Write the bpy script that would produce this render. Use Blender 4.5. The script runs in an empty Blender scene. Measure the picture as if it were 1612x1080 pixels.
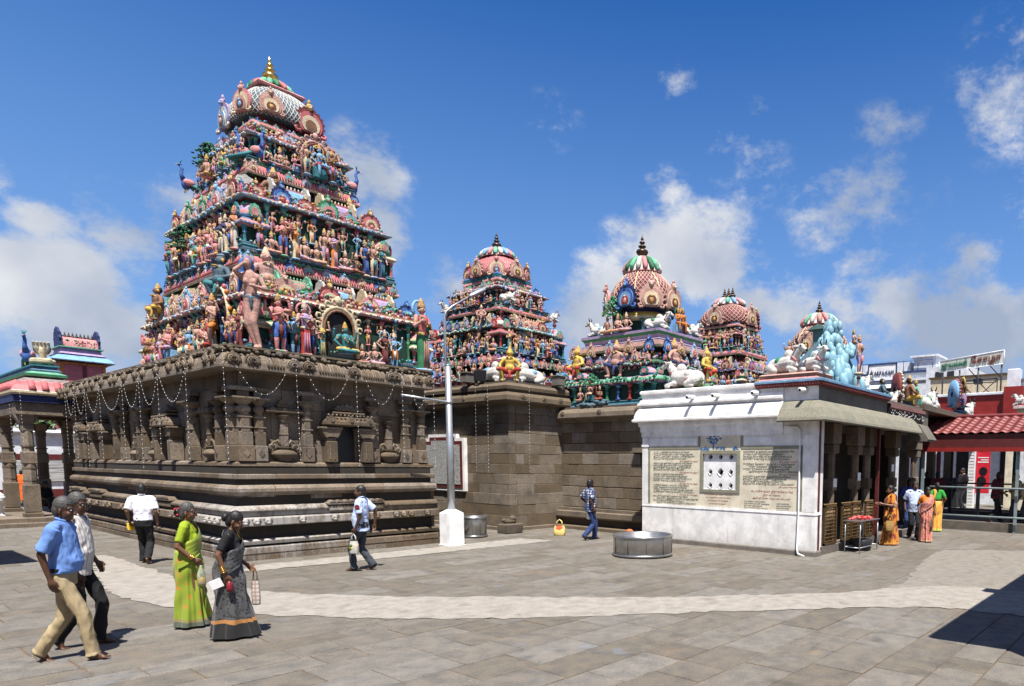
import bpy, math, random
import numpy as np
from mathutils import Vector, Matrix, Euler, noise as mnoise
R_ = math.radians
rnd = random.Random(7)
SC = bpy.context.scene
COL = SC.collection

# ------------------------------------------------------------------ camera
CAM_H = 2.15
cd = bpy.data.cameras.new('camera'); cam = bpy.data.objects.new('camera', cd); COL.objects.link(cam)
_r = ((0.58305829, -0.06841272, 0.80954477), (-0.81234542, -0.06349831, 0.57970931), (0.01174523, -0.9956343, -0.09259798))
cam.matrix_world = Matrix(((_r[0][0], -_r[0][1], -_r[0][2], 0), (_r[1][0], -_r[1][1], -_r[1][2], 0),
                           (_r[2][0], -_r[2][1], -_r[2][2], CAM_H), (0, 0, 0, 1)))
cd.sensor_width = 36; cd.lens = 1038.874 / 1612 * 36
cd.shift_x = (806 - 1111.772) / 1612; cd.shift_y = (829.793 - 540) / 1612
cd.clip_start = 0.1; cd.clip_end = 3000
SC.camera = cam

# ------------------------------------------------------------------ light
SUN = Vector((-0.29, -0.34, 1.0)).normalized()          # towards the sun
sd = bpy.data.lights.new('sun', 'SUN'); so = bpy.data.objects.new('sun', sd); COL.objects.link(so)
sd.energy = 5.0; sd.angle = R_(0.53); sd.color = (1.0, 0.955, 0.88)
so.rotation_euler = SUN.to_track_quat('Z', 'Y').to_euler()
so.location = (0, 0, 40)
SC.view_settings.view_transform = 'Standard'; SC.view_settings.look = 'None'
SC.view_settings.exposure = 0.95; SC.view_settings.gamma = 1.0; SC.view_settings.use_curve_mapping = False
SC.cycles.max_bounces = 6; SC.cycles.diffuse_bounces = 3; SC.cycles.glossy_bounces = 2; SC.cycles.transmission_bounces = 4

w = bpy.data.worlds.new('World'); SC.world = w; w.use_nodes = True
N = w.node_tree.nodes; L = w.node_tree.links; N.clear()
out = N.new('ShaderNodeOutputWorld'); bg = N.new('ShaderNodeBackground'); bg.inputs[1].default_value = 0.058
sky = N.new('ShaderNodeTexSky'); sky.sky_type = 'NISHITA'; sky.sun_disc = False
sky.sun_elevation = math.asin(SUN.z); sky.sun_rotation = math.atan2(SUN.x, SUN.y)
sky.air_density = 1.0; sky.dust_density = 0.35; sky.ozone_density = 3.0; sky.altitude = 0
hs = N.new('ShaderNodeHueSaturation'); hs.inputs['Hue'].default_value = 0.513; hs.inputs['Saturation'].default_value = 1.42; hs.inputs['Value'].default_value = 1.22
L.new(sky.outputs[0], hs.inputs['Color'])
tc = N.new('ShaderNodeTexCoord')
sepd = N.new('ShaderNodeSeparateXYZ'); L.new(tc.outputs['Generated'], sepd.inputs[0])
hz = N.new('ShaderNodeMapRange'); hz.interpolation_type = 'SMOOTHSTEP'; L.new(sepd.outputs[2], hz.inputs[0]); hz.inputs[1].default_value = 0.70; hz.inputs[2].default_value = -0.05; hz.inputs[4].default_value = 0.92
skm = N.new('ShaderNodeMix'); skm.data_type = 'RGBA'; L.new(hz.outputs[0], skm.inputs['Factor']); L.new(hs.outputs[0], skm.inputs['A']); skm.inputs['B'].default_value = (2.1, 3.9, 7.4, 1)

def wmath(op, a, b=None, clamp=False):
    n = N.new('ShaderNodeMath'); n.operation = op; n.use_clamp = clamp
    for i, q in enumerate((a, b)):
        if q is None: continue
        if isinstance(q, (int, float)): n.inputs[i].default_value = q
        else: L.new(q, n.inputs[i])
    return n.outputs[0]

# cumulus: direction of each bank (unit vector), half width, half height, density
CLOUDS = [(0.157,0.971,0.181,0.123,0.08,1.25),(0.208,0.968,0.139,0.116,0.069,1.0),(0.168,0.957,0.238,0.05,0.032,0.94),(0.13,0.952,0.278,0.04,0.04,0.83),(0.445,0.821,0.359,0.065,0.056,0.73),(0.468,0.839,0.279,0.045,0.064,0.83),(0.756,0.587,0.291,0.14,0.085,1.25),(0.696,0.67,0.259,0.09,0.06,0.83),(0.824,0.518,0.23,0.122,0.062,0.89),(0.682,0.706,0.191,0.082,0.062,0.83),(0.925,0.313,0.216,0.167,0.083,0.85),(0.958,0.22,0.185,0.133,0.076,1.0),(0.861,0.374,0.343,0.123,0.095,0.53),(0.772,0.49,0.404,0.075,0.066,0.5),(0.931,0.234,0.28,0.065,0.041,0.59),(0.874,0.193,0.446,0.084,0.084,0.65),(0.884,0.372,0.283,0.058,0.039,0.59),(0.72,0.587,0.369,0.048,0.034,0.59),(0.234,0.944,0.235,0.085,0.069,0.53),(0.843,0.327,0.428,0.072,0.036,0.35),(0.685,0.549,0.479,0.036,0.022,0.47),(0.598,0.675,0.433,0.045,0.036,0.29),(0.934,0.121,0.335,0.103,0.129,0.59),(0.284,0.912,0.297,0.063,0.047,0.35),(0.544,0.805,0.236,0.076,0.048,0.59)]
mask = None
for (dx, dy, dz, hw, hh, den) in CLOUDS:
    m = N.new('ShaderNodeMapping'); m.vector_type = 'TEXTURE'
    m.inputs['Location'].default_value = (dx, dy, dz)
    m.inputs['Rotation'].default_value = (0, 0, math.atan2(dy, dx))
    m.inputs['Scale'].default_value = (0.7, hw, hh)
    L.new(tc.outputs['Generated'], m.inputs['Vector'])
    ln = N.new('ShaderNodeVectorMath'); ln.operation = 'LENGTH'; L.new(m.outputs[0], ln.inputs[0])
    v = wmath('MULTIPLY', wmath('SUBTRACT', 1.0, ln.outputs['Value'], True), den)
    mask = v if mask is None else wmath('MAXIMUM', mask, v)
# a loose field of the same clouds all round the sky
fn = N.new('ShaderNodeTexNoise'); fn.inputs['Scale'].default_value = 2.3; fn.inputs['Detail'].default_value = 2
L.new(tc.outputs['Generated'], fn.inputs['Vector'])
dotn = N.new('ShaderNodeVectorMath'); dotn.operation = 'DOT_PRODUCT'; L.new(tc.outputs['Generated'], dotn.inputs[0])
dotn.inputs[1].default_value = (0.72, 0.69, 0.1)
behind = wmath('SUBTRACT', 0.55, dotn.outputs['Value'], True)
field = wmath('MULTIPLY', wmath('MULTIPLY', wmath('SUBTRACT', fn.outputs[0], 0.47, True), 6.0), wmath('MULTIPLY', behind, 1.6, True))
mask = wmath('MAXIMUM', mask, field)
nz = N.new('ShaderNodeTexNoise'); nz.inputs['Scale'].default_value = 11.0; nz.inputs['Detail'].default_value = 9; nz.inputs['Roughness'].default_value = 0.66
mp = N.new('ShaderNodeMapping'); mp.inputs['Scale'].default_value = (1, 1, 1.5); L.new(tc.outputs['Generated'], mp.inputs['Vector'])
L.new(mp.outputs[0], nz.inputs['Vector'])
cl = wmath('ADD', wmath('MULTIPLY', mask, 1.5), wmath('MULTIPLY', wmath('SUBTRACT', nz.outputs[0], 0.535), 3.6))
gate = wmath('MULTIPLY', mask, 5.0, True)
mr = N.new('ShaderNodeMapRange'); mr.interpolation_type = 'SMOOTHSTEP'; L.new(cl, mr.inputs[0])
mr.inputs[1].default_value = 0.0; mr.inputs[2].default_value = 1.0; mr.inputs[4].default_value = 0.95
fac = wmath('MULTIPLY', mr.outputs[0], gate, True)
# shaded grey undersides where the bank is thick, white edges
n2 = N.new('ShaderNodeTexNoise'); n2.inputs['Scale'].default_value = 5.0; n2.inputs['Detail'].default_value = 5
mp2 = N.new('ShaderNodeMapping'); mp2.inputs['Location'].default_value = (0.03, 0.03, -0.06); L.new(tc.outputs['Generated'], mp2.inputs['Vector'])
L.new(mp2.outputs[0], n2.inputs['Vector'])
cr = N.new('ShaderNodeValToRGB'); L.new(n2.outputs[0], cr.inputs[0])
cr.color_ramp.elements[0].position = 0.36; cr.color_ramp.elements[0].color = (3.4, 4.0, 5.2, 1)
cr.color_ramp.elements[1].position = 0.64; cr.color_ramp.elements[1].color = (7.4, 7.5, 7.7, 1)
mx = N.new('ShaderNodeMix'); mx.data_type = 'RGBA'; L.new(fac, mx.inputs['Factor'])
L.new(skm.outputs['Result'], mx.inputs['A']); L.new(cr.outputs[0], mx.inputs['B'])
L.new(mx.outputs['Result'], bg.inputs[0]); L.new(bg.outputs[0], out.inputs[0])

# ------------------------------------------------------------------ materials
def newmat(name):
    m = bpy.data.materials.new(name); m.use_nodes = True
    return m, m.node_tree.nodes, m.node_tree.links, m.node_tree.nodes['Principled BSDF']

def mixc(n, l, fac, a, b, mode='MIX'):
    x = n.new('ShaderNodeMix'); x.data_type = 'RGBA'; x.blend_type = mode
    for key, q in (('Factor', fac), ('A', a), ('B', b)):
        if isinstance(q, (int, float)): x.inputs[key].default_value = q
        elif isinstance(q, tuple): x.inputs[key].default_value = (*q[:3], 1)
        else: l.new(q, x.inputs[key])
    return x.outputs['Result']

def nnoise(n, l, scale, detail=6, rough=0.6, vec=None, dist=0.0):
    t = n.new('ShaderNodeTexNoise'); t.inputs['Scale'].default_value = scale; t.inputs['Detail'].default_value = detail
    t.inputs['Roughness'].default_value = rough; t.inputs['Distortion'].default_value = dist
    if vec is not None: l.new(vec, t.inputs['Vector'])
    return t.outputs[0]

def ramp(n, l, v, a, b):
    r = n.new('ShaderNodeMapRange'); r.interpolation_type = 'SMOOTHSTEP'; l.new(v, r.inputs[0]); r.inputs[1].default_value = a; r.inputs[2].default_value = b
    return r.outputs[0]

def bump(n, l, b, h, s, d=0.02):
    k = n.new('ShaderNodeBump'); k.inputs['Strength'].default_value = s; k.inputs['Distance'].default_value = d
    l.new(h, k.inputs['Height']); l.new(k.outputs[0], b.inputs['Normal'])

def pos(n): return n.new('ShaderNodeNewGeometry').outputs['Position']

def piece_random(n, l):
    g = n.new('ShaderNodeNewGeometry'); o = n.new('ShaderNodeObjectInfo')
    a = n.new('ShaderNodeMath'); a.operation = 'ADD'; l.new(g.outputs['Random Per Island'], a.inputs[0]); l.new(o.outputs['Random'], a.inputs[1])
    f = n.new('ShaderNodeMath'); f.operation = 'FRACT'; l.new(a.outputs[0], f.inputs[0])
    return f.outputs[0]

def stone_mat(name, c1, c2, dark, rough=0.9, scale=1.0, var=0.35, stain=0.6, bmp=0.5, lime=None, tints=False):
    m, n, l, b = newmat(name); p = pos(n)
    c = mixc(n, l, ramp(n, l, nnoise(n, l, 2.2 * scale, 7, 0.65, p), 0.3, 0.7), c1, c2)
    pr = piece_random(n, l)
    hsv = n.new('ShaderNodeHueSaturation'); l.new(c, hsv.inputs['Color'])
    mr = n.new('ShaderNodeMapRange'); l.new(pr, mr.inputs[0]); mr.inputs[3].default_value = 1 - var; mr.inputs[4].default_value = 1 + var
    l.new(mr.outputs[0], hsv.inputs['Value'])
    mr2 = n.new('ShaderNodeMapRange'); l.new(pr, mr2.inputs[0]); mr2.inputs[3].default_value = 1.25; mr2.inputs[4].default_value = 0.7
    l.new(mr2.outputs[0], hsv.inputs['Saturation'])
    fine = nnoise(n, l, 38 * scale, 4, 0.7, p)
    c = mixc(n, l, ramp(n, l, fine, 0.42, 0.75), hsv.outputs[0], dark)
    st = nnoise(n, l, 1.1 * scale, 8, 0.72, p, 0.4)
    sm = ramp(n, l, st, 0.52, 0.72)
    mm = n.new('ShaderNodeMath'); mm.operation = 'MULTIPLY'; l.new(sm, mm.inputs[0]); mm.inputs[1].default_value = stain
    c = mixc(n, l, mm.outputs[0], c, dark)
    if tints:      # old kolam powder rubbed into the stone, rusty water marks
        for sc_, lo, tc_, am in ((.9, .60, (0.16, .20, .26), .55), (1.15, .63, (.24, .16, .08), .6), (.75, .64, (.12, .19, .14), .4), (.35, .56, (.17, .12, .085), .45)):
            mp4 = n.new('ShaderNodeMapping'); mp4.inputs['Location'].default_value = (sc_ * 17, lo * 31, 0); l.new(p, mp4.inputs['Vector'])
            y = n.new('ShaderNodeMath'); y.operation = 'MULTIPLY'; l.new(ramp(n, l, nnoise(n, l, sc_, 8, 0.7, mp4.outputs[0]), lo, lo + .12), y.inputs[0]); y.inputs[1].default_value = am
            c = mixc(n, l, y.outputs[0], c, tc_)
    if lime:
        cx, cy, cz, rx, rz, amt = lime
        mp = n.new('ShaderNodeMapping'); mp.vector_type = 'TEXTURE'; mp.inputs['Location'].default_value = (cx, cy, cz); mp.inputs['Scale'].default_value = (rx, rx, rz)
        l.new(p, mp.inputs['Vector'])
        ln = n.new('ShaderNodeVectorMath'); ln.operation = 'LENGTH'; l.new(mp.outputs[0], ln.inputs[0])
        s1 = n.new('ShaderNodeMath'); s1.operation = 'SUBTRACT'; s1.inputs[0].default_value = 1.15; l.new(ln.outputs['Value'], s1.inputs[1])
        mp3 = n.new('ShaderNodeMapping'); mp3.inputs['Scale'].default_value = (6, 6, 1.6); l.new(p, mp3.inputs['Vector'])
        s2 = n.new('ShaderNodeMath'); s2.operation = 'ADD'; l.new(s1.outputs[0], s2.inputs[0])
        nn = n.new('ShaderNodeMath'); nn.operation = 'MULTIPLY_ADD'; l.new(nnoise(n, l, 1.0, 6, 0.7, mp3.outputs[0]), nn.inputs[0]); nn.inputs[1].default_value = 2.2; nn.inputs[2].default_value = -1.25
        l.new(nn.outputs[0], s2.inputs[1])
        q = n.new('ShaderNodeMath'); q.operation = 'MULTIPLY'; l.new(ramp(n, l, s2.outputs[0], 0.0, 0.75), q.inputs[0]); q.inputs[1].default_value = amt
        c = mixc(n, l, q.outputs[0], c, (0.42, 0.41, 0.40))
    l.new(c, b.inputs['Base Color']); b.inputs['Roughness'].default_value = rough
    h = mixc(n, l, 0.5, fine, nnoise(n, l, 9 * scale, 5, 0.7, p))
    bump(n, l, b, h, bmp, 0.02)
    return m

def paint(name, c, rough=0.55, dirt=0.35, dcol=(0.10, 0.085, 0.07), spec=0.4, metallic=0.0, sc=9.0, streak=0.0, fine=0.0, damp=0.0):
    m, n, l, b = newmat(name); p = pos(n)
    a = nnoise(n, l, sc, 6, 0.7, p)
    x = n.new('ShaderNodeMath'); x.operation = 'MULTIPLY'; l.new(ramp(n, l, a, 0.5, 0.78), x.inputs[0]); x.inputs[1].default_value = dirt
    c2 = mixc(n, l, ramp(n, l, nnoise(n, l, 3.1, 3, 0.6, p), 0.35, 0.65), tuple(q * 0.86 for q in c), tuple(min(1, q * 1.08) for q in c))
    c3 = mixc(n, l, x.outputs[0], c2, dcol)
    if streak:
        mp = n.new('ShaderNodeMapping'); mp.inputs['Scale'].default_value = (7, 7, .55); l.new(p, mp.inputs['Vector'])
        y = n.new('ShaderNodeMath'); y.operation = 'MULTIPLY'; l.new(ramp(n, l, nnoise(n, l, 1.0, 7, 0.75, mp.outputs[0]), 0.54, 0.74), y.inputs[0]); y.inputs[1].default_value = streak
        c3 = mixc(n, l, y.outputs[0], c3, dcol)
        k = nnoise(n, l, 24, 4, 0.7, p); bump(n, l, b, k, 0.25, 0.01)
    if damp:      # damp and splashed dirt creeping up from the ground
        sp = n.new('ShaderNodeSeparateXYZ'); l.new(p, sp.inputs[0]); y = n.new('ShaderNodeMath'); y.operation = 'MULTIPLY_ADD'; l.new(sp.outputs[2], y.inputs[0]); y.inputs[1].default_value = -1.1; l.new(nnoise(n, l, 5.5, 7, 0.75, p), y.inputs[2])
        z = n.new('ShaderNodeMath'); z.operation = 'MULTIPLY'; l.new(ramp(n, l, y.outputs[0], -0.05, 0.5), z.inputs[0]); z.inputs[1].default_value = damp
        c3 = mixc(n, l, z.outputs[0], c3, dcol)
        c3 = mixc(n, l, ramp(n, l, nnoise(n, l, 7.5, 9, 0.8, p), 0.63, 0.655), c3, tuple(q * .72 for q in dcol))
    if fine:      # chalky chips and hand-painted detail a few centimetres across
        f1 = nnoise(n, l, 34, 3, 0.75, p); y = n.new('ShaderNodeMath'); y.operation = 'MULTIPLY'; l.new(ramp(n, l, f1, 0.52, 0.66), y.inputs[0]); y.inputs[1].default_value = fine
        c3 = mixc(n, l, y.outputs[0], c3, tuple(q * 0.16 for q in c))
        z = n.new('ShaderNodeMath'); z.operation = 'MULTIPLY'; l.new(ramp(n, l, f1, 0.42, 0.30), z.inputs[0]); z.inputs[1].default_value = fine * .55
        c3 = mixc(n, l, z.outputs[0], c3, tuple(min(.72, q * 1.5 + .12) for q in c))
        bump(n, l, b, f1, 0.6, 0.02)
    l.new(c3, b.inputs['Base Color'])
    b.inputs['Roughness'].default_value = rough; b.inputs['Specular IOR Level'].default_value = spec; b.inputs['Metallic'].default_value = metallic
    return m

def plain(name, c, rough=0.6, metallic=0.0, spec=0.4, var=0.12, sc=6.0):
    m, n, l, b = newmat(name); o = n.new('ShaderNodeTexCoord').outputs['Object']
    l.new(mixc(n, l, ramp(n, l, nnoise(n, l, sc, 5, 0.65, o), 0.3, 0.7), tuple(q * (1 - var) for q in c), tuple(min(1, q * (1 + var)) for q in c)), b.inputs['Base Color'])
    b.inputs['Roughness'].default_value = rough; b.inputs['Metallic'].default_value = metallic; b.inputs['Specular IOR Level'].default_value = spec
    return m

M = {}
M['stone'] = stone_mat('weathered_granite', (0.205, 0.150, 0.100), (0.118, 0.092, 0.066), (0.045, 0.036, 0.028), lime=(5.3, 16.1, 0.75, 3.6, 0.85, 0.62))
M['stone_dark'] = stone_mat('soot_stained_granite', (0.14, 0.105, 0.07), (0.09, 0.07, 0.05), (0.02, 0.017, 0.014), var=0.2)
M['stone_block'] = stone_mat('granite_block', (0.205, 0.155, 0.105), (0.14, 0.110, 0.078), (0.04, 0.034, 0.028), var=0.3, stain=0.7)
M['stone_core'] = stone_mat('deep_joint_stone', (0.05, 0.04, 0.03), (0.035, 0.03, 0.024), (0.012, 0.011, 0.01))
M['stone_pillar'] = stone_mat('grey_pillar_granite', (0.21, 0.18, 0.15), (0.14, 0.125, 0.11), (0.04, 0.036, 0.032), scale=1.6)
M['slab'] = stone_mat('paving_granite', (0.185, 0.158, 0.125), (0.118, 0.109, 0.096), (0.045, 0.039, 0.033), scale=1.9, var=0.17, stain=0.5, bmp=0.8, tints=True)
M['joint'] = stone_mat('sandy_joint', (0.15, 0.10, 0.065), (0.11, 0.08, 0.055), (0.04, 0.03, 0.022), var=0.0)
M['lime_path'] = stone_mat('worn_lime_wash', (0.325, 0.30, 0.265), (0.225, 0.205, 0.18), (0.15, 0.128, 0.104), scale=2.2, var=0.06, stain=0.75, bmp=0.3)
M['lime_faint'] = stone_mat('faded_lime_wash', (0.245, 0.222, 0.19), (0.172, 0.158, 0.14), (0.10, 0.088, 0.075), scale=2.2, var=0.06, stain=0.8, bmp=0.3)
M['white'] = paint('lime_white_wall', (0.78, 0.77, 0.76), 0.8, 0.32, (0.36, 0.33, 0.29), 0.2, sc=2.2, streak=0.5, damp=0.5)
M['white_clean'] = paint('white_paint', (0.80, 0.80, 0.80), 0.6, 0.12, (0.4, 0.38, 0.35), 0.3)
M['concrete'] = stone_mat('mossy_concrete', (0.24, 0.215, 0.16), (0.18, 0.18, 0.13), (0.07, 0.065, 0.05), var=0.0, stain=0.5)
M['grey_plaster'] = stone_mat('grey_plaster', (0.17, 0.155, 0.12), (0.12, 0.11, 0.09), (0.05, 0.045, 0.04), var=0.0)
M['steel'] = plain('brushed_steel', (0.42, 0.42, 0.42), 0.32, 0.9)
M['galv'] = plain('galvanised_metal', (0.40, 0.42, 0.45), 0.42, 0.7)
M['darkmetal'] = plain('dark_metal', (0.04, 0.04, 0.045), 0.5, 0.5)
M['brass'] = plain('brass', (0.16, 0.10, 0.045), 0.45, 0.7)
M['gold'] = plain('gilded_copper', (0.75, 0.46, 0.13), 0.25, 1.0)
M['bronze'] = plain('aged_copper', (0.075, 0.05, 0.035), 0.4, 0.8)
M['bulb'] = plain('white_bulb', (0.85, 0.85, 0.85), 0.3)
M['wire'] = plain('thin_wire', (0.25, 0.24, 0.22), 0.6)
M['tile_red'] = paint('red_roof_tile', (0.19, 0.042, 0.038), 0.5, 0.3, (0.16, 0.05, 0.045))
M['fascia_red'] = paint('red_fascia', (0.24, 0.016, 0.012), 0.5, 0.2)
M['maroon'] = paint('maroon_paint', (0.10, 0.016, 0.015), 0.5, 0.35)
M['black'] = plain('black_gloss', (0.012, 0.012, 0.013), 0.4)
M['cream'] = paint('cream_panel', (0.66, 0.60, 0.47), 0.7, 0.25, (0.42, 0.33, 0.22), sc=4)
M['olive'] = paint('olive_frame', (0.24, 0.235, 0.17), 0.7, 0.3)
M['ink'] = plain('dark_green_ink', (0.02, 0.05, 0.045), 0.7)
M['ink_red'] = plain('red_brown_ink', (0.28, 0.09, 0.06), 0.7)
M['ink_blue'] = plain('blue_ink', (0.04, 0.14, 0.32), 0.7)
M['leaf'] = plain('leaf_green', (0.06, 0.11, 0.025), 0.6, var=0.4)

# painted stucco palette shared by every painted tower and its statues
PALC = dict(pink=(0.66, 0.27, 0.27), rose=(0.55, 0.15, 0.16), flesh=(0.52, 0.29, 0.235), peach=(0.56, 0.33, 0.28), cream=(0.70, 0.58, 0.38), white=(0.62, 0.60, 0.56),
            red=(0.45, 0.045, 0.035), maroon=(0.17, 0.03, 0.03), green=(0.03, 0.20, 0.085), dkgreen=(0.012, 0.055, 0.035), mint=(0.16, 0.44, 0.29), teal=(0.04, 0.22, 0.25),
            blue=(0.06, 0.15, 0.45), sky=(0.22, 0.43, 0.66), navy=(0.02, 0.035, 0.14), lilac=(0.40, 0.30, 0.48), orange=(0.62, 0.20, 0.04), yellow=(0.62, 0.42, 0.08), brown=(0.23, 0.11, 0.06), slate=(0.075, 0.13, 0.17), black=(0.018, 0.017, 0.017), gold=(0.55, 0.36, 0.10))
PAL = {}; PALM = []
for i, (k, c) in enumerate(PALC.items()):
    PAL[k] = i; PALM.append(paint('stucco_' + k, tuple(q * .84 for q in c), 0.65, 0.68, (0.05, 0.045, 0.04), 0.35, sc=6.5, fine=0.62))

# ------------------------------------------------------------------ mesh builder
class MB:
    def __init__(s): s.v = []; s.f = []; s.m = []; s.s = []
    def add(s, vs, fs, m=0, sm=False):
        o = len(s.v); s.v += [tuple(q) for q in vs]
        for k, f in enumerate(fs):
            s.f.append(tuple(i + o for i in f)); s.m.append(m if isinstance(m, int) else m[k]); s.s.append(sm)
    def box(s, x0, x1, y0, y1, z0, z1, m=0):
        s.add([(x0, y0, z0), (x1, y0, z0), (x1, y1, z0), (x0, y1, z0), (x0, y0, z1), (x1, y0, z1), (x1, y1, z1), (x0, y1, z1)],
              [(0, 3, 2, 1), (4, 5, 6, 7), (0, 1, 5, 4), (1, 2, 6, 5), (2, 3, 7, 6), (3, 0, 4, 7)], m)
    def bev(s, x0, x1, y0, y1, z0, z1, b=0.01, m=0):       # box with chamfered edges
        def ring(z, i): return [(x0 + i, y0 + i, z), (x1 - i, y0 + i, z), (x1 - i, y1 - i, z), (x0 + i, y1 - i, z)]
        vs = ring(z0, b) + ring(z0 + b, 0) + ring(z1 - b, 0) + ring(z1, b)
        fs = [(3, 2, 1, 0), (12, 13, 14, 15)]
        for k in range(3):
            for i in range(4):
                j = (i + 1) % 4; fs.append((k * 4 + i, k * 4 + j, k * 4 + 4 + j, k * 4 + 4 + i))
        s.add(vs, fs, m)
    def obox(s, c, u, v, w_, m=0):                          # oriented box: centre and three half vectors
        c, u, v, w_ = map(Vector, (c, u, v, w_))
        P = [c - u - v - w_, c + u - v - w_, c + u + v - w_, c - u + v - w_, c - u - v + w_, c + u - v + w_, c + u + v + w_, c - u + v + w_]
        s.add(P, [(0, 3, 2, 1), (4, 5, 6, 7), (0, 1, 5, 4), (1, 2, 6, 5), (2, 3, 7, 6), (3, 0, 4, 7)], m)
    def tube(s, pts, rad, n=8, m=0, sm=True, caps=True, ell=None):
        pts = [Vector(p) for p in pts]
        if not isinstance(rad, (list, tuple)): rad = [rad] * len(pts)
        vs = []; fs = []; last = None
        for i, p in enumerate(pts):
            t = (pts[min(i + 1, len(pts) - 1)] - pts[max(i - 1, 0)])
            if t.length < 1e-9: t = Vector((0, 0, 1))
            t.normalize()
            if last is None:
                a = Vector((0, 0, 1)) if abs(t.z) < 0.9 else Vector((1, 0, 0))
                u = t.cross(a).normalized()
            else: u = (last - t * last.dot(t)).normalized()
            last = u; v = t.cross(u)
            for k in range(n):
                an = 2 * math.pi * k / n
                e = ell or (1, 1)
                vs.append(p + u * (math.cos(an) * rad[i] * e[0]) + v * (math.sin(an) * rad[i] * e[1]))
        for i in range(len(pts) - 1):
            for k in range(n):
                j = (k + 1) % n; fs.append((i * n + k, i * n + j, i * n + n + j, i * n + n + k))
        if caps:
            fs.append(tuple(range(n - 1, -1, -1))); fs.append(tuple(range((len(pts) - 1) * n, len(pts) * n)))
        s.add(vs, fs, m, sm)
    def limb(s, a, b, ra, rb, n=6, m=0):                    # tapered limb with rounded ends
        a, b = Vector(a), Vector(b); d = (b - a)
        if d.length < 1e-6: return
        d.normalize()
        s.tube([a - d * ra * 0.9, a - d * ra * 0.5, a, b, b + d * rb * 0.5, b + d * rb * 0.9], [ra * 0.35, ra * 0.8, ra, rb, rb * 0.8, rb * 0.35], n, m)
    def lathe(s, c, prof, n=16, m=0, sx=1, sy=1, sm=True, a0=0.0, arc=2 * math.pi):
        full = abs(arc - 2 * math.pi) < 1e-6; k = n if full else n + 1
        vs = []; fs = []; ms = []
        for (r, z) in prof:
            for i in range(k):
                an = a0 + arc * i / n; vs.append((c[0] + math.cos(an) * r * sx, c[1] + math.sin(an) * r * sy, c[2] + z))
        for q in range(len(prof) - 1):
            for i in range(n):
                j = (i + 1) % k; fs.append((q * k + i, q * k + j, q * k + k + j, q * k + k + i)); ms.append(m if isinstance(m, int) else m[q])
        s.add(vs, fs, ms, sm)
    def ell(s, c, r, m=0, nu=10, nv=6, rot=None):
        vs = []; fs = []
        for i in range(nv + 1):
            ph = math.pi * i / nv
            for j in range(nu):
                th = 2 * math.pi * j / nu
                p = Vector((r[0] * math.sin(ph) * math.cos(th), r[1] * math.sin(ph) * math.sin(th), -r[2] * math.cos(ph)))
                if rot is not None: p = rot @ p
                vs.append(p + Vector(c))
        for i in range(nv):
            for j in range(nu):
                k = (j + 1) % nu; fs.append((i * nu + j, i * nu + k, i * nu + nu + k, i * nu + nu + j))
        s.add(vs, fs, m, True)
    def ext(s, poly, o, u, v, d, m=0, sm=False, ms=None):   # polygon in the plane (o,u,v) pushed out along d
        o, u, v, d = map(Vector, (o, u, v, d)); n = len(poly)
        vs = [o + u * a + v * b for a, b in poly] + [o + u * a + v * b + d for a, b in poly]
        if (u.cross(v)).dot(d) < 0: flip = True
        else: flip = False
        fs = [tuple(range(n - 1, -1, -1)), tuple(range(n, 2 * n))] + [(i, (i + 1) % n, n + (i + 1) % n, n + i) for i in range(n)]
        if flip: fs = [tuple(reversed(f)) for f in fs]
        s.add(vs, fs, m if ms is None else [m, m] + [ms] * n, sm)
    def sweep(s, prof, path, m=0, closed=False, sm=False, caps=True):   # profile (out,z) along 2-d path, mitred; out = right of travel
        n = len(path); k = len(prof); vs = []
        for i, p in enumerate(path):
            p = Vector(p)
            pa = Vector(path[i - 1]) if (i > 0 or closed) else None
            pb = Vector(path[(i + 1) % n]) if (i < n - 1 or closed) else None
            def nr(a, b): t = (b - a).normalized(); return Vector((t.y, -t.x))
            if pa is None: q = nr(p, pb)
            elif pb is None: q = nr(pa, p)
            else:
                n1, n2_ = nr(pa, p), nr(p, pb); q = (n1 + n2_); q = q / max(0.2, (q.length_squared / 2))
            for (o, z) in prof: vs.append((p.x + q.x * o, p.y + q.y * o, z))
        fs = []; ms = []
        for i in range(n if closed else n - 1):
            j = (i + 1) % n
            for a in range(k - 1):
                fs.append((i * k + a, j * k + a, j * k + a + 1, i * k + a + 1)); ms.append(m if isinstance(m, int) else m[a])
        if not closed and caps:
            mm = m if isinstance(m, int) else m[0]
            fs.append(tuple(range(k - 1, -1, -1))); ms.append(mm); fs.append(tuple((n - 1) * k + a for a in range(k))); ms.append(mm)
        s.add(vs, fs, ms, sm)
    def rect(s, x0, x1, y0, y1, prof, m=0, sm=False):       # profile round a rectangle, counter-clockwise seen from above, out = outward
        s.sweep(prof, [(x0, y0), (x1, y0), (x1, y1), (x0, y1)], m, True, sm)
    def mesh(s, name, mats):
        me = bpy.data.meshes.new(name); me.from_pydata(s.v, [], s.f)
        for q in (mats if isinstance(mats, (list, tuple)) else [mats]): me.materials.append(q)
        me.polygons.foreach_set('material_index', s.m); me.polygons.foreach_set('use_smooth', s.s); me.update()
        return me
    def build(s, name, mats, parent=None, loc=None, **kw):
        return put(name, s.mesh(name, mats), parent, loc, **kw)

def wloc(o):
    v = Vector((0, 0, 0))
    while o is not None: v += Vector(o.location); o = o.parent
    return v

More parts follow.
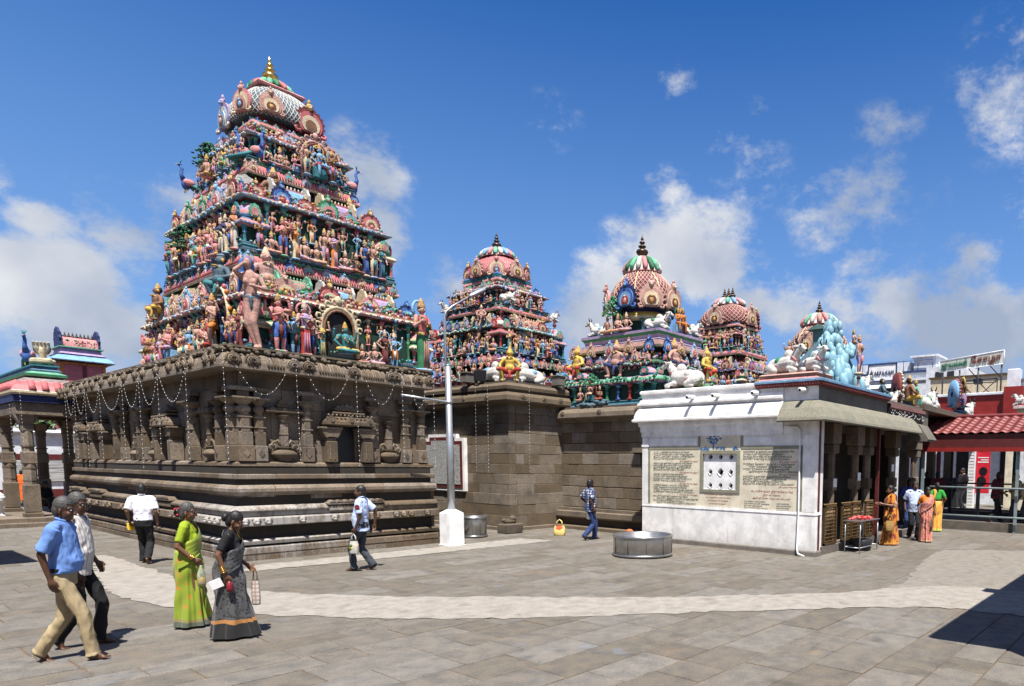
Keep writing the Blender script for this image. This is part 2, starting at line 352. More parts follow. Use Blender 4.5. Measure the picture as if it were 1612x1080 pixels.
def put(name, me, parent=None, loc=None, rz=0.0, sc=None, kind=None, label=None, cat=None, group=None):
    """link a mesh; loc is in the parent's frame; without loc the vertices are in world space"""
    o = bpy.data.objects.new(name, me); COL.objects.link(o)
    if loc is None:
        base = wloc(parent) if parent else Vector((0, 0, 0))
        o.location = -base
        if parent is None and me.users == 1:
            vs = np.empty(len(me.vertices) * 3, np.float32); me.vertices.foreach_get('co', vs); vs = vs.reshape(-1, 3)
            lo = vs.min(0); hi = vs.max(0); c = Vector(((lo[0] + hi[0]) / 2, (lo[1] + hi[1]) / 2, lo[2]))
            me.transform(Matrix.Translation(-c)); o.location = c
    else: o.location = loc
    o.rotation_euler = (0, 0, rz)
    if sc is not None: o.scale = (sc, sc, sc) if isinstance(sc, (int, float)) else sc
    if parent: o.parent = parent
    tag(o, label, cat, group, kind)
    return o

def tag(o, label=None, cat=None, group=None, kind=None):
    if label: o['label'] = label
    if cat: o['category'] = cat
    if group: o['group'] = group
    if kind: o['kind'] = kind
    return o

def thing(name, label, cat, loc=(0, 0, 0), rz=0.0, group=None):
    o = bpy.data.objects.new(name, None); COL.objects.link(o); o.location = loc; o.rotation_euler = (0, 0, rz)
    o.empty_display_size = 0.2
    return tag(o, label, cat, group)

def copy_tree(o, parent=None):
    c = o.copy(); COL.objects.link(c); c.parent = parent
    for ch in o.children: copy_tree(ch, c)
    return c
# ------------------------------------------------------------------ ground
def in_view(x, y, pad=0.15):
    v = Vector((x, y, -CAM_H)); cx = v.x * _r[0][0] + v.y * _r[1][0] + v.z * _r[2][0]
    cy = v.x * _r[0][1] + v.y * _r[1][1] + v.z * _r[2][1]; cz = v.x * _r[0][2] + v.y * _r[1][2] + v.z * _r[2][2]
    if cz < 0.5: return None
    px = (1111.77 + 1038.87 * cx / cz) / 1612; py = (829.79 + 1038.87 * cy / cz) / 1080
    if -pad < px < 1 + pad and py < 1 + pad: return cz
    return None

g = MB(); n = 48
g.add([(0, 0, -0.010)] + [(1200 * math.cos(2 * math.pi * i / n), 1200 * math.sin(2 * math.pi * i / n), -0.010) for i in range(n)],
      [(0, i + 1, (i + 1) % n + 1) for i in range(n)])
ground = g.build('ground', M['joint'], None, (0, 0, 0), kind='structure')
slabs = []
y = -3.0
rg = random.Random(3)
while y < 41:
    h = rg.uniform(0.42, 0.66); x = -6 + rg.uniform(0, 1)
    while x < 36:
        wd = rg.choice((0.5, 0.75, 1.0, 1.3, 1.6)) * rg.uniform(0.85, 1.15)
        cz = in_view(x + wd / 2, y + h / 2)
        if cz: slabs.append((cz, x, x + wd, y, y + h))
        x += wd
    y += h
slabs.sort()
def slab_geo(mb, x0, x1, y0, y1, jit):
    g_ = 0.005; b = 0.006
    z = [rg.uniform(-0.006, 0.003) for _ in range(4)]
    j = [rg.uniform(0, 0.006) for _ in range(8)]
    P = [(x0 + g_ + j[0], y0 + g_ + j[1]), (x1 - g_ - j[2], y0 + g_ + j[3]), (x1 - g_ - j[4], y1 - g_ - j[5]), (x0 + g_ + j[6], y1 - g_ - j[7])]
    c = ((x0 + x1) / 2, (y0 + y1) / 2)
    def ins(p, d): return (p[0] + (d if p[0] < c[0] else -d), p[1] + (d if p[1] < c[1] else -d))
    vs = [(*p, -0.04) for p in P] + [(*p, z[i] - b) for i, p in enumerate(P)] + [(*ins(p, b), z[i]) for i, p in enumerate(P)]
    fs = [(8, 9, 10, 11)]
    for k in range(2):
        for i in range(4):
            q = (i + 1) % 4; fs.append((k * 4 + i, k * 4 + q, k * 4 + 4 + q, k * 4 + 4 + i))
    mb.add(vs, fs)
rest = MB()
for i, (cz, x0, x1, y0, y1) in enumerate(slabs):
    if i < 290:
        mb = MB(); cx, cy = (x0 + x1) / 2, (y0 + y1) / 2
        slab_geo(mb, x0 - cx, x1 - cx, y0 - cy, y1 - cy, 1)
        mb.build('paving_slab', M['slab'], ground, (cx, cy, 0))
    else: slab_geo(rest, x0, x1, y0, y1, 1)
rest.build('paving_slabs', M['slab'], ground, (0, 0, 0), kind='stuff')

def smooth_poly(P, it=2):
    for _ in range(it):
        Q = []
        for i in range(len(P)):
            a, b = P[i], P[(i + 1) % len(P)]
            Q += [(a[0] * .75 + b[0] * .25, a[1] * .75 + b[1] * .25), (a[0] * .25 + b[0] * .75, a[1] * .25 + b[1] * .75)]
        P = Q
    return P
def rough_edge(P, amp=.06, step=.13, seed=1):
    r = random.Random(seed); Q = []
    for i in range(len(P)):
        a, b = Vector((*P[i], 0)), Vector((*P[(i + 1) % len(P)], 0)); n_ = max(1, int((b - a).length / step))
        for k in range(n_): q = a.lerp(b, k / n_); Q.append((q.x + r.uniform(-amp, amp), q.y + r.uniform(-amp, amp)))
    return Q
def sheet(name, P, z, mat, **k):
    P = rough_edge(P)
    import mathutils.geometry as mg
    mb = MB(); mb.add([(p[0], p[1], z) for p in P], [tuple(t) for t in mg.tessellate_polygon([[Vector((p[0], p[1], 0)) for p in P]])])
    me = mb.mesh(name, mat)
    if len(me.polygons) and me.polygons[0].normal.z < 0: me.flip_normals()
    return put(name, me, None, (0, 0, 0), **k)
path = [(3.9, 19.6), (3.3, 16.6), (2.86, 13.84), (3.09, 11.82), (3.7, 10.4), (4.47, 9.13), (5.2, 8.15), (6.03, 7.16), (7.01, 6.26), (7.71, 5.64), (8.75, 4.62), (9.78, 3.62), (10.38, 2.85), (10.5, 1.6), (10.6, 0.4), (12.6, 0.4), (12.6, 1.6), (12.5, 3.2), (11.56, 4.1), (10.61, 4.45), (9.43, 5.58), (7.93, 7.08), (6.69, 8.7), (5.43, 10.26), (4.53, 11.94), (4.08, 14.17), (4.05, 17.12), (4.1, 19.4)]
sheet('painted_path', smooth_poly(path), 0.006, M['lime_path'], kind='structure')
sheet('faded_path', [(10.7, 4.3), (11.0, .5), (19.5, .5), (19.2, 2.6), (18.6, 4.0), (17.7, 5.0), (16.4, 4.95), (14.0, 4.5), (12.4, 4.15), (11.5, 4.15)], 0.0055, M['lime_faint'], kind='structure')
sheet('painted_strip', [(4.75, 14.62), (8.19, 14.3), (12.57, 14.19), (12.2, 15.3), (8.79, 15.3), (6.79, 15.3), (5.6, 15.35)], 0.007, M['lime_path'], kind='structure')

# ------------------------------------------------------------------ the long stone shrine
X0, Y0, X1, Y1 = 5.72, 16.40, 10.05, 29.55
shrine = thing('stone_shrine', 'long dark granite shrine with carved pilasters and stepped base under the tallest tower', 'shrine', (X0, Y0, 0))
mb = MB(); mb.box(X0 + .06, X1, Y0 + .06, Y1, -.03, 4.55)
mb.build('inner_wall', M['stone_core'], shrine)
mb = MB(); mb.box(X0 - .14, X1, Y0 - .14, Y1, -.03, 2.0)
mb.build('plinth_core', M['stone_core'], shrine)
LP = Y1 - Y0; SP = X1 - X0
def pathpt(t):     # run along the west face towards the corner, then along the south face
    return (X0, Y1 - t) if t <= LP else (X0 + (t - LP), Y0)
COURSES = [  # (profile, min block, max block)
    ([(-.3, -.03), (.34, -.03), (.34, .115), (-.3, .115)], 1.0, 1.8),
    ([(-.3, .118), (.30, .118), (.32, .15), (.315, .27), (.27, .30), (-.3, .30)], .9, 1.6),
    ([(-.3, .325), (.20, .325), (.31, .345), (.325, .42), (.24, .45), (-.3, .45)], 1.2, 2.2),
    ([(-.3, .455), (.12, .455), (.12, .735), (-.3, .735)], .8, 1.4),
    ([(-.3, .74), (.33, .74), (.35, .76), (.34, .90), (.30, .93), (-.3, .93)], .9, 1.7),
    ([(-.3, .945), (.26, .945), (.27, .96), (.27, 1.05), (-.3, 1.05)], 1.0, 1.9),
    ([(-.3, 1.055), (.31, 1.055), (.32, 1.08), (.28, 1.13), (.20, 1.175), (-.3, 1.175)], .9, 1.7),
    ([(-.3, 1.18), (.13, 1.18), (.135, 1.385), (-.3, 1.385)], .6, 1.2),
    ([(-.3, 1.39), (.16, 1.39), (.22, 1.42), (.27, 1.475), (.27, 1.545), (.22, 1.60), (.16, 1.62), (-.3, 1.62)], .9, 1.6),
    ([(-.3, 1.745), (.18, 1.745), (.19, 1.76), (.19, 1.84), (.17, 1.855), (-.3, 1.855)], .7, 1.3),
    ([(-.3, 2.0), (.10, 2.0), (.15, 2.03), (.14, 2.09), (.06, 2.125), (-.3, 2.125)], .9, 1.7),
]
rc = random.Random(11)
for prof, lo, hi in COURSES:
    cuts = [LP]; t = LP - rc.uniform(lo, hi) * .6
    L_ = []; R2 = []
    while t > 0.25: L_.append(t); t -= rc.uniform(lo, hi)
    t = LP + rc.uniform(lo, hi) * .6
    while t < LP + SP - .25: R2.append(t); t += rc.uniform(lo, hi)
    C_ = [0] + sorted(L_) + R2 + [LP + SP + .1]
    for a, b in zip(C_[:-1], C_[1:]):
        gp = .004; dj = rc.uniform(-.008, .008)
        pr = [(o + (dj if o > 0 else 0), z) for o, z in prof]
        pts = [pathpt(a + gp)] + ([(X0, Y0)] if a < LP < b else []) + [pathpt(b - gp)]
        mb = MB(); mb.sweep(pr, pts)
        mb.build('moulding_stone', M['stone'], shrine)
# wall stones
def rot_w(p): return p
rw = random.Random(5)
DOOR = (7.72, 8.17)
for (face, length) in (('S', SP), ('W', LP)):
    for (za, zb) in ((2.127, 2.62), (2.624, 3.30), (3.304, 3.72), (3.724, 4.06)):
        t = 0.0
        while t < length - .05:
            t2 = min(length, t + rw.uniform(.38, .95))
            if length - t2 < .25: t2 = length
            dj = rw.uniform(0, .012) - .05
            if face == 'S':
                a, b = X0 + t, X0 + t2
                if za < 3.29 and b > DOOR[0] and a < DOOR[1]:
                    if a < DOOR[0] - .1: b = DOOR[0]
                    elif b > DOOR[1] + .1: a = DOOR[1]
                    else: t = t2; continue
                mb = MB(); mb.bev(a + .004, b - .004, Y0 - dj, Y0 + .2, za, zb, .008)
            else:
                mb = MB(); mb.bev(X0 - dj, X0 + .2, Y0 + .0 + t + .004, Y0 + t2 - .004, za, zb, .008)
            mb.build('wall_stone', M['stone'], shrine); t = t2

# pilasters, pots, niches: built facing -Y with the wall plane at y = 0
def pilaster_mesh(w=.2, d=.13):
    mb = MB(); h = w / 2
    mb.bev(-h - .02, h + .02, -d - .015, 0.02, 2.127, 2.47, .012)
    mb.ext([(-.06, 0), (0, -.09), (.06, 0), (0, .09)], (0, -d - .015, 2.30), (1, 0, 0), (0, 0, 1), (0, -.012, 0))
    mb.bev(-h, h, -d, 0.02, 2.47, 2.76, .012)
    c = h * .45                                           # chamfered upper shaft
    mb.ext([(-h, 0.02), (-h, -d + c), (-h + c, -d), (h - c, -d), (h, -d + c), (h, 0.02)], (0, 0, 2.76), (1, 0, 0), (0, 1, 0), (0, 0, .36))
    for z in (2.84, 3.06): mb.bev(-h - .008, h + .008, -d - .01, .02, z, z + .028, .006)
    mb.ext([(-h * .9, 0), (h * .9, 0), (0, .11)], (0, -d * .7, 3.12), (1, 0, 0), (0, 0, 1), (0, .1, 0))
    cy = -d * .45
    mb.lathe((0, cy, 3.12), [(h * .75, 0), (h * .75, .05), (h * 1.05, .08), (h * 1.1, .14), (h * .8, .19), (h * .62, .21), (h * .95, .24), (h * 1.5, .30), (h * 1.65, .33)], 10)
    mb.bev(-h * 1.95, h * 1.95, -d - h * .95, .02, 3.45, 3.49, .008)
    for x in (-h * 1.2, -h * .4, h * .4, h * 1.2): mb.ell((x, -d - h * .8, 3.435), (.018, .018, .02), 0, 6, 4)
    mb.bev(-h * .8, h * .8, -d * .8, .02, 3.492, 3.62, .01)
    mb.bev(-h * 1.8, h * 1.8, -d * .95, .02, 3.622, 3.72, .02)
    return mb.mesh('pilaster', M['stone'])
pil_me = pilaster_mesh(); pil_wide = pilaster_mesh(.26, .16)
def pot_mesh(hood=True):
    mb = MB()
    mb.lathe((0, -.02, 2.127), [(.10, 0), (.16, .02), (.14, .05), (.20, .09), (.27, .15), (.27, .19), (.20, .24), (.11, .27), (.10, .29), (.15, .31), (.16, .33), (.0, .335)], 14, sy=.62)
    for s in (-1, 1):
        for k in range(3):
            r = .085 - .018 * k; cx = s * (.16 + .075 * k); cz = 2.50 - .055 * k
            mb.tube([(cx + s * math.cos(a) * r, -.04, cz + math.sin(a) * r) for a in [R_(q) for q in range(-60, 241, 50)]], [.028, .03, .028, .026, .022, .018, .012], 6)
        mb.tube([(s * .06, -.03, 2.46), (s * .14, -.05, 2.60), (s * .22, -.04, 2.54)], [.03, .035, .01], 6)
    mb.bev(-.075, .075, -.075, .02, 2.46, 2.98, .015)
    mb.bev(-.085, .085, -.085, .02, 2.72, 2.75, .008)
    mb.ext([(-.05, 0), (.05, 0), (0, .10)], (0, -.06, 2.98), (1, 0, 0), (0, 0, 1), (0, .06, 0))
    mb.lathe((0, -.03, 2.98), [(.05, 0), (.09, .06), (.07, .10), (.12, .16), (.14, .18), (.0, .185)], 10)
    if hood:
        mb.sweep([(-.1, 3.20), (.16, 3.20), (.17, 3.23), (.12, 3.30), (.07, 3.32), (-.1, 3.32)], [(-.21, .1), (-.21, 0), (.21, 0), (.21, .1)])
        for x in (-.24, 0, .24): mb.ell((x, -.14, 3.27), (.055, .03, .06), 0, 8, 5)
        mb.bev(-.13, .13, -.09, .02, 3.32, 3.40, .02)
        mb.ext([(-.10, 0), (.10, 0), (.06, .09), (0, .14), (-.06, .09)], (0, -.08, 3.40), (1, 0, 0), (0, 0, 1), (0, .08, 0))
    return mb.mesh('pot_pilaster', M['stone'])
pot_me = pot_mesh(); pot_plain = pot_mesh(False)
def niche_mesh(w=.9, z=2.95):
    """deep niche head: cornice hood with small arches, parapet of leaves and corbel capital"""
    mb = MB(); h = w / 2
    mb.sweep([(-.2, z), (.30, z), (.32, z + .03), (.31, z + .10), (.22, z + .20), (.10, z + .24), (-.2, z + .24)], [(-h + .25, .2), (-h + .25, 0), (h - .25, 0), (h - .25, .2)])
    k = int(w / .085)
    for i in range(k + 1): mb.ell((-h + .0 + i * w / k, -.28, z + .245), (.03, .03, .028), 0, 6, 4)
    for s in (-1, 0, 1):
        x = s * (h - .06)
        for q, (rr, dd) in enumerate(((.105, .0), (.075, .025), (.04, .045))):
            mb.ext([(math.cos(R_(a)) * rr, math.sin(R_(a)) * rr * 1.1) for a in range(0, 360, 30)], (x, -.29 - dd, z + .13), (1, 0, 0), (0, 0, 1), (0, .06, 0))
    for x0, x1, zz in ((-h * .75, h * .75, z + .28), (-h * .65, h * .65, z + .36)): mb.bev(x0, x1, -.2, .02, zz, zz + .05, .012)
    for i in range(-2, 3):
        hh = .14 - abs(i) * .03
        mb.ext([(-.045, 0), (.045, 0), (.05, hh * .5), (0, hh), (-.05, hh * .5)], (i * .1, -.12, z + .41), (1, 0, 0), (0, 0, 1), (0, .08, 0))
    return mb.mesh('niche_hood', M['stone'])
niche_me = niche_mesh(); niche_s = niche_mesh(.62, 2.98); niche_door = niche_mesh(1.0, 2.98)
def bracket_mesh():
    mb = MB()
    mb.bev(-.12, .12, -.24, .02, 2.127, 2.62, .015); mb.bev(-.10, .10, -.22, .02, 2.62, 2.70, .012)
    for x in (-.05, .05): mb.box(x - .012, x + .012, -.252, -.24, 2.2, 2.55)
    mb.ext([(-.13, 2.70), (-.06, 2.62 + .1), (.06, 2.72), (.13, 2.70), (.22, 2.86), (.22, 2.90), (-.22, 2.90), (-.22, 2.86)], (0, -.25, 0), (1, 0, 0), (0, 0, 1), (0, .27, 0))
    mb.bev(-.24, .24, -.28, .02, 2.90, 2.945, .008)
    return mb.mesh('bracket_pillar', M['stone'])
br_me = bracket_mesh()
WR = -math.pi / 2
def on_s(name, me, x): put(name, me, shrine, (x - X0, 0, 0))
def on_w(name, me, yv): put(name, me, shrine, (0, yv - Y0, 0), WR)
for x in (5.80, 6.09, 7.05, 8.58, 9.42, 9.86): on_s('pilaster', pil_me if x > 5.9 else pil_wide, x)
on_s('pot_pilaster', pot_me, 6.58); on_s('pot_pilaster', pot_plain, 8.99)
on_s('niche_hood', niche_door, 7.95); on_s('bracket_pillar', br_me, 7.52); on_s('bracket_pillar', br_me, 8.36)
for yv in (16.52, 17.25, 18.85, 22.30, 22.80, 24.2, 24.95, 28.6, 29.2): on_w('pilaster', pil_wide if yv in (16.52, 18.85) else pil_me, yv)
for yv in (17.9, 21.72, 23.3): on_w('pot_pilaster', pot_me if yv < 18 else pot_plain, yv)
for yv, me in ((20.45, niche_me), (26.35, niche_me), (28.0 + 2 * .0, niche_s)):
    on_w('niche_hood', me, yv)
for yv in (19.95, 20.95, 25.85, 26.85, 27.75, 28.25): on_w('bracket_pillar', br_me, yv)
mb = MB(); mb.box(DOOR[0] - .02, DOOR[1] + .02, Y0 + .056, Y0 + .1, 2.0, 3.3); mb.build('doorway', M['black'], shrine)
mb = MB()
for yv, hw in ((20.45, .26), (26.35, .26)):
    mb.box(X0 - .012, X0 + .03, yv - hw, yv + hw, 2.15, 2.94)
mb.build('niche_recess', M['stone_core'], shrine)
# petals, beads, lion heads on the base
def bead_run(z, out, step, r, t0, t1):
    mb = MB(); t = t0
    while t < t1:
        p = pathpt(t)
        if t <= LP: mb.box(p[0] - out - r, p[0] - out + .02, p[1] - step * .28, p[1] + step * .28, z - r, z + r)
        else: mb.box(p[0] - step * .28, p[0] + step * .28, p[1] - out - r, p[1] - out + .02, z - r, z + r)
        t += step
    return mb
for z, out, step, r in ((1.085, .31, .075, .018), (.255, .30, .085, .02), (2.035, .14, .06, .012)):
    mb = bead_run(z, out, step, r, 1.0, LP - .33); q = bead_run(z, out, step, r, LP + -.25, LP + SP)
    o = len(mb.v); mb.v += q.v; mb.f += [tuple(i + o for i in f) for f in q.f]; mb.m += q.m; mb.s += q.s
    mb.build('bead_course', M['stone'], shrine, kind='stuff')
def lionhead_mesh():
    mb = MB()
    mb.ell((0, -.03, 0), (.075, .07, .08), 0, 8, 6); mb.ell((0, -.085, -.03), (.045, .045, .035), 0, 8, 5)
    for s in (-1, 1): mb.ell((s * .03, -.085, .025), (.016, .016, .016), 0, 6, 4); mb.ell((s * .065, -.03, .06), (.025, .02, .03), 0, 6, 4)
    return mb.mesh('lion_head', M['stone'])
lh = lionhead_mesh()
for x in (5.62, 5.84, 6.06, 6.75, 7.45, 7.95, 8.2, 8.45, 8.95, 9.15, 9.35, 9.8): put('lion_head', lh, shrine, (x - X0, -.33, .835))
for yv in (16.7, 17.0, 17.3, 18.3, 19.2, 19.5, 20.6, 21.0, 21.4, 22.5, 23.2, 23.6, 24.7, 25.1, 26, 26.8, 27.3, 28.2): put('lion_head', lh, shrine, (-.33, yv - Y0, .835), WR)
def wavy_mesh():
    mb = MB(); n_ = 8
    for i in range(n_): mb.ext([(math.cos(R_(a)) * .075, math.sin(R_(a)) * .05) for a in range(0, 181, 30)], (-.56 + i * .16, -.36, 1.2), (1, 0, 0), (0, 0, 1), (0, .2, 0))
    mb.bev(-.68, .68, -.35, -.1, 1.14, 1.2, .015); mb.bev(-.64, .64, -.33, -.1, 1.0, 1.06, .012)
    return mb.mesh('wavy_ledge', M['stone'])
wv = wavy_mesh()
put('wavy_ledge', wv, shrine, (8.0 - X0, 0, 0)); put('wavy_ledge', wv, shrine, (0, 20.45 - Y0, 0), WR); put('wavy_ledge', wv, shrine, (0, 26.35 - Y0, 0), WR); put('wavy_ledge', wv, shrine, (0, 28.6 - Y0, 0), WR)

# curved cornice: blocks, flutes, carved medallions, rough lion frieze on top
KX, KY = X0 - .43, Y0 - .44
KPROF = [(-.5, 4.04), (-.02, 4.04), (0, 4.05), (0, 4.095), (-.015, 4.10), (-.02, 4.12), (-.03, 4.2), (-.065, 4.28), (-.12, 4.345), (-.2, 4.385), (-.5, 4.39)]
LK = Y1 - KY; SK = X1 - KX
def kpath(t): return (KX, Y1 - t) if t <= LK else (KX + t - LK, KY)
cut = [0]; t = 0
rk = random.Random(8)
while t < LK + SK - .3:
    t += rk.uniform(1.1, 1.9)
    if abs(t - LK) < .5: t = LK + .55
    cut.append(min(t, LK + SK))
for a, b in zip(cut[:-1], cut[1:]):
    if b - a < .05: continue
    mb = MB(); mb.sweep(KPROF, [kpath(a + .003)] + ([(KX, KY)] if a < LK < b else []) + [kpath(b - .003)], sm=False)
    mb.build('cornice_stone', M['stone'], shrine)
def medallion_mesh():
    mb = MB()
    for rr, dd, zz in ((.17, 0, 0), (.12, .03, .0), (.07, .055, .0)):
        mb.tube([(math.cos(R_(a)) * rr, -.05 - dd, .02 + math.sin(R_(a)) * rr) for a in range(-60, 241, 25)], .026, 6)
    mb.ell((0, -.06, .02), (.06, .05, .07), 0, 8, 6)
    for s in (-1, 1):
        mb.tube([(s * (.09 + math.cos(R_(a)) * .07), -.05, -.14 + math.sin(R_(a)) * .055) for a in range(-100, 181, 40)], [.03, .03, .028, .026, .022, .018, .012, .01], 6)
    mb.ell((0, -.03, .21), (.05, .04, .05), 0, 7, 5); mb.box(-.16, .16, -.04, .1, -.1, .12)
    return mb.mesh('cornice_medallion', M['stone'])
med = medallion_mesh()
for x in (5.55, 5.9, 6.7, 7.0, 8.0, 8.9, 9.02, 9.6, 9.92): put('cornice_medallion', med, shrine, (x - X0, KY - Y0 + .06, 4.215), 0, (.78, .8, .70))
for yv in (16.35, 16.75, 17.6, 18.0, 18.35, 19.0, 19.9, 20.9, 21.5, 22.4, 23.2, 23.6, 24.5, 25.4, 26, 26.6, 27.4, 28.2, 28.6, 29.2):
    put('cornice_medallion', med, shrine, (KX - X0 + .06, yv - Y0, 4.215), WR, (.78, .8, .70))
mb = MB(); x = KX + .9
while x < X1 - .1:
    if min(abs(x - q) for q in (5.9, 6.7, 7.0, 8.0, 8.9, 9.02, 9.6, 9.92)) > .2: mb.tube([(x, KY - .002, 4.13), (x, KY + .02, 4.2), (x, KY + .055, 4.28), (x, KY + .11, 4.345)], .02, 6)
    x += .058
mb.build('fluting', M['stone'], shrine, kind='stuff')
mb = MB(); t = 0.2; rf = random.Random(2)
while t < LK + SK - .1:
    p = kpath(t); west = t <= LK
    off = .16 + rf.uniform(0, .1)
    c = (p[0] + off, p[1], 0) if west else (p[0], p[1] + off, 0)
    if west and c[1] < KY + .2: t += .1; continue
    r = rf.uniform(.045, .075)
    mb.ell((c[0], c[1], 4.43 + rf.uniform(-.01, .05)), (r * 1.2, r * 1.2, r), 0, 7, 5)
    if rf.random() < .7: mb.ell((c[0] - (.09 if west else 0), c[1] - (0 if west else .09), 4.42), (.045, .045, .04), 0, 6, 4)
    t += .115
mb.sweep([(-.6, 4.388), (-.24, 4.388), (-.2, 4.42), (-.22, 4.48), (-.16, 4.5), (-.17, 4.545), (-.3, 4.56), (-.6, 4.56)], [(KX, Y1), (KX, KY), (X1, KY)])
mb.build('lion_frieze', M['stone_dark'], shrine, kind='stuff')
mb = MB(); mb.box(X0 - .1, X1, Y0 - .1, Y1, 4.4, 4.555); mb.build('roof_slab', M['stone_dark'], shrine)

# ------------------------------------------------------------------ second shrine (plain ashlar)
def ashlar(root, xs, ys, x_end, y_end, zs, name='wall_stone', seed=1, mat='stone_block', lo=.55, hi=1.15, holes=()):
    """courses on the west face (x = xs, from ys to y_end) and the south face (y = ys, xs to x_end)"""
    r = random.Random(seed)
    for za, zb, outw in zs:
        for face, a0, a1 in (('W', ys, y_end), ('S', xs, x_end)):
            if a1 - a0 < .05: continue
            t = a0 - outw
            while t < a1 - .02:
                t2 = min(a1, t + r.uniform(lo, hi))
                if a1 - t2 < .3: t2 = a1
                dj = r.uniform(0, .014) + outw
                mb = MB()
                segs = [(t, t2)]
                for (hf, h0, h1, hz0, hz1) in holes:
                    if hf == face and za < hz1 - .02 and zb > hz0 + .02:
                        segs = [(p, q) for p, q in [(t, min(t2, h0)), (max(t, h1), t2)] if q - p > .04]
                for p, q in segs:
                    mb = MB()
                    if face == 'W': mb.bev(xs - dj, xs + .25, p + .004, q - .004, za + .003, zb - .003, .009)
                    else: mb.bev(max(p, xs + .26) + .004 if p < xs + .26 else p + .004, q - .004, ys - dj, ys + .25, za + .003, zb - .003, .009)
                    mb.build(name, M[mat], root)
                t = t2

sh2 = thing('stone_shrine', 'plain ashlar granite shrine with white framed tablet on its wall', 'shrine', (13.42, 17.3, 0))
zs = []; z = 0.12
for i, h in enumerate((.36, .34, .36, .3, .34, .31, .33, .3, .35, .3, .33, .3)):
    zs.append((z, z + h, .05 if i < 3 else 0)); z += h
zs = [q for q in zs if q[0] < 4.0]
mb = MB(); mb.box(13.46, 16.2, 17.34, 23.9, -.03, 4.75); mb.build('inner_wall', M['stone_core'], sh2)
ashlar(sh2, 13.42, 17.3, 15.75, 23.9, zs, seed=21)
mb = MB(); mb.sweep([(-.2, -.03), (.13, -.03), (.13, .1), (.1, .12), (-.2, .12)], [(13.42, 23.9), (13.42, 17.3), (15.75, 17.3)]); mb.build('base_course', M['stone_block'], sh2)
mb = MB(); mb.sweep([(-.3, 3.98), (.02, 3.98), (.06, 4.04), (.30, 4.07), (.32, 4.12), (.31, 4.26), (.24, 4.36), (.18, 4.38), (.18, 4.44), (.26, 4.46), (.27, 4.56), (.16, 4.66), (-.3, 4.70)], [(13.42, 23.9), (13.42, 17.3), (15.75, 17.3)])
mb.build('cornice', M['stone_block'], sh2)
for x in (13.75, 14.6, 15.3): put('cornice_medallion', med, sh2, (x - 13.42, -.26, 4.2), 0, (.75, .6, .55))
for yv in (18.0, 19.2, 20.6, 21.8): put('cornice_medallion', med, sh2, (-.26, yv - 17.3, 4.2), WR, (.75, .6, .55))
mb = MB(); mb.box(13.4, 16.2, 17.3, 23.9, 4.66, 4.74); mb.build('roof_slab', M['stone_dark'], sh2)

# ------------------------------------------------------------------ third shrine
sh3 = thing('stone_shrine', 'low granite shrine wall with narrow slit niche and bench beside the white building', 'shrine', (15.6, 12.6, 0))
NI = (13.33, 13.68, 1.42, 2.52)      # slit niche y0 y1 z0 z1
mb = MB()
for (a, b, c, d) in ((12.4, NI[0] - .0, -.03, 4.05), (NI[1], 17.8, -.03, 4.05), (NI[0], NI[1], -.03, NI[2]), (NI[0], NI[1], NI[3], 4.05)): mb.box(15.65, 18.6, a, b, c, d)
mb.box(15.95, 18.6, NI[0], NI[1], NI[2], NI[3])
mb.build('inner_wall', M['stone_core'], sh3)
zs = [(.72, 1.06, 0), (1.07, 1.40, 0), (1.42, 1.78, 0), (1.79, 2.14, 0), (2.15, 2.5, 0), (2.52, 2.84, 0), (2.85, 3.2, 0), (3.2, 3.52, 0)]
ashlar(sh3, 15.6, 12.4, 15.6, 17.75, zs, seed=31, lo=.5, hi=.95, holes=(('W', NI[0], NI[1], NI[2], NI[3]),))
mb = MB(); mb.box(15.45, 15.7, NI[0] - .25, NI[1] + .25, 2.53, 2.68); mb.build('niche_lintel', M['stone_block'], sh3)
mb = MB(); mb.sweep([(-.2, -.03), (.45, -.03), (.45, .10), (.38, .12), (-.2, .12)], [(15.6, 17.6), (15.6, 12.4)]); mb.build('base_course', M['stone_block'], sh3)
mb = MB(); mb.sweep([(-.2, .36), (.28, .36), (.36, .42), (.36, .58), (.2, .60), (.2, .70), (-.2, .70)], [(15.6, 17.75), (15.6, 12.4)]); mb.build('bench', M['stone_block'], sh3)
mb = MB(); mb.sweep([(-.2, .12), (.1, .12), (.1, .36), (-.2, .36)], [(15.6, 17.7), (15.6, 12.4)]); mb.build('recess', M['stone_dark'], sh3)
mb = MB(); mb.sweep([(-.3, 3.52), (.04, 3.52), (.08, 3.6), (.3, 3.64), (.33, 3.68), (.32, 3.82), (.24, 3.93), (.1, 3.97), (-.3, 4.0)], [(15.6, 17.8), (15.6, 12.4)]); mb.build('cornice', M['stone_block'], sh3)
for yv in (13.6, 15.2, 16.9): put('cornice_medallion', med, sh3, (-.27, yv - 12.6, 3.78), WR, (.7, .6, .5))
mb = MB(); mb.box(15.5, 20.0, 12.5, 17.8, 3.96, 4.04); mb.build('roof_slab', M['stone_dark'], sh3)
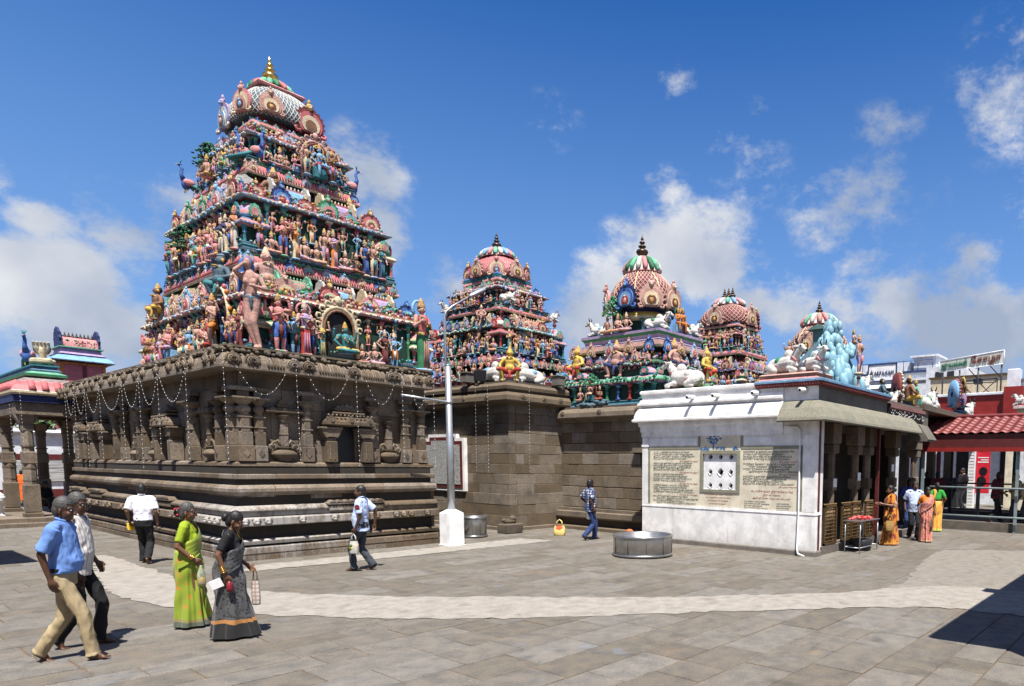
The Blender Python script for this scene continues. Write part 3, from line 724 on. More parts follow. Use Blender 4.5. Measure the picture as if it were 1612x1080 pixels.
# ------------------------------------------------------------------ sculpting: rounded limbs fused into one skin
def limb_geo(mb, prims, nu=12, nv=8):
    for p in prims:
        if p[0] == 'c':      # capsule (a, b, ra, rb[, flat])
            _, a, b, ra, rb = p[:5]; a, b = Vector(a), Vector(b); d = b - a
            if d.length < 1e-5: d = Vector((0, 0, 1e-4))
            dn = d.normalized()
            e = p[6] if len(p) > 6 and p[6] else (1, 1)
            if len(p) > 5 and p[5] == 'flat': mb.tube([a, b], [ra, rb], 16, ell=e)
            else:
                P = []; Rr = []
                for k in (1.0, .85, .5): P.append(a - dn * ra * k); Rr.append(max(ra * math.sqrt(max(0, 1 - k * k)), ra * .08))
                P += [a, b]; Rr += [ra, rb]
                for k in (.5, .85, 1.0): P.append(b + dn * rb * k); Rr.append(max(rb * math.sqrt(max(0, 1 - k * k)), rb * .08))
                mb.tube(P, Rr, nu, ell=e)
        else:                # ellipsoid (c, r, rot)
            rot = p[3] if len(p) > 3 else None
            mb.ell(p[1], p[2], 0, nu + 2, nv + 2, rot)

def sculpt(name, prims, voxel, mats, smooth=3, wrinkle=None, cut=None, mi=None, dec=None):
    """prims: ('c',a,b,ra,rb,..) / ('e',c,r,rot); mi = one material index per prim (nearest wins)"""
    mb = MB(); limb_geo(mb, prims); me = mb.mesh(name + '_src', [])
    o = bpy.data.objects.new('tmp', me); COL.objects.link(o)
    md = o.modifiers.new('r', 'REMESH'); md.mode = 'VOXEL'; md.voxel_size = voxel; md.use_smooth_shade = True
    if smooth:
        s = o.modifiers.new('s', 'SMOOTH'); s.factor = .5; s.iterations = smooth
    if dec:
        q = o.modifiers.new('d', 'DECIMATE'); q.ratio = dec
    dg = bpy.context.evaluated_depsgraph_get()
    res = bpy.data.meshes.new_from_object(o.evaluated_get(dg))
    bpy.data.objects.remove(o); bpy.data.meshes.remove(me)
    res.name = name; res.materials.clear()
    for q in (mats if isinstance(mats, (list, tuple)) else [mats]): res.materials.append(q)
    nv = len(res.vertices); co = np.empty(nv * 3, np.float32); res.vertices.foreach_get('co', co); co = co.reshape(-1, 3)
    if wrinkle:
        amp, frq, stretch = wrinkle; no = np.empty(nv * 3, np.float32); res.vertices.foreach_get('normal', no); no = no.reshape(-1, 3)
        for i in range(nv):
            p = Vector((co[i][0] * frq, co[i][1] * frq, co[i][2] * frq * stretch))
            v = mnoise.noise(p) + .5 * mnoise.noise(p * 2.3); v = 1 - abs(v) * 2.2
            co[i] += no[i] * (v * amp)
        res.vertices.foreach_set('co', co.reshape(-1)); res.update()
    nf = len(res.polygons)
    if mi is not None:
        ce = np.empty(nf * 3, np.float32); res.polygons.foreach_get('center', ce); ce = ce.reshape(-1, 3)
        best = np.full(nf, 1e9); idx = np.zeros(nf, np.int32)
        for p, q in zip(prims, mi):
            if p[0] == 'l': continue
            if p[0] == 'c':
                a, b = np.array(p[1], float), np.array(p[2], float); d = b - a; t = np.clip(((ce - a) @ d) / max(1e-9, d @ d), 0, 1)
                dist = np.linalg.norm(ce - (a + t[:, None] * d), axis=1) / (p[3] + (p[4] - p[3]) * t)
                dist = (dist - 1) * min(p[3], p[4])
            else:
                x = ce - np.array(p[1], float)
                if len(p) > 3 and p[3] is not None: x = x @ np.array(p[3])
                dist = (np.linalg.norm(x / np.array(p[2]), axis=1) - 1) * min(p[2])
            k = dist < best; best[k] = dist[k]; idx[k] = q
        res.polygons.foreach_set('material_index', idx)
    else: res.polygons.foreach_set('material_index', np.zeros(nf, np.int32))
    if cut:                          # drop faces for which cut(centre) is true
        import bmesh
        bm = bmesh.new(); bm.from_mesh(res); bmesh.ops.delete(bm, geom=[f for f in bm.faces if cut(f.calc_center_median())], context='FACES'); bm.to_mesh(res); bm.free()
    res.polygons.foreach_set('use_smooth', [True] * len(res.polygons)); res.update()
    return res

# ------------------------------------------------------------------ stucco statue kit (height 1, facing -Y)
rs = random.Random(42)
def P_(k): return PAL[k]
def fig(kind, skin, cloth, trim='gold', extra='red', crown=True, arms=2, seed=0):
    r = random.Random(seed); mb = MB(); sk, cl, tr, ex = P_(skin), P_(cloth), P_(trim), P_(extra)
    dz = 0.0
    if kind in ('stand', 'woman', 'dance'):
        lean = r.uniform(-.02, .02)
        if kind == 'woman':
            mb.lathe((0, 0, .02), [(.10, 0), (.105, .03), (.085, .15), (.088, .3), (.10, .44), (.085, .52), (.06, .56)], 10, cl, 1, .8)
            for k in range(5): mb.tube([(-.05 + k * .025, -.075, .03), (-.04 + k * .02, -.075, .45)], [.014, .006], 5, cl if k % 2 else ex)
            mb.limb((-.04, -.03, .03), (-.045, -.10, .02), .03, .02, 6, sk); mb.limb((.05, -.03, .03), (.055, -.10, .02), .03, .02, 6, sk)
            mb.tube([(.09, .02, .42), (.05, -.06, .62), (-.05, -.055, .78), (-.07, .02, .82), (-.06, .07, .6)], [.02, .035, .03, .025, .02], 6, cl)
        else:
            kx = .16 if kind == 'dance' else .06
            mb.limb((-.05, 0, .5), (-.06, -.02, .27), .065, .048, 7, cl); mb.limb((-.06, -.02, .27), (-.055, 0, .05), .045, .03, 7, sk)
            if kind == 'dance':
                mb.limb((.05, 0, .5), (kx, -.10, .42), .065, .05, 7, cl); mb.limb((kx, -.10, .42), (.05, -.09, .2), .045, .03, 7, sk); mb.limb((.05, -.09, .2), (.0, -.13, .19), .03, .02, 6, sk)
            else:
                mb.limb((.05, 0, .5), (kx, -.02, .27), .065, .048, 7, cl); mb.limb((kx, -.02, .27), (.06, 0, .05), .045, .03, 7, sk); mb.limb((.06, -.01, .03), (.07, -.09, .02), .03, .02, 6, sk)
            mb.limb((-.055, -.01, .03), (-.06, -.09, .02), .03, .02, 6, sk)
            mb.lathe((0, 0, .40), [(.11, 0), (.115, .06), (.10, .14), (.085, .17)], 9, cl, 1, .75)
            mb.tube([(0, -.085, .5), (0, -.09, .38), (0, -.07, .24)], [.035, .04, .02], 6, ex)
        hz = .5
    elif kind == 'sit':          # cross-legged
        dz = -.42
        for s in (-1, 1): mb.limb((s * .06, 0, .07), (s * .2, -.10, .07), .07, .05, 7, cl); mb.limb((s * .2, -.10, .06), (-s * .05, -.15, .05), .045, .035, 7, sk)
        mb.ell((0, .0, .08), (.13, .10, .08), cl, 9, 6)
        hz = .5
    else:                        # throne: one leg hanging
        dz = -.18
        mb.box(-.16, .16, -.06, .14, 0, .27, P_(r.choice(['teal', 'maroon', 'pink', 'sky'])))
        mb.limb((-.06, 0, .32), (-.08, -.16, .31), .065, .05, 7, cl); mb.limb((-.08, -.16, .31), (-.08, -.15, .06), .045, .035, 7, sk)
        mb.limb((.06, 0, .32), (.19, -.13, .31), .065, .05, 7, cl); mb.limb((.19, -.13, .30), (.0, -.17, .31), .045, .035, 7, sk)
        mb.ell((0, .0, .33), (.12, .10, .08), cl, 9, 6)
        hz = .5
    z0 = hz + dz
    mb.tube([(0, 0, z0 + .02), (0, 0, z0 + .12), (0, -.005, z0 + .22), (0, 0, z0 + .30), (0, 0, z0 + .33)], [.085, .07, .098, .10, .05], 9, sk if kind != 'woman' else ex, ell=(1, .75) if False else (1, .8))
    if kind == 'woman':
        for s in (-1, 1): mb.ell((s * .045, -.07, z0 + .23), (.04, .04, .04), ex, 8, 5)
    mb.tube([(0, -.07, z0 + .29), (.06, -.085, z0 + .22), (.0, -.095, z0 + .15), (-.06, -.085, z0 + .22), (0, -.07, z0 + .29)], .012, 5, tr)
    mb.lathe((0, 0, z0 + .03), [(.088, 0), (.092, .02), (.086, .04)], 9, tr, 1, .85)
    # arms
    conf = []
    for s in (-1, 1):
        m = r.choice(['down', 'up', 'bless', 'hip', 'fold'])
        conf.append((s, m, 0))
        if arms == 4: conf.append((s, 'back', .03))
    for s, m, y in conf:
        sh = Vector((s * .115, y, z0 + .29))
        el, ha = {'down': ((s * .16, .0, z0 + .13), (s * .16, -.05, z0 - .01)), 'up': ((s * .2, -.02, z0 + .30), (s * .17, -.03, z0 + .46)), 'bless': ((s * .165, -.02, z0 + .14), (s * .13, -.13, z0 + .22)),
                  'hip': ((s * .21, .02, z0 + .17), (s * .10, -.04, z0 + .05)), 'fold': ((s * .16, -.03, z0 + .14), (s * .02, -.12, z0 + .20)), 'back': ((s * .22, .03, z0 + .24), (s * .23, -.02, z0 + .39))}[m]
        mb.limb(sh, el, .036, .028, 6, sk); mb.limb(el, ha, .027, .02, 6, sk); mb.ell(ha, (.025, .025, .03), sk, 6, 4)
        mb.lathe(tuple(Vector(el) * .5 + sh * .5 - Vector((0, 0, .01))), [(.036, 0), (.036, .025)], 6, tr)
        if m in ('up', 'back') and r.random() < .7: mb.ell(Vector(ha) + Vector((0, 0, .045)), (.03, .03, .035), P_(r.choice(['white', 'gold', 'pink', 'blue', 'red'])), 6, 4)
    # head
    mb.tube([(0, 0, z0 + .31), (0, 0, z0 + .37)], .03, 6, sk)
    mb.ell((0, -.005, z0 + .405), (.048, .052, .06), sk, 9, 7)
    mb.ell((0, .012, z0 + .42), (.054, .052, .056), P_('black'), 9, 6)
    mb.ell((0, -.058, z0 + .40), (.01, .012, .014), sk, 5, 3)
    for s in (-1, 1): mb.ell((s * .02, -.05, z0 + .413), (.01, .008, .008), P_('black'), 5, 3); mb.ell((s * .052, .0, z0 + .39), (.012, .014, .022), tr, 5, 4)
    mb.box(-.016, .016, -.057, -.045, z0 + .372, z0 + .38, P_('red'))
    if crown: mb.lathe((0, .005, z0 + .44), [(.056, 0), (.06, .015), (.052, .03), (.054, .045), (.04, .075), (.042, .085), (.022, .115), (.02, .13), (.0, .15)], 8, [tr, ex, tr, tr, ex, tr, tr, tr])
    else: mb.ell((0, .01, z0 + .465), (.035, .035, .035), P_('black'), 7, 5)
    if r.random() < .3:
        mb.tube([(math.cos(R_(a)) * .13, .05, z0 + .40 + math.sin(R_(a)) * .14) for a in range(-40, 221, 26)], .022, 5, P_(r.choice(['gold', 'green', 'pink', 'sky'])))
    if kind != 'throne': mb.lathe((0, 0, -.012), [(.0, 0), (.13, 0), (.14, .02), (.11, .045), (.0, .046)], 9, P_(r.choice(['pink', 'sky', 'cream', 'mint'])))
    return mb.mesh('statue', PALM)
FIGS = {'stand': [], 'woman': [], 'dance': [], 'sit': [], 'throne': []}
SK = ['flesh', 'flesh', 'peach', 'pink', 'flesh', 'sky', 'teal', 'mint', 'brown', 'peach', 'pink']
CLS = ['red', 'blue', 'orange', 'yellow', 'green', 'white', 'lilac', 'rose', 'pink', 'teal', 'cream', 'maroon', 'navy']
for kind, n in (('stand', 12), ('woman', 9), ('dance', 5), ('sit', 8), ('throne', 6)):
    for i in range(n):
        sk = rs.choice(SK if kind != 'woman' else ['flesh', 'peach', 'pink', 'flesh'])
        FIGS[kind].append(fig(kind, sk, rs.choice(CLS), rs.choice(['gold', 'yellow', 'cream', 'gold']), rs.choice(CLS), rs.random() < .8 or kind != 'woman', 4 if (kind != 'woman' and rs.random() < .35) else 2, i * 7 + 3))

# horseshoe arch medallions
def horseshoe(r, sc=0.0, n=26, seed=0, bx=.62):
    P = [(-bx * r, -.62 * r)]
    for i in range(n + 1):
        a = R_(-38 + 256 * (1 - i / n)); q = r * (1 + sc * (1 if i % 2 else -1))
        P.append((math.cos(a) * q, math.sin(a) * q * 1.06 + .1 * r))
    P.append((bx * r, -.62 * r))
    return P
def arch_mesh(c1, c2, c3, c4, face='gold', fan=True, fill=None):
    mb = MB(); U = (1, 0, 0); V = (0, 0, 1)
    mb.ext(horseshoe(.5, .07 if fan else .0), (0, .06, .33), U, V, (0, -.09, 0), P_(c1))
    mb.ext(horseshoe(.40), (0, -.03, .30), U, V, (0, -.035, 0), P_(c2), ms=P_(c3))
    mb.ext(horseshoe(.30), (0, -.065, .27), U, V, (0, -.03, 0), P_(c3), ms=P_(c2))
    mb.ext(horseshoe(.19), (0, -.095, .24), U, V, (0, -.012, 0), P_(c4))
    mb.ell((0, -.02, .92), (.12, .10, .13), P_(face), 8, 6); mb.ell((0, -.10, .88), (.07, .06, .05), P_(c3), 7, 5)
    for s in (-1, 1):
        mb.ell((s * .045, -.105, .95), (.022, .02, .022), P_('white'), 6, 4); mb.ell((s * .11, 0, .99), (.04, .03, .07), P_(c1), 6, 4)
        mb.tube([(s * .34, -.05, .0), (s * .48, -.06, -.02), (s * .52, -.05, .10), (s * .44, -.05, .12)], [.06, .055, .04, .02], 6, P_(c2))
    mb.tube([(0, 0, 1.02), (0, 0, 1.12), (0, 0, 1.2)], [.05, .06, .01], 6, P_(face))
    if fill: mb.ell((0, -.11, .26), (.09, .05, .13), P_(fill), 8, 6); mb.ell((0, -.125, .42), (.055, .05, .06), P_(fill), 7, 5)
    return mb.mesh('arch_medallion', PALM)
ARCH = [arch_mesh('blue', 'rose', 'pink', 'maroon', 'mint', True, 'flesh'), arch_mesh('pink', 'cream', 'peach', 'maroon', 'flesh', False, 'sky'), arch_mesh('sky', 'white', 'pink', 'red', 'sky', True, 'flesh'),
        arch_mesh('green', 'mint', 'pink', 'dkgreen', 'mint', True), arch_mesh('lilac', 'white', 'sky', 'brown', 'lilac', False, 'peach'), arch_mesh('peach', 'flesh', 'cream', 'maroon', 'peach', True, 'gold'),
        arch_mesh('navy', 'blue', 'sky', 'red', 'blue', True, 'peach'), arch_mesh('maroon', 'rose', 'cream', 'brown', 'gold', True), arch_mesh('flesh', 'sky', 'mint', 'dkgreen', 'mint', False, 'pink')]

def column_mesh(c1, c2, c3):
    mb = MB(); a, b, c = P_(c1), P_(c2), P_(c3)
    mb.bev(-.13, .13, -.13, .13, 0, .10, .02, c); mb.lathe((0, 0, .10), [(.10, 0), (.085, .05), (.08, .40), (.095, .42), (.095, .46), (.075, .48), (.075, .56), (.12, .62), (.12, .67), (.085, .72), (.14, .80), (.17, .84)], 8,
             [a, a, b, b, a, a, c, c, a, b, b])
    mb.bev(-.19, .19, -.19, .19, .94, 1.0, .015, c)
    return mb.mesh('column', PALM)
COLM = [column_mesh('maroon', 'pink', 'cream'), column_mesh('rose', 'cream', 'maroon'), column_mesh('teal', 'mint', 'slate'), column_mesh('peach', 'cream', 'maroon'), column_mesh('blue', 'sky', 'navy'), column_mesh('green', 'mint', 'teal'), column_mesh('red', 'rose', 'maroon')]

def kuta_mesh(c1, c2, c3, c4, nc=4):
    """little square pavilion, 1 wide, 1.75 high"""
    mb = MB(); a, b, c, d = P_(c1), P_(c2), P_(c3), P_(c4)
    mb.rect(-.42, .42, -.42, .42, [(0, 0), (.06, 0), (.06, .06), (.02, .08), (.02, .12), (.05, .14), (0, .18)], [P_('slate')] * 3 + [P_('teal')] * 3)
    mb.box(-.30, .30, -.30, .30, 0, .72, P_('dkgreen'))
    for sx in (-1, 1):
        for sy in (-1, 1):
            mb.lathe((sx * .34, sy * .34, .16), [(.08, 0), (.065, .05), (.06, .3), (.08, .33), (.06, .36), (.09, .44), (.11, .5)], 8, [a, a, b, b, a, a])
    mb.rect(-.36, .36, -.36, .36, [(-.3, .66), (.06, .66), (.08, .70), (.16, .72), (.17, .76), (.10, .82), (.04, .84), (.04, .88), (-.3, .88)], [c, c, d, d, c, c, b, b])
    for i in range(-3, 4):
        for s in (0, 1):
            x = i * .14
            if s: mb.ell((x, -.51, .73), (.05, .03, .035), b, 6, 4)
            else: mb.ell((-.51, x, .73), (.03, .05, .035), b, 6, 4)
    mb.lathe((0, 0, .88), [(.34, 0), (.34, .06), (.46, .08), (.47, .12), (.44, .22), (.36, .34), (.22, .44), (.16, .46), (.16, .5), (.08, .54)], 8, [P_('maroon'), b, b, c, d, c, d, b, a], a0=R_(22.5))
    for an in (0, 90, 180, 270):
        u = Vector((math.cos(R_(an)), math.sin(R_(an)), 0)); v = Vector((-u.y, u.x, 0))
        mb.ext(horseshoe(.20, .06, 14), u * .42 + Vector((0, 0, 1.06)), v, (0, 0, 1), u * .07, P_('mint') if an % 180 else a); mb.ext(horseshoe(.12, 0, 10), u * .49 + Vector((0, 0, 1.05)), v, (0, 0, 1), u * .03, P_('pink'))
    mb.lathe((0, 0, 1.42), [(.10, 0), (.06, .04), (.11, .10), (.12, .15), (.05, .2), (.07, .23), (.03, .28), (.0, .36)], 8, P_('maroon'))
    return mb.mesh('corner_pavilion', PALM)
KUTA = [kuta_mesh('rose', 'mint', 'cream', 'pink'), kuta_mesh('maroon', 'cream', 'green', 'pink'), kuta_mesh('teal', 'sky', 'pink', 'lilac'), kuta_mesh('red', 'pink', 'rose', 'white')]

def barrel_mesh(c1, c2, c3, lat=True):
    """wagon roof 1 long (x), .42 high, over a little entablature"""
    mb = MB(); a, b, c = P_(c1), P_(c2), P_(c3)
    mb.rect(-.44, .44, -.16, .16, [(-.1, 0), (.03, 0), (.04, .03), (.09, .05), (.10, .08), (.03, .12), (.03, .15), (-.1, .15)], [b, b, c, c, b, P_('maroon'), P_('maroon')])
    n = 8; P = []
    for i in range(n + 1):
        an = R_(180 * i / n); P.append((-math.cos(an) * .2, .15 + math.sin(an) ** .8 * .27))
    mb.ext(P, (-.42, 0, 0), (0, 1, 0), (0, 0, 1), (.84, 0, 0), b, ms=a)
    if lat:
        for k in range(15):
            x = -.40 + k * .057
            for s in (-1, 1):
                mb.tube([(x + s * -.06, -.205, .17), (x + s * .0, -.17, .31), (x + s * .06, -.07, .42)], .009, 4, c, caps=False)
    for x in (-.42, .42): mb.ext(horseshoe(.25, .05, 14), (x - .03, 0, .27), (0, 1, 0), (0, 0, 1), (.06, 0, 0), c)
    mb.box(-.42, .42, -.03, .03, .415, .45, b)
    for k in range(9): mb.ell((-.36 + k * .09, 0, .47), (.025, .025, .04), c, 6, 4)
    return mb.mesh('barrel_roof', PALM)
BARR = [barrel_mesh('red', 'pink', 'cream'), barrel_mesh('rose', 'cream', 'mint'), barrel_mesh('sky', 'pink', 'white', False), barrel_mesh('lilac', 'rose', 'cream', False)]

# big figures
def giant_mesh(skin='flesh', cloth='brown', hair='black', trim='gold', thick=1.0, crown=True):
    """squatting roof bearer, 1 high, hands on wide knees, facing -Y"""
    t = thick
    pr = [('c', (0, 0, .36), (0, -.02, .62), .13 * t, .15), ('e', (0, -.07, .42), (.14 * t, .12 * t, .13)), ('c', (-.11, 0, .66), (.11, 0, .66), .08, .08), ('c', (0, 0, .70), (0, -.02, .78), .055, .05),
          ('e', (0, -.03, .86), (.085, .09, .105)), ('e', (0, -.115, .845), (.02, .03, .025))]
    mi = [0, 0, 0, 0, 0, 0]
    for s in (-1, 1):
        pr += [('c', (s * .09, -.02, .32), (s * .26, -.20, .36), .095, .07), ('c', (s * .26, -.20, .36), (s * .2, -.12, .06), .062, .04), ('c', (s * .2, -.13, .03), (s * .23, -.25, .02), .04, .03),
               ('c', (s * .17, 0, .66), (s * .30, -.02, .50), .062, .048), ('c', (s * .30, -.02, .50), (s * .27, -.19, .43), .045, .034), ('e', (s * .27, -.21, .43), (.04, .045, .03)), ('e', (s * .088, -.02, .86), (.02, .03, .045))]
        mi += [1, 0, 0, 0, 0, 0, 3]
    pr += [('e', (0, -.02, .30), (.16 * t, .14, .085)), ('c', (0, -.15, .28), (0, -.2, .12), .05, .03), ('e', (0, .02, .89), (.095, .085, .10))]; mi += [1, 1, 2]
    for a in range(0, 360, 30): pr.append(('e', (math.cos(R_(a)) * .085, -.06 + math.sin(R_(a)) * .075 - .05, .70 + math.sin(R_(a)) * -.03), (.022, .022, .02))); mi.append(3)
    if crown: pr += [('c', (0, 0, .95), (0, 0, 1.05), .075, .035)]; mi += [3]
    for s in (-1, 1): pr += [('e', (s * .032, -.112, .875), (.013, .01, .010))]; mi += [2]
    return sculpt('giant', pr, .014, [PALM[P_(skin)], PALM[P_(cloth)], PALM[P_(hair)], PALM[P_(trim)]], 2, mi=mi, dec=.5)
GIANT = [giant_mesh('peach', 'flesh', 'brown', 'cream'), giant_mesh('brown', 'yellow', 'black', 'gold'), giant_mesh('flesh', 'navy', 'gold', 'gold'), giant_mesh('yellow', 'red', 'gold', 'gold'), giant_mesh('slate', 'teal', 'black', 'gold', 1.1, False)]

def bull_mesh(cloth='green', trim='red'):
    """lying white bull, 1 long, facing +X"""
    W_, H_, C_, T_ = 0, 1, 2, 3
    pr = [('c', (-.30, 0, .22), (.20, 0, .25), .17, .165), ('e', (.10, 0, .42), (.13, .09, .13)), ('c', (.24, 0, .32), (.40, 0, .50), .12, .085), ('e', (.45, 0, .56), (.11, .075, .075)), ('c', (.50, 0, .54), (.59, 0, .49), .055, .045),
          ('e', (.625, 0, .478), (.026, .04, .032)), ('c', (.28, 0, .30), (.36, 0, .18), .05, .03)]
    mi = [W_, W_, W_, W_, W_, H_, W_]
    for s in (-1, 1):
        pr += [('c', (.20, s * .10, .12), (.42, s * .12, .07), .07, .045), ('c', (.42, s * .12, .05), (.26, s * .15, .04), .04, .035), ('c', (-.30, s * .13, .16), (-.14, s * .19, .09), .12, .07), ('c', (-.14, s * .19, .06), (-.30, s * .2, .04), .045, .035),
               ('c', (.41, s * .04, .61), (.40, s * .09, .70), .026, .021), ('c', (.40, s * .09, .70), (.44, s * .075, .78), .021, .010), ('c', (.40, s * .07, .57), (.36, s * .16, .56), .03, .015), ('e', (.50, s * .064, .58), (.022, .014, .018)), ('e', (.26, s * .155, .04), (.045, .036, .034))]
        mi += [W_, W_, W_, W_, H_, H_, W_, H_, H_]
    pr += [('c', (-.46, 0, .25), (-.48, .06, .06), .025, .02), ('e', (-.12, 0, .30), (.13, .175, .115)), ('c', (.30, -.125, .36), (.36, -.06, .28), .022, .02), ('c', (.30, .125, .36), (.36, .06, .28), .022, .02), ('e', (-.12, 0, .2), (.145, .178, .04))]
    mi += [W_, C_, T_, T_, T_]
    return sculpt('bull', pr, .0105, [PALM[P_('white')], PALM[P_('black')], PALM[P_(cloth)], PALM[P_(trim)]], 1, mi=mi, dec=.6)
BULL = [bull_mesh('green', 'rose'), bull_mesh('sky', 'orange'), bull_mesh('white', 'rose')]

def peacock_mesh():
    mb = MB(); b = P_('blue')
    mb.ell((0, 0, .30), (.13, .13, .2), b, 10, 7); mb.tube([(0, -.05, .40), (0, -.12, .58), (0, -.08, .76), (0, -.14, .86)], [.09, .055, .045, .04], 8, b)
    mb.ell((0, -.15, .87), (.05, .07, .05), b, 8, 6); mb.tube([(0, -.2, .87), (0, -.28, .84)], [.02, .004], 5, P_('yellow'))
    for k in (-1, 0, 1): mb.tube([(k * .01, -.13, .9), (k * .05, -.11, 1.02)], [.008, .02], 5, P_('teal'))
    for k in range(7):
        x = (k - 3) * .075; mb.tube([(x * .3, .1, .3), (x * .8, .35, .18), (x * 1.5, .78, .02)], [.05, .06, .035], 6, P_('green') if k % 2 else P_('teal'))
        mb.ell((x * 1.5, .78, .03), (.045, .05, .03), P_('sky'), 6, 4)
    for s in (-1, 1): mb.ell((s * .12, .06, .34), (.04, .17, .11), P_('pink'), 8, 5); mb.limb((s * .05, 0, .15), (s * .05, -.03, .02), .02, .015, 5, P_('yellow'))
    return mb.mesh('peacock', PALM)
PEA = peacock_mesh()
def stucco_tree_mesh(seed, c='dkgreen', c2='green'):
    r = random.Random(seed); mb = MB()
    mb.tube([(0, 0, 0), (.03, 0, .25), (-.02, 0, .5)], [.07, .05, .04], 7, P_('brown'))
    for k in range(4): mb.tube([(0, 0, .42), (r.uniform(-.25, .25), r.uniform(-.12, .12), .7)], [.03, .015], 5, P_('brown'))
    for k in range(230):
        a = r.uniform(0, 6.28); q = r.uniform(.1, .38); z = r.uniform(.48, 1.0); q *= math.sin(max(.2, (1.08 - z) / .6 * 1.5))
        mb.ell((math.cos(a) * q, math.sin(a) * q * .7, z), (r.uniform(.015, .042), r.uniform(.015, .042), r.uniform(.015, .035)), P_(c) if k % 3 else P_(c2), 6, 4)
    return mb.mesh('stucco_tree', PALM)
TREE = [stucco_tree_mesh(1), stucco_tree_mesh(2, 'green', 'mint')]
def mandorla_mesh():
    mb = MB()
    pts = [(math.sin(R_(a)) * .34, .04, .5 + math.cos(R_(a)) * .52) for a in range(0, 361, 15)]
    mb.tube(pts, .035, 6, P_('cream'), caps=False)
    for i in range(0, len(pts) - 1): mb.ell((pts[i][0] * 1.13, .04, .5 + (pts[i][2] - .5) * 1.1), (.04, .03, .045), P_('orange') if i % 2 else P_('rose'), 6, 4)
    return mb.mesh('flame_ring', PALM)
MAND = mandorla_mesh()
def torana_mesh(c1='peach', c2='maroon'):
    """scalloped arch standing over a statue, 1 wide 1 high"""
    mb = MB()
    pts = [(-.42, 0, 0), (-.42, 0, .5)] + [(-.42 * math.cos(R_(a)) , 0, .55 + math.sin(R_(a)) * .42) for a in range(0, 181, 20)] + [(.42, 0, .5), (.42, 0, 0)]
    mb.tube(pts, .05, 6, P_(c1)); mb.tube([(p[0] * .84, -.02, p[2] * .93) for p in pts], .03, 6, P_(c2))
    for a in range(0, 181, 20): mb.tube([(-.5 * math.cos(R_(a)) + .06 * math.cos(R_(q)), -.02, .57 + math.sin(R_(a)) * .5 + .06 * math.sin(R_(q))) for q in range(0, 301, 60)], .025, 5, P_(c1))
    mb.box(-.38, .38, .05, .09, 0, .85, P_('black')); mb.ell((0, -.02, 1.1), (.09, .06, .1), P_(c1), 7, 5)
    return mb.mesh('scalloped_arch', PALM)
TOR = [torana_mesh(), torana_mesh('pink', 'rose'), torana_mesh('cream', 'brown')]
# ------------------------------------------------------------------ painted towers
WR = -math.pi / 2
def finial(root, x, y, z, h, mat, name='finial'):
    mb = MB(); mb.lathe((0, 0, 0), [(.16, 0), (.12, .05), (.10, .09), (.22, .15), (.27, .24), (.24, .32), (.11, .38), (.09, .41), (.17, .46), (.17, .50), (.08, .54), (.06, .58), (.12, .63), (.12, .67), (.05, .72), (.04, .75), (.07, .79), (.04, .86), (.0, 1.0)], 14, 0)
    return put(name, mb.mesh(name, mat), root, Vector((x, y, z)) - wloc(root), 0, h)
def ornament(root, rect, z, step, size, cols, seed, out=0.0, faces='SW', jz=.03):
    """run of small stucco knobs and curls along a ledge"""
    r = random.Random(seed); x0, x1, y0, y1 = rect; mb = MB()
    for face in faces:
        a, b = (x0, x1) if face in 'SN' else (y0, y1); t = a
        while t <= b:
            s = size * r.uniform(.7, 1.3); p = {'S': (t, y0 - out), 'W': (x0 - out, t), 'N': (t, y1 + out), 'E': (x1 + out, t)}[face]
            c = P_(r.choice(cols))
            if r.random() < .6: mb.ell((p[0], p[1], z + r.uniform(-jz, jz)), (s, s, s * r.uniform(.8, 1.5)), c, 6, 4)
            else: mb.tube([(p[0] - s, p[1], z), (p[0] - s * .6, p[1] - s * .3, z + s * 1.3), (p[0] + s * .5, p[1] - s * .3, z + s * 1.5), (p[0] + s, p[1], z + s * .4)], [s * .55, s * .5, s * .4, s * .2], 5, c)
            t += step * r.uniform(.75, 1.25)
    return mb.build('ornament', PALM, root, kind='stuff')
def ribs(root, rect, za, zb, out0, out1, step, col, faces='SW', w_=.35):
    x0, x1, y0, y1 = rect; mb = MB()
    for face in faces:
        a, b = (x0, x1) if face == 'S' else (y0, y1); t = a + step / 2
        while t < b:
            if face == 'S': mb.tube([(t, y0 - out0, za), (t, y0 - (out0 * .45 + out1 * .55) - .015, (za + zb) / 2), (t, y0 - out1, zb)], step * w_, 5, P_(col))
            else: mb.tube([(x0 - out0, t, za), (x0 - (out0 * .45 + out1 * .55) - .015, t, (za + zb) / 2), (x0 - out1, t, zb)], step * w_, 5, P_(col))
            t += step
    return mb.build('roof_ribs', PALM, root, kind='stuff')
def place(root, name, me, p, rz=0.0, sc=1.0, label=None):
    return put(name, me, root, Vector(p) - wloc(root), rz, sc, label=label)
def rect_of(c, h): return (c[0] - h[0], c[0] + h[0], c[1] - h[1], c[1] + h[1])
def lattice(root, fn, nu, nv, rad, col, name='lattice'):
    """criss-cross strips laid over a dome; fn(u,v) gives the surface point"""
    mb = MB()
    for k in range(nu):
        for s in (-1, 1):
            pts = [fn(k / nu + s * .5 * v / nv * (nv / nu), v / nv) for v in range(nv + 1)]
            mb.tube(pts, rad, 4, P_(col), caps=False)
    return mb.build(name, PALM, root, kind='stuff')

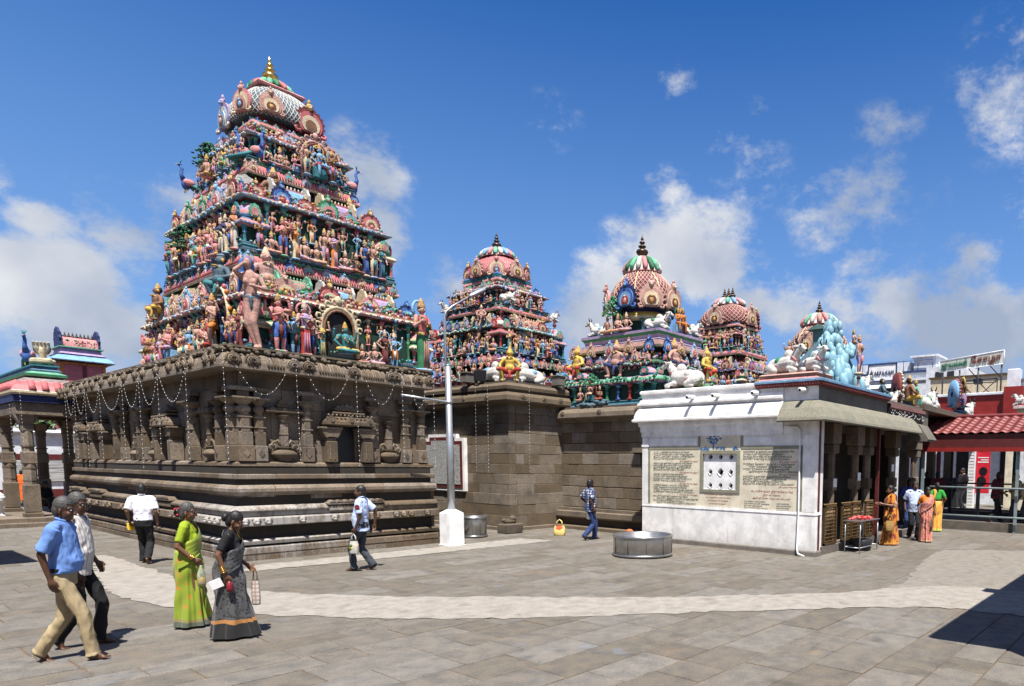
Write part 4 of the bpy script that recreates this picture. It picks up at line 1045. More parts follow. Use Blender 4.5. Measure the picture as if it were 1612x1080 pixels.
def tier(root, c, h0, h1, z0, z1, seed, palette, statues=True, colstep=.34, kuta=True, giants=(), fig_h=None, dens=1.0, skip=lambda x, y: False, ncor='pink'):
    """one storey: moulded foot, dark wall with columns and statues, eave, roofs with arches, dark neck with balusters, rounded cornice"""
    r = random.Random(seed); H = z1 - z0
    zf = z0 + .10 * H; ze = z0 + .52 * H; zr = ze + .06 * H; zn = z0 + .80 * H; zc = z0 + .86 * H
    hw = (h0[0] - .16, h0[1] - .16); hi = (h1[0] - .26, h1[1] - .26)
    R0 = rect_of(c, hw); RI = rect_of(c, hi); R1 = rect_of(c, (h1[0] - .14, h1[1] - .14))
    sl, te = P_('slate'), P_('teal')
    mb = MB(); q = zf - z0
    mb.rect(*R0, [(-.3, z0), (.20, z0), (.20, z0 + q * .25), (.12, z0 + q * .35), (.12, z0 + q * .55), (.17, z0 + q * .62), (.17, z0 + q * .8), (.08, z0 + q), (-.3, z0 + q)], [sl, sl, te, P_('black'), te, sl, sl, sl])
    mb.build('base_moulding', PALM, root)
    mb = MB(); mb.box(*R0, zf - .02, ze, P_('dkgreen')); mb.build('wall', PALM, root)
    mb = MB(); e1, e2, e3 = palette
    mb.rect(*R0, [(-.2, ze - .05), (.05, ze - .05), (.07, ze - .02), (.15, ze), (.16, ze + .025), (.06, ze + .07), (.06, ze + .10), (-.2, ze + .10)], [P_('maroon'), P_('maroon'), P_(e1), P_(e2), P_(e1), P_(e3), P_(e3)])
    mb.build('eave', PALM, root)
    ornament(root, R0, ze + .01, .085, .034, [e1, e2, 'white', 'sky', 'cream'], seed + 1, .14)
    # slope between eave and neck
    mb = MB(); a = rect_of(c, hw); b_ = RI
    v = [(a[0], a[2], ze + .09), (a[1], a[2], ze + .09), (a[1], a[3], ze + .09), (a[0], a[3], ze + .09), (b_[0], b_[2], zn), (b_[1], b_[2], zn), (b_[1], b_[3], zn), (b_[0], b_[3], zn)]
    mb.add(v, [(0, 1, 5, 4), (1, 2, 6, 5), (2, 3, 7, 6), (3, 0, 4, 7), (4, 5, 6, 7)], P_('maroon')); mb.build('roof_slope', PALM, root)
    mb = MB(); mb.box(*RI, zn - .02, zc + .05, P_('dkgreen')); mb.build('neck', PALM, root)
    mb = MB()
    for face in 'SW':
        lo, hi2 = (RI[0], RI[1]) if face == 'S' else (RI[2], RI[3]); t = lo + .08
        while t < hi2:
            p = (t, RI[2] - .05) if face == 'S' else (RI[0] - .05, t)
            mb.lathe((p[0], p[1], zn - .04), [(.03, 0), (.055, .04), (.055, .08), (.025, .12), (.04, max(.14, zc - zn + .04))], 7, P_('maroon')); t += .17
    mb.build('balusters', PALM, root, kind='stuff')
    # cornice
    mb = MB(); g1, pk = P_('green'), P_(ncor)
    mb.rect(*R1, [(-.3, zc), (.12, zc), (.145, zc + .03), (.15, zc + .05), (.13, zc + .11), (.07, z1 - .10), (.03, z1 - .07), (.06, z1 - .06), (.07, z1 - .03), (.03, z1), (-.3, z1)],
            [P_('dkgreen'), P_('cream'), P_('cream'), pk, pk, P_('cream'), g1, P_('mint'), g1, g1])
    mb.build('cornice', PALM, root)
    ribs(root, R1, zc + .06, z1 - .10, .145, .07, .062, 'rose' if ncor == 'pink' else 'cream')
    ornament(root, R1, z1 - .03, .10, .03, ['mint', 'green', 'white', 'sky'], seed + 2, .06)
    if True:
        mb = MB(); mb.box(*rect_of(c, (h1[0] - .2, h1[1] - .2)), z1 - .06, z1 + .01, P_('slate')); mb.build('deck', PALM, root)
    for zz, stp, sz, cc, oo in ((zf + (ze - zf) * .82, .075, .03, ['cream', 'rose', 'mint', 'pink', 'maroon'], .06), (zf + .02, .09, .035, ['teal', 'sky', 'slate', 'mint'], .16), (ze + .16, .08, .036, ['pink', 'cream', 'rose', 'green', 'lilac'], -.02), (ze + .30, .10, .042, ['rose', 'mint', 'flesh', 'sky', 'gold'], -.16), (zc + .0, .07, .022, ['cream', 'white', 'green'], -.02), (zc + .10, .13, .035, ['flesh', 'gold', 'mint', 'lilac', 'sky'], .02)):
        ornament(root, R0 if zz < zn else R1, zz, stp, sz, cc, seed + int(zz * 100), oo)
    # columns
    for face in 'SW':
        lo, hi2 = (R0[0], R0[1]) if face == 'S' else (R0[2], R0[3]); n = max(2, int((hi2 - lo) / colstep)); k = 0
        for i in range(n + 1):
            t = lo + .06 + (hi2 - lo - .12) * i / n
            p = (t, R0[2] - .03, zf) if face == 'S' else (R0[0] - .03, t, zf)
            if kuta and (i == 0 or i == n): continue
            place(root, 'column', COLM[(i * 3 + seed) % len(COLM)], p, 0, (ze - zf - .03,) * 3 if ze - zf < .5 else (.42, .42, ze - zf - .03))
    # corner pavilions
    ks = min(.85, (zn - z0) / 1.55)
    if kuta:
        for x, y in ((R0[0], R0[2]), (R0[1], R0[2]), (R0[0], R0[3])):
            place(root, 'corner_pavilion', KUTA[(seed + int(x * 3)) % 4], (x + .10 * (1 if x < c[0] else -1), y + .10 * (1 if y < c[1] else -1), z0 + .02), 0, (ks * .72, ks * .72, ks))
    # roofs and arches between eave and neck
    mid_out = .0
    for face in 'SW':
        lo, hi2 = (R0[0], R0[1]) if face == 'S' else (R0[2], R0[3]); ln = hi2 - lo
        yy = (R0[2] * .6 + RI[2] * .4) if face == 'S' else (R0[0] * .6 + RI[0] * .4)
        n = max(1, round((ln - 1.0) / 1.15)); rh = (zn - ze)
        for i in range(n):
            t = lo + .5 + (ln - 1.0) * (i + .5) / n
            w2 = (ln - 1.0) / n * .82
            p = (t, yy + .04, ze + .08) if face == 'S' else (yy + .04, t, ze + .08)
            place(root, 'barrel_roof', BARR[(i + seed) % len(BARR)], p, 0 if face == 'S' else WR, (w2, rh * 1.5, rh * 1.75))
        m = max(2, round(ln / .52))
        for i in range(m):
            t = lo + .28 + (ln - .56) * i / (m - 1)
            sz = rh * (.92 if i % 2 else .66) * r.uniform(.85, 1.05)
            p = (t, yy - .22, ze + .10) if face == 'S' else (yy - .22, t, ze + .10)
            place(root, 'arch_medallion', ARCH[r.randrange(len(ARCH))], p, (0 if face == 'S' else WR) + r.uniform(-.1, .1), sz * .85)
        # small arches on the cornice
        lo, hi2 = (R1[0], R1[1]) if face == 'S' else (R1[2], R1[3]); m = max(2, round((hi2 - lo) / .42))
        for i in range(m + 1):
            t = lo + (hi2 - lo) * i / m
            p = (t, R1[2] - .12, zc + .05) if face == 'S' else (R1[0] - .12, t, zc + .05)
            place(root, 'arch_medallion', ARCH[(4, 2, 5, 6, 8)[(i + seed) % 5]], p, 0 if face == 'S' else WR, (z1 - zc) * .74)
    # statues
    fh = fig_h or (ze - z0) * 1.0
    if statues:
        for face in 'SW':
            lo, hi2 = (R0[0], R0[1]) if face == 'S' else (R0[2], R0[3]); t = lo + .18
            while t < hi2 - .1:
                kind = r.choices(['stand', 'woman', 'dance', 'sit', 'throne'], [5, 3, 1, 2, 1])[0]
                p = (t, R0[2] - .17 - r.uniform(0, .05), z0 + .05) if face == 'S' else (R0[0] - .17 - r.uniform(0, .05), t, z0 + .05)
                if not skip(p[0], p[1]):
                    k = fh * r.uniform(.78, 1.0)
                    place(root, 'statue', r.choice(FIGS[kind]), p, (0 if face == 'S' else WR) + r.uniform(-.35, .35), k)
                t += fh * .36 / dens * r.uniform(.8, 1.25)
    if statues and H > 1.3:          # smaller figures between the columns, close to the wall
        for face in 'SW':
            lo, hi2 = (R0[0], R0[1]) if face == 'S' else (R0[2], R0[3]); t = lo + .25
            while t < hi2 - .2:
                p = (t, R0[2] - .07, zf + .30 * (ze - zf)) if face == 'S' else (R0[0] - .07, t, zf + .30 * (ze - zf))
                if not skip(p[0], p[1]): place(root, 'statue', r.choice(FIGS['stand'] + FIGS['woman'] + FIGS['sit']), p, (0 if face == 'S' else WR) + r.uniform(-.3, .3), fh * r.uniform(.48, .62))
                t += fh * .34 * r.uniform(.8, 1.3)
    # figures riding on the roof slope
    for face in 'SW':
        lo, hi2 = (R0[0], R0[1]) if face == 'S' else (R0[2], R0[3]); t = lo + .5
        while t < hi2 - .3:
            yv = (R0[2] * .5 + RI[2] * .5) - .18 if face == 'S' else (R0[0] * .5 + RI[0] * .5) - .18
            p = (t, yv, ze + .14) if face == 'S' else (yv, t, ze + .14)
            if r.random() < .5: place(root, 'statue', r.choice(FIGS['throne'] + FIGS['sit'] + FIGS['dance']), p, (0 if face == 'S' else WR) + r.uniform(-.5, .5), fh * r.uniform(.5, .7))
            t += .62 * r.uniform(.8, 1.3)
        lo, hi2 = (R1[0], R1[1]) if face == 'S' else (R1[2], R1[3]); t = lo + .2
        while t < hi2 - .1:
            p = (t, R1[2] + .0, z1 - .02) if face == 'S' else (R1[0] + .0, t, z1 - .02)
            if statues and r.random() < .35: place(root, 'statue', r.choice(FIGS['sit'] + FIGS['stand']), p, (0 if face == 'S' else WR) + r.uniform(-.3, .3), fh * r.uniform(.35, .5))
            t += .4 * r.uniform(.8, 1.3)
    for (x, y, z, rz, s, k) in giants: place(root, 'giant', GIANT[k], (x, y, z), rz, s)

# ---- tallest tower
TC = (8.45, 20.8)
tw = thing('painted_tower', 'tallest painted stucco tower with gilded finial, crowded with statues', 'tower', (TC[0], TC[1], 4.56))
r0, r1, r2, r3 = (2.2, 3.75), (1.9, 2.75), (1.36, 1.85), (.98, 1.25)
ZT = (4.56, 7.05, 9.5, 10.78)
S1 = (6.72, 17.9, 6.35, 0.25, 1.15, 0)
big_x = [6.3, 7.31, 8.17, 10.04]
tier(tw, TC, r0, r1, ZT[0], ZT[1], 101, ('white', 'pink', 'cream'), giants=[(6.95, 17.78, 5.93, -.15, 1.12, 0), (6.38, 18.75, 5.93, WR + .2, 1.05, 4), (9.75, 17.85, 5.95, .3, .95, 4), (6.3, 23.0, 5.9, WR, .95, 1)], fig_h=.98, dens=1.2,
     skip=lambda x, y: (abs(x - 8.17) < .35 and y < 17.3) or (x < 6.75 and y < 17.35) or (abs(y - 18.64) < .4 and x < 6.6) or (x > 9.85 and y < 17.3))
tier(tw, TC, (1.82, 2.66), r2, ZT[1], ZT[2], 202, ('sky', 'cream', 'pink'), giants=[(7.58, 18.75, 8.30, -.1, 1.0, 1), (7.05, 19.4, 8.25, WR + .2, .85, 1), (9.45, 18.8, 8.3, .3, .9, 1), (6.95, 22.0, 8.25, WR, .8, 0)], fig_h=.95, dens=1.35,
     skip=lambda x, y: False)
# special statues on the lowest storey
def big_maiden():
    """tall leaning maiden with long blue hair, hand to brow"""
    pr = [('c', (-.02, 0, .50), (-.04, -.03, .27), .062, .042), ('c', (-.04, -.03, .27), (.03, 0, .05), .04, .024), ('c', (.045, 0, .50), (.02, -.05, .28), .06, .042), ('c', (.02, -.05, .28), (.075, -.03, .05), .04, .024),
          ('c', (.03, 0, .03), (.03, -.08, .02), .025, .02), ('c', (.075, -.03, .03), (.085, -.11, .02), .025, .02), ('e', (.01, 0, .52), (.095, .075, .06)), ('c', (.01, 0, .56), (0, 0, .66), .062, .066), ('c', (-.06, 0, .755), (.07, 0, .755), .05, .05),
          ('c', (0, 0, .68), (0, 0, .76), .075, .075), ('e', (-.035, -.055, .70), (.035, .03, .035)), ('e', (.045, -.055, .70), (.035, .03, .035)), ('c', (0, 0, .80), (-.01, -.01, .85), .028, .028), ('e', (-.02, -.02, .895), (.042, .05, .058)),
          ('c', (-.10, 0, .755), (-.14, -.09, .80), .03, .024), ('c', (-.14, -.09, .80), (-.05, -.08, .88), .022, .018), ('c', (.11, 0, .75), (.17, -.05, .64), .03, .024), ('c', (.17, -.05, .64), (.02, -.11, .66), .022, .017),
          ('e', (-.02, .02, .91), (.058, .05, .06)), ('c', (-.07, .05, .90), (-.13, .06, .62), .05, .02), ('c', (0, .06, .88), (-.05, .08, .6), .05, .03), ('e', (.01, 0, .545), (.1, .08, .022)), ('c', (.01, -.075, .53), (.01, -.08, .43), .02, .012)]
    mi = [0] * 18 + [1, 1, 1, 2, 2]
    return sculpt('maiden_statue', pr, .009, [PALM[P_('flesh')], PALM[P_('blue')], PALM[P_('slate')]], 2, mi=mi)
MAID = big_maiden()
place(tw, 'statue', MAID, (6.2, 16.72, 4.56), -.5, (1.75, 1.75, 2.05), 'tall bare-skinned maiden statue with long blue hair at the tower corner')
place(tw, 'statue', fig('woman', 'flesh', 'green', 'gold', 'rose', True, 2, 5), (10.1, 16.55, 4.56), .3, 1.75, 'large woman statue in a green sari holding a child')
place(tw, 'statue', FIGS['sit'][2], (10.28, 16.42, 5.38), .6, .62)
place(tw, 'scalloped_arch', TOR[2], (8.17, 16.98, 4.72), 0, (1.0, 1, 1.2)); place(tw, 'statue', fig('sit', 'teal', 'yellow', 'gold', 'orange', True, 4, 11), (8.17, 16.68, 4.75), 0, 1.15)
place(tw, 'scalloped_arch', TOR[1], (6.42, 21.6, 4.75), WR, (1.0, 1, 1.3)); place(tw, 'statue', fig('throne', 'pink', 'lilac', 'gold', 'blue', True, 4, 12), (6.08, 21.6, 4.7), WR, 1.05)
place(tw, 'flame_ring', MAND, (6.2, 18.64, 4.62), WR, 1.55); place(tw, 'statue', fig('dance', 'peach', 'orange', 'gold', 'red', True, 4, 21), (6.1, 18.64, 4.72), WR, 1.2)
for x, k, s in ((7.31, 2, 1.15), (6.76, 0, 1.2)): place(tw, 'statue', FIGS['woman' if k else 'stand'][k], (x, 16.78, 4.6), 0, s)
# top storey
tier(tw, TC, (1.28, 1.75), r3, ZT[2], ZT[3], 303, ('white', 'sky', 'pink'), kuta=False, fig_h=.52, dens=1.2, colstep=.3)
place(tw, 'scalloped_arch', TOR[0], (8.72, 19.0, 9.5), 0, (.85, 1, 1.0)); place(tw, 'statue', fig('throne', 'sky', 'red', 'gold', 'pink', True, 4, 31), (8.72, 18.8, 9.52), 0, .95)
for x, k in ((8.4, 1), (9.02, 3)): place(tw, 'statue', FIGS['stand'][k], (x, 18.8, 9.5), 0, .75)
for x, y, z, rz in ((7.42, 19.05, 9.5, .6), (7.2, 19.45, 9.5, WR - .4), (9.75, 19.15, 9.45, 1.3), (6.95, 22.6, 9.4, WR)): place(tw, 'peacock', PEA, (x, y, z), rz, .82)
place(tw, 'stucco_tree', TREE[0], (7.25, 21.75, 9.45), 0, (1.2, 1.2, 1.15)); place(tw, 'statue', FIGS['sit'][1], (7.0, 21.2, 9.5), WR, .9)
place(tw, 'stucco_tree', TREE[0], (6.55, 21.7, 7.1), 0, (1.1, 1.1, 1.15)); place(tw, 'statue', FIGS['sit'][4], (7.9, 19.1, 9.52), 0, .85)
# crowning dome: square in plan with rounded corners, lattice of white strips, big arches on the sides
def dome_pt(c, hx, hy, z0, z1, n=3.2):
    prof = [(.80, 0), (.96, .06), (1.0, .16), (.98, .34), (.88, .58), (.70, .80), (.56, .93), (.50, 1.0)]
    def f(u, v):
        v = max(0, min(1, v)) * (len(prof) - 1); i = min(int(v), len(prof) - 2); t = v - i
        q = prof[i][0] * (1 - t) + prof[i + 1][0] * t; z = prof[i][1] * (1 - t) + prof[i + 1][1] * t
        a = u * 2 * math.pi; ca, sa = math.cos(a), math.sin(a); d = (abs(ca) ** n + abs(sa) ** n) ** (-1 / n)
        return (c[0] + ca * d * hx * q, c[1] + sa * d * hy * q, z0 + (z1 - z0) * z)
    return f
def dome(root, c, hx, hy, z0, z1, n, col, lat, nu=44, rad=.011):
    f = dome_pt(c, hx, hy, z0, z1, n); mb = MB(); k = 40; m = 14
    vs = [f(i / k, j / m) for j in range(m + 1) for i in range(k)]
    mb.add(vs, [(j * k + i, j * k + (i + 1) % k, (j + 1) * k + (i + 1) % k, (j + 1) * k + i) for j in range(m) for i in range(k)] + [tuple(m * k + i for i in range(k))], P_(col), True)
    mb.build('dome', PALM, root)
    f2 = dome_pt(c, hx * 1.006, hy * 1.006, z0, z1, n)
    if lat: lattice(root, lambda u, v: f2(u, .12 + .86 * v), nu, 12, rad, lat)
def lotus_cap(root, c, hx, hy, z0, z1, cols=('green', 'mint', 'pink', 'white'), n=16):
    mb = MB(); h = z1 - z0
    mb.lathe((c[0], c[1], z0), [(1.06, 0), (1.1, .04 * h), (1.0, .10 * h), (.94, .35 * h), (.62, .75 * h), (.3, h), (.0, h)], 20, [P_('pink'), P_('pink'), P_('white'), P_(cols[1]), P_(cols[2]), P_(cols[0])], hx, hy)
    for i in range(n):
        a = 2 * math.pi * i / n; ca, sa = math.cos(a), math.sin(a)
        mb.tube([(c[0] + ca * hx * q, c[1] + sa * hy * q, z0 + zz * h) for q, zz in ((.35, .95), (.72, .72), (1.0, .36), (1.1, .12), (1.18, .2))], [.03, .1 * hx + .03, .12 * hx + .03, .08 * hx + .02, .01], 6, P_(cols[i % len(cols)]))
    mb.build('lotus_cap', PALM, root)
ZD = 10.78
mb = MB(); mb.rect(*rect_of(TC, (.72, .95)), [(0, ZD - .1), (.12, ZD - .1), (.14, ZD + .02), (.04, ZD + .08), (0, ZD + .35)], [P_('red'), P_('rose'), P_('red'), P_('maroon')]); mb.build('dome_neck', PALM, tw)
dome(tw, TC, 1.0, 1.27, 10.95, 11.98, 3.4, 'slate', 'white', 64, .0115)
mb = MB(); mb.rect(*rect_of(TC, (.5, .64)), [(-.3, 11.96), (.06, 11.96), (.08, 12.0), (.02, 12.05), (-.3, 12.06)], P_('pink')); mb.build('dome_band', PALM, tw)
lotus_cap(tw, TC, .46, .6, 12.03, 12.34, ('mint', 'green', 'rose', 'mint'), 18)
finial(tw, TC[0], TC[1], 12.34, .74, M['gold'])
for p, rz, s, k in (((TC[0] + .42, TC[1] - 1.22, 10.88), 0, .74, 7), ((TC[0] - 1.0, TC[1] + .42, 10.88), WR, .74, 4), ((TC[0] - .52, TC[1] - 1.26, 11.02), -.3, .55, 5), ((TC[0] - .98, TC[1] - .72, 11.02), WR + .3, .62, 1), ((TC[0] + .98, TC[1], 10.9), -WR, .9, 3)):
    place(tw, 'arch_medallion', ARCH[k], p, rz, s)
for p, rz in (((TC[0] + .42, TC[1] - .68, 11.0), 0), ((TC[0] - .50, TC[1] + .42, 11.0), WR)):
    mb = MB(); mb.ext([(math.cos(R_(a)) * .42, math.sin(R_(a)) * .5) for a in range(0, 181, 15)], (0, .3, 0), (1, 0, 0), (0, 0, 1), (0, -.68, 0), P_('green')); place(tw, 'dormer', mb.mesh('dormer', PALM), p, rz)

# ---- second tower, pink, behind the ashlar shrine
T2 = (15.6, 20.64)
t2 = thing('painted_tower', 'pink domed painted tower behind the ashlar shrine with a man and white bulls in front', 'tower', (T2[0], T2[1], 4.74))
mb = MB(); mb.box(13.95, 17.2, 18.3, 22.9, 4.72, 5.0, P_('maroon')); mb.build('wall', PALM, t2)
mb = MB(); mb.rect(*rect_of(T2, (1.32, 1.85)), [(-.3, 5.0), (.12, 5.0), (.14, 5.2), (.06, 5.3), (-.3, 5.4)], [P_('cream'), P_('pink'), P_('rose'), P_('maroon')]); mb.build('base_moulding', PALM, t2)
mb = MB(); mb.box(*rect_of(T2, (1.2, 1.75)), 4.9, 5.6, P_('dkgreen')); mb.build('neck', PALM, t2)
mb = MB(); mb.rect(*rect_of(T2, (1.38, 1.92)), [(-.3, 5.52), (.10, 5.52), (.14, 5.56), (.10, 5.72), (.02, 5.80), (-.3, 5.84)], [P_('dkgreen'), P_('cream'), P_('pink'), P_('pink'), P_('sky')]); mb.build('cornice', PALM, t2)
ribs(t2, rect_of(T2, (1.38, 1.92)), 5.57, 5.78, .14, .04, .07, 'rose')
for i in range(9): place(t2, 'arch_medallion', ARCH[(i * 2) % 9], (T2[0] - 1.45 + i * .36, T2[1] - 2.08, 5.5), 0, .3)
for i in range(11): place(t2, 'arch_medallion', ARCH[(i * 5) % 9], (T2[0] - 1.54, T2[1] - 1.9 + i * .38, 5.5), WR, .3)
r9 = random.Random(9)
for i in range(8): place(t2, 'statue', FIGS[r9.choice(['sit', 'throne', 'sit', 'stand'])][i % 5], (T2[0] - 1.3 + i * .38, T2[1] - 2.2, 4.95), r9.uniform(-.4, .4), .62)
for i in range(10): place(t2, 'statue', FIGS[r9.choice(['sit', 'throne', 'sit', 'stand'])][(i + 2) % 5], (T2[0] - 1.75, T2[1] - 1.8 + i * .42, 4.95), WR + r9.uniform(-.4, .4), .62)
ornament(t2, rect_of(T2, (1.5, 2.05)), 5.05, .12, .06, ['pink', 'rose', 'white', 'mint', 'sky'], 31, .1)
tier(t2, T2, (1.42, 1.98), (1.18, 1.58), 5.84, 7.55, 404, ('mint', 'white', 'sky'), fig_h=.72, dens=1.1, giants=[(14.15, 19.6, 6.95, WR * .5, .5, 0)])
tier(t2, T2, (1.12, 1.5), (.74, .98), 7.55, 8.62, 505, ('pink', 'sky', 'white'), kuta=False, fig_h=.5, dens=1.1, colstep=.35)
mb = MB(); mb.rect(*rect_of(T2, (.62, .84)), [(0, 8.55), (.10, 8.6), (.12, 8.72), (.04, 8.8), (0, 8.95)], [P_('sky'), P_('teal'), P_('blue'), P_('rose')]); mb.build('dome_neck', PALM, t2)
dome(t2, T2, .82, 1.1, 8.72, 9.52, 2.6, 'pink', 'rose', 60, .007)
lotus_cap(t2, T2, .5, .66, 9.50, 9.86, ('white', 'sky', 'pink', 'mint'), 18)
finial(t2, T2[0], T2[1], 9.84, .62, M['bronze'])
for p, rz, k in (((T2[0] + .0, T2[1] - 1.1, 8.70), 0, 5), ((T2[0] - .86, T2[1], 8.70), WR, 5), ((T2[0] - .62, T2[1] - .8, 8.7), WR / 2, 1), ((T2[0] + .66, T2[1] - .85, 8.7), .5, 7), ((T2[0] - .6, T2[1] + .85, 8.7), WR, 7)): place(t2, 'arch_medallion', ARCH[k], p, rz, .6)
# man with two white bulls over the corner
place(t2, 'statue', GIANT[3], (13.75, 17.62, 4.74), WR / 2, 1.05, 'seated man statue with pale shirt between two white bulls')
place(t2, 'bull_statue', BULL[1], (14.55, 17.75, 4.74), math.pi, (1.35, 1.2, 1.3)); place(t2, 'bull_statue', BULL[1], (13.75, 18.5, 4.74), WR, (1.35, 1.2, 1.3))
for p, rz in (((14.4, 18.5, 7.5), -.6), ((17.0, 19.3, 7.4), 0), ((14.4, 21.9, 7.5), math.pi), ): place(t2, 'bull_statue', BULL[2], p, rz, .58)

# ---- third tower, green tiers with round lattice dome
T3 = (17.5, 15.34)
t3 = thing('painted_tower', 'green tiered painted tower with round pink lattice dome and white bulls on its ledge', 'tower', (T3[0], T3[1], 4.04))
R_3 = rect_of(T3, (1.62, 2.08))
mb = MB(); mb.rect(*rect_of(T3, (1.72, 2.2)), [(-.3, 4.04), (.06, 4.04), (.06, 4.10), (0, 4.12), (.02, 4.18), (-.1, 4.22), (-.3, 4.22)], [P_('teal'), P_('sky'), P_('teal'), P_('teal'), P_('slate'), P_('slate')]); mb.build('base_moulding', PALM, t3)
mb = MB(); mb.box(*R_3, 4.05, 4.75, P_('dkgreen')); mb.build('wall', PALM, t3)
for i in range(9): place(t3, 'column', COLM[(5, 5, 6, 4, 5, 6)[i % 6]], (R_3[0] - .06, R_3[2] + .1 + i * .5, 4.2), 0, (.62, .62, .5))
for i in range(6): place(t3, 'column', COLM[(4, 6, 5)[i % 3]], (R_3[0] + .3 + i * .5, R_3[2] - .06, 4.2), 0, (.62, .62, .5))
mb = MB(); mb.rect(*R_3, [(-.2, 4.70), (.06, 4.70), (.10, 4.74), (.18, 4.76), (.18, 4.80), (.1, 4.88), (-.1, 4.95), (-.4, 4.97)], [P_('navy'), P_('lilac'), P_('pink'), P_('mint'), P_('mint'), P_('lilac'), P_('lilac')]); mb.build('eave', PALM, t3)
ornament(t3, R_3, 4.82, .16, .06, ['mint', 'mint', 'green'], 77, .15)
ornament(t3, R_3, 4.74, .08, .03, ['pink', 'lilac'], 78, .16)
tier(t3, T3, (1.55, 1.98), (1.36, 1.86), 4.55, 6.05, 606, ('green', 'pink', 'mint'), statues=False, kuta=False, colstep=9)
mb = MB(); mb.rect(*rect_of(T3, (1.3, 1.82)), [(-.3, 5.86), (.10, 5.86), (.13, 5.9), (.10, 6.05), (-.3, 6.08)], [P_('cream'), P_('cream'), P_('peach'), P_('cream')]); mb.build('cornice', PALM, t3)
for x, y, rz, k, z in ((16.1, 15.2, WR + .2, 2, 4.98), (16.1, 17.0, WR - .2, 3, 4.98), (16.85, 13.4, .1, 2, 4.98), (18.6, 13.4, .2, 3, 4.98)): place(t3, 'giant', GIANT[k], (x, y, z), rz, 1.12)
for k, (x, y) in enumerate(((16.15, 13.75), (16.15, 16.6), (18.7, 13.5), (16.15, 17.3))): place(t3, 'corner_pavilion', KUTA[2], (x, y, 4.4), 0, (.75, .75, .62))
for k in range(5): place(t3, 'arch_medallion', ARCH[(6, 5, 2, 5, 1)[k]], (16.08, 13.8 + k * .85, 5.72), WR, .42)
for k in range(4): place(t3, 'arch_medallion', ARCH[(6, 5, 2, 5)[k]], (16.5 + k * .7, 13.4, 5.72), 0, .42)
mb = MB(); mb.rect(*rect_of(T3, (1.05, 1.62)), [(-.3, 6.05), (.10, 6.05), (.10, 6.14), (.02, 6.2), (.05, 6.3), (.12, 6.38), (.12, 6.46), (0, 6.5), (-.5, 6.5)], [P_('green'), P_('navy'), P_('lilac'), P_('lilac'), P_('green'), P_('lilac'), P_('navy'), P_('slate')]); mb.build('ledge', PALM, t3)
mb = MB(); mb.lathe((T3[0], T3[1], 6.5), [(.72, 0), (.72, .42), (.86, .46), (.88, .54), (.78, .68), (.70, .72), (.70, .88), (.84, .92)], 16, [P_('dkgreen'), P_('cream'), P_('cream'), P_('yellow'), P_('pink'), P_('navy'), P_('green')], 1, 1.25); mb.build('dome_neck', PALM, t3)
for i in range(10): a = 2 * math.pi * i / 10; place(t3, 'column', COLM[2], (T3[0] + math.cos(a) * .78, T3[1] + math.sin(a) * .97, 6.5), 0, (.45, .45, .46))
def rdome(root, c, rx, ry, z0, z1, col, lat, nu, rad):
    prof = [(.84, 0), (.97, .10), (1.0, .24), (.95, .45), (.82, .66), (.62, .86), (.48, 1.0)]
    def f(u, v):
        v = max(0, min(1, v)) * (len(prof) - 1); i = min(int(v), len(prof) - 2); t = v - i
        q = prof[i][0] * (1 - t) + prof[i + 1][0] * t; z = prof[i][1] * (1 - t) + prof[i + 1][1] * t
        return (c[0] + math.cos(u * 6.2832) * rx * q, c[1] + math.sin(u * 6.2832) * ry * q, z0 + (z1 - z0) * z)
    mb = MB(); k = 32; m = 18
    mb.add([f(i / k, j / m) for j in range(m + 1) for i in range(k)], [(j * k + i, j * k + (i + 1) % k, (j + 1) * k + (i + 1) % k, (j + 1) * k + i) for j in range(m) for i in range(k)], P_(col), True); mb.build('dome', PALM, root)
    lattice(root, lambda u, v: tuple(p + (p - q) * .006 for p, q in zip(f(u, .08 + .9 * v), (c[0], c[1], z0))), nu, 14, rad, lat)
    mb = MB()
    for i in range(8): mb.tube([tuple(p + (p - q) * .012 for p, q in zip(f(i / 8 + .06, .05 + v * .095), (c[0], c[1], z0))) for v in range(11)], .022, 5, P_('cream'), caps=False)
    mb.build('dome_ribs', PALM, root, kind='stuff')
rdome(t3, T3, .95, 1.22, 7.38, 8.62, 'maroon', 'peach', 40, .019)
lotus_cap(t3, T3, .5, .64, 8.58, 9.18, ('mint', 'white', 'pink', 'green'), 16)
finial(t3, T3[0], T3[1], 9.14, .78, M['bronze'])
for p, rz, k in (((T3[0] - .95, T3[1] - .15, 7.3), WR, 6), ((T3[0] + .15, T3[1] - 1.25, 7.3), 0, 5), ((T3[0] - .62, T3[1] - .95, 7.28), WR / 2, 5), ((T3[0] + .85, T3[1] - .7, 7.3), .9, 6), ((T3[0] - .75, T3[1] + .95, 7.3), WR - .6, 1)): place(t3, 'arch_medallion', ARCH[k], p, rz, .82)
place(t3, 'bull_statue', BULL[0], (16.75, 14.05, 6.5), WR / 2 - .3, .9); place(t3, 'bull_statue', BULL[1], (16.65, 16.55, 6.5), math.pi / 2 + .2, .85); place(t3, 'bull_statue', BULL[0], (18.3, 13.85, 6.5), -.4, .8)
place(t3, 'stucco_tree', TREE[1], (16.55, 15.75, 6.45), 0, (1.15, 1.15, 1.25))
for x, y, rz, k in ((16.4, 15.9, WR, 1), (16.42, 15.45, WR, 3), (16.45, 15.1, WR + .3, 5)): place(t3, 'statue', FIGS['sit'][k], (x, y, 6.5), rz, .95)
place(t3, 'statue', fig('throne', 'orange', 'orange', 'gold', 'brown', True, 2, 8), (17.75, 13.75, 6.5), .2, .95); place(t3, 'statue', fig('throne', 'orange', 'orange', 'gold', 'brown', True, 2, 9), (17.45, 13.72, 6.5), -.1, .9)
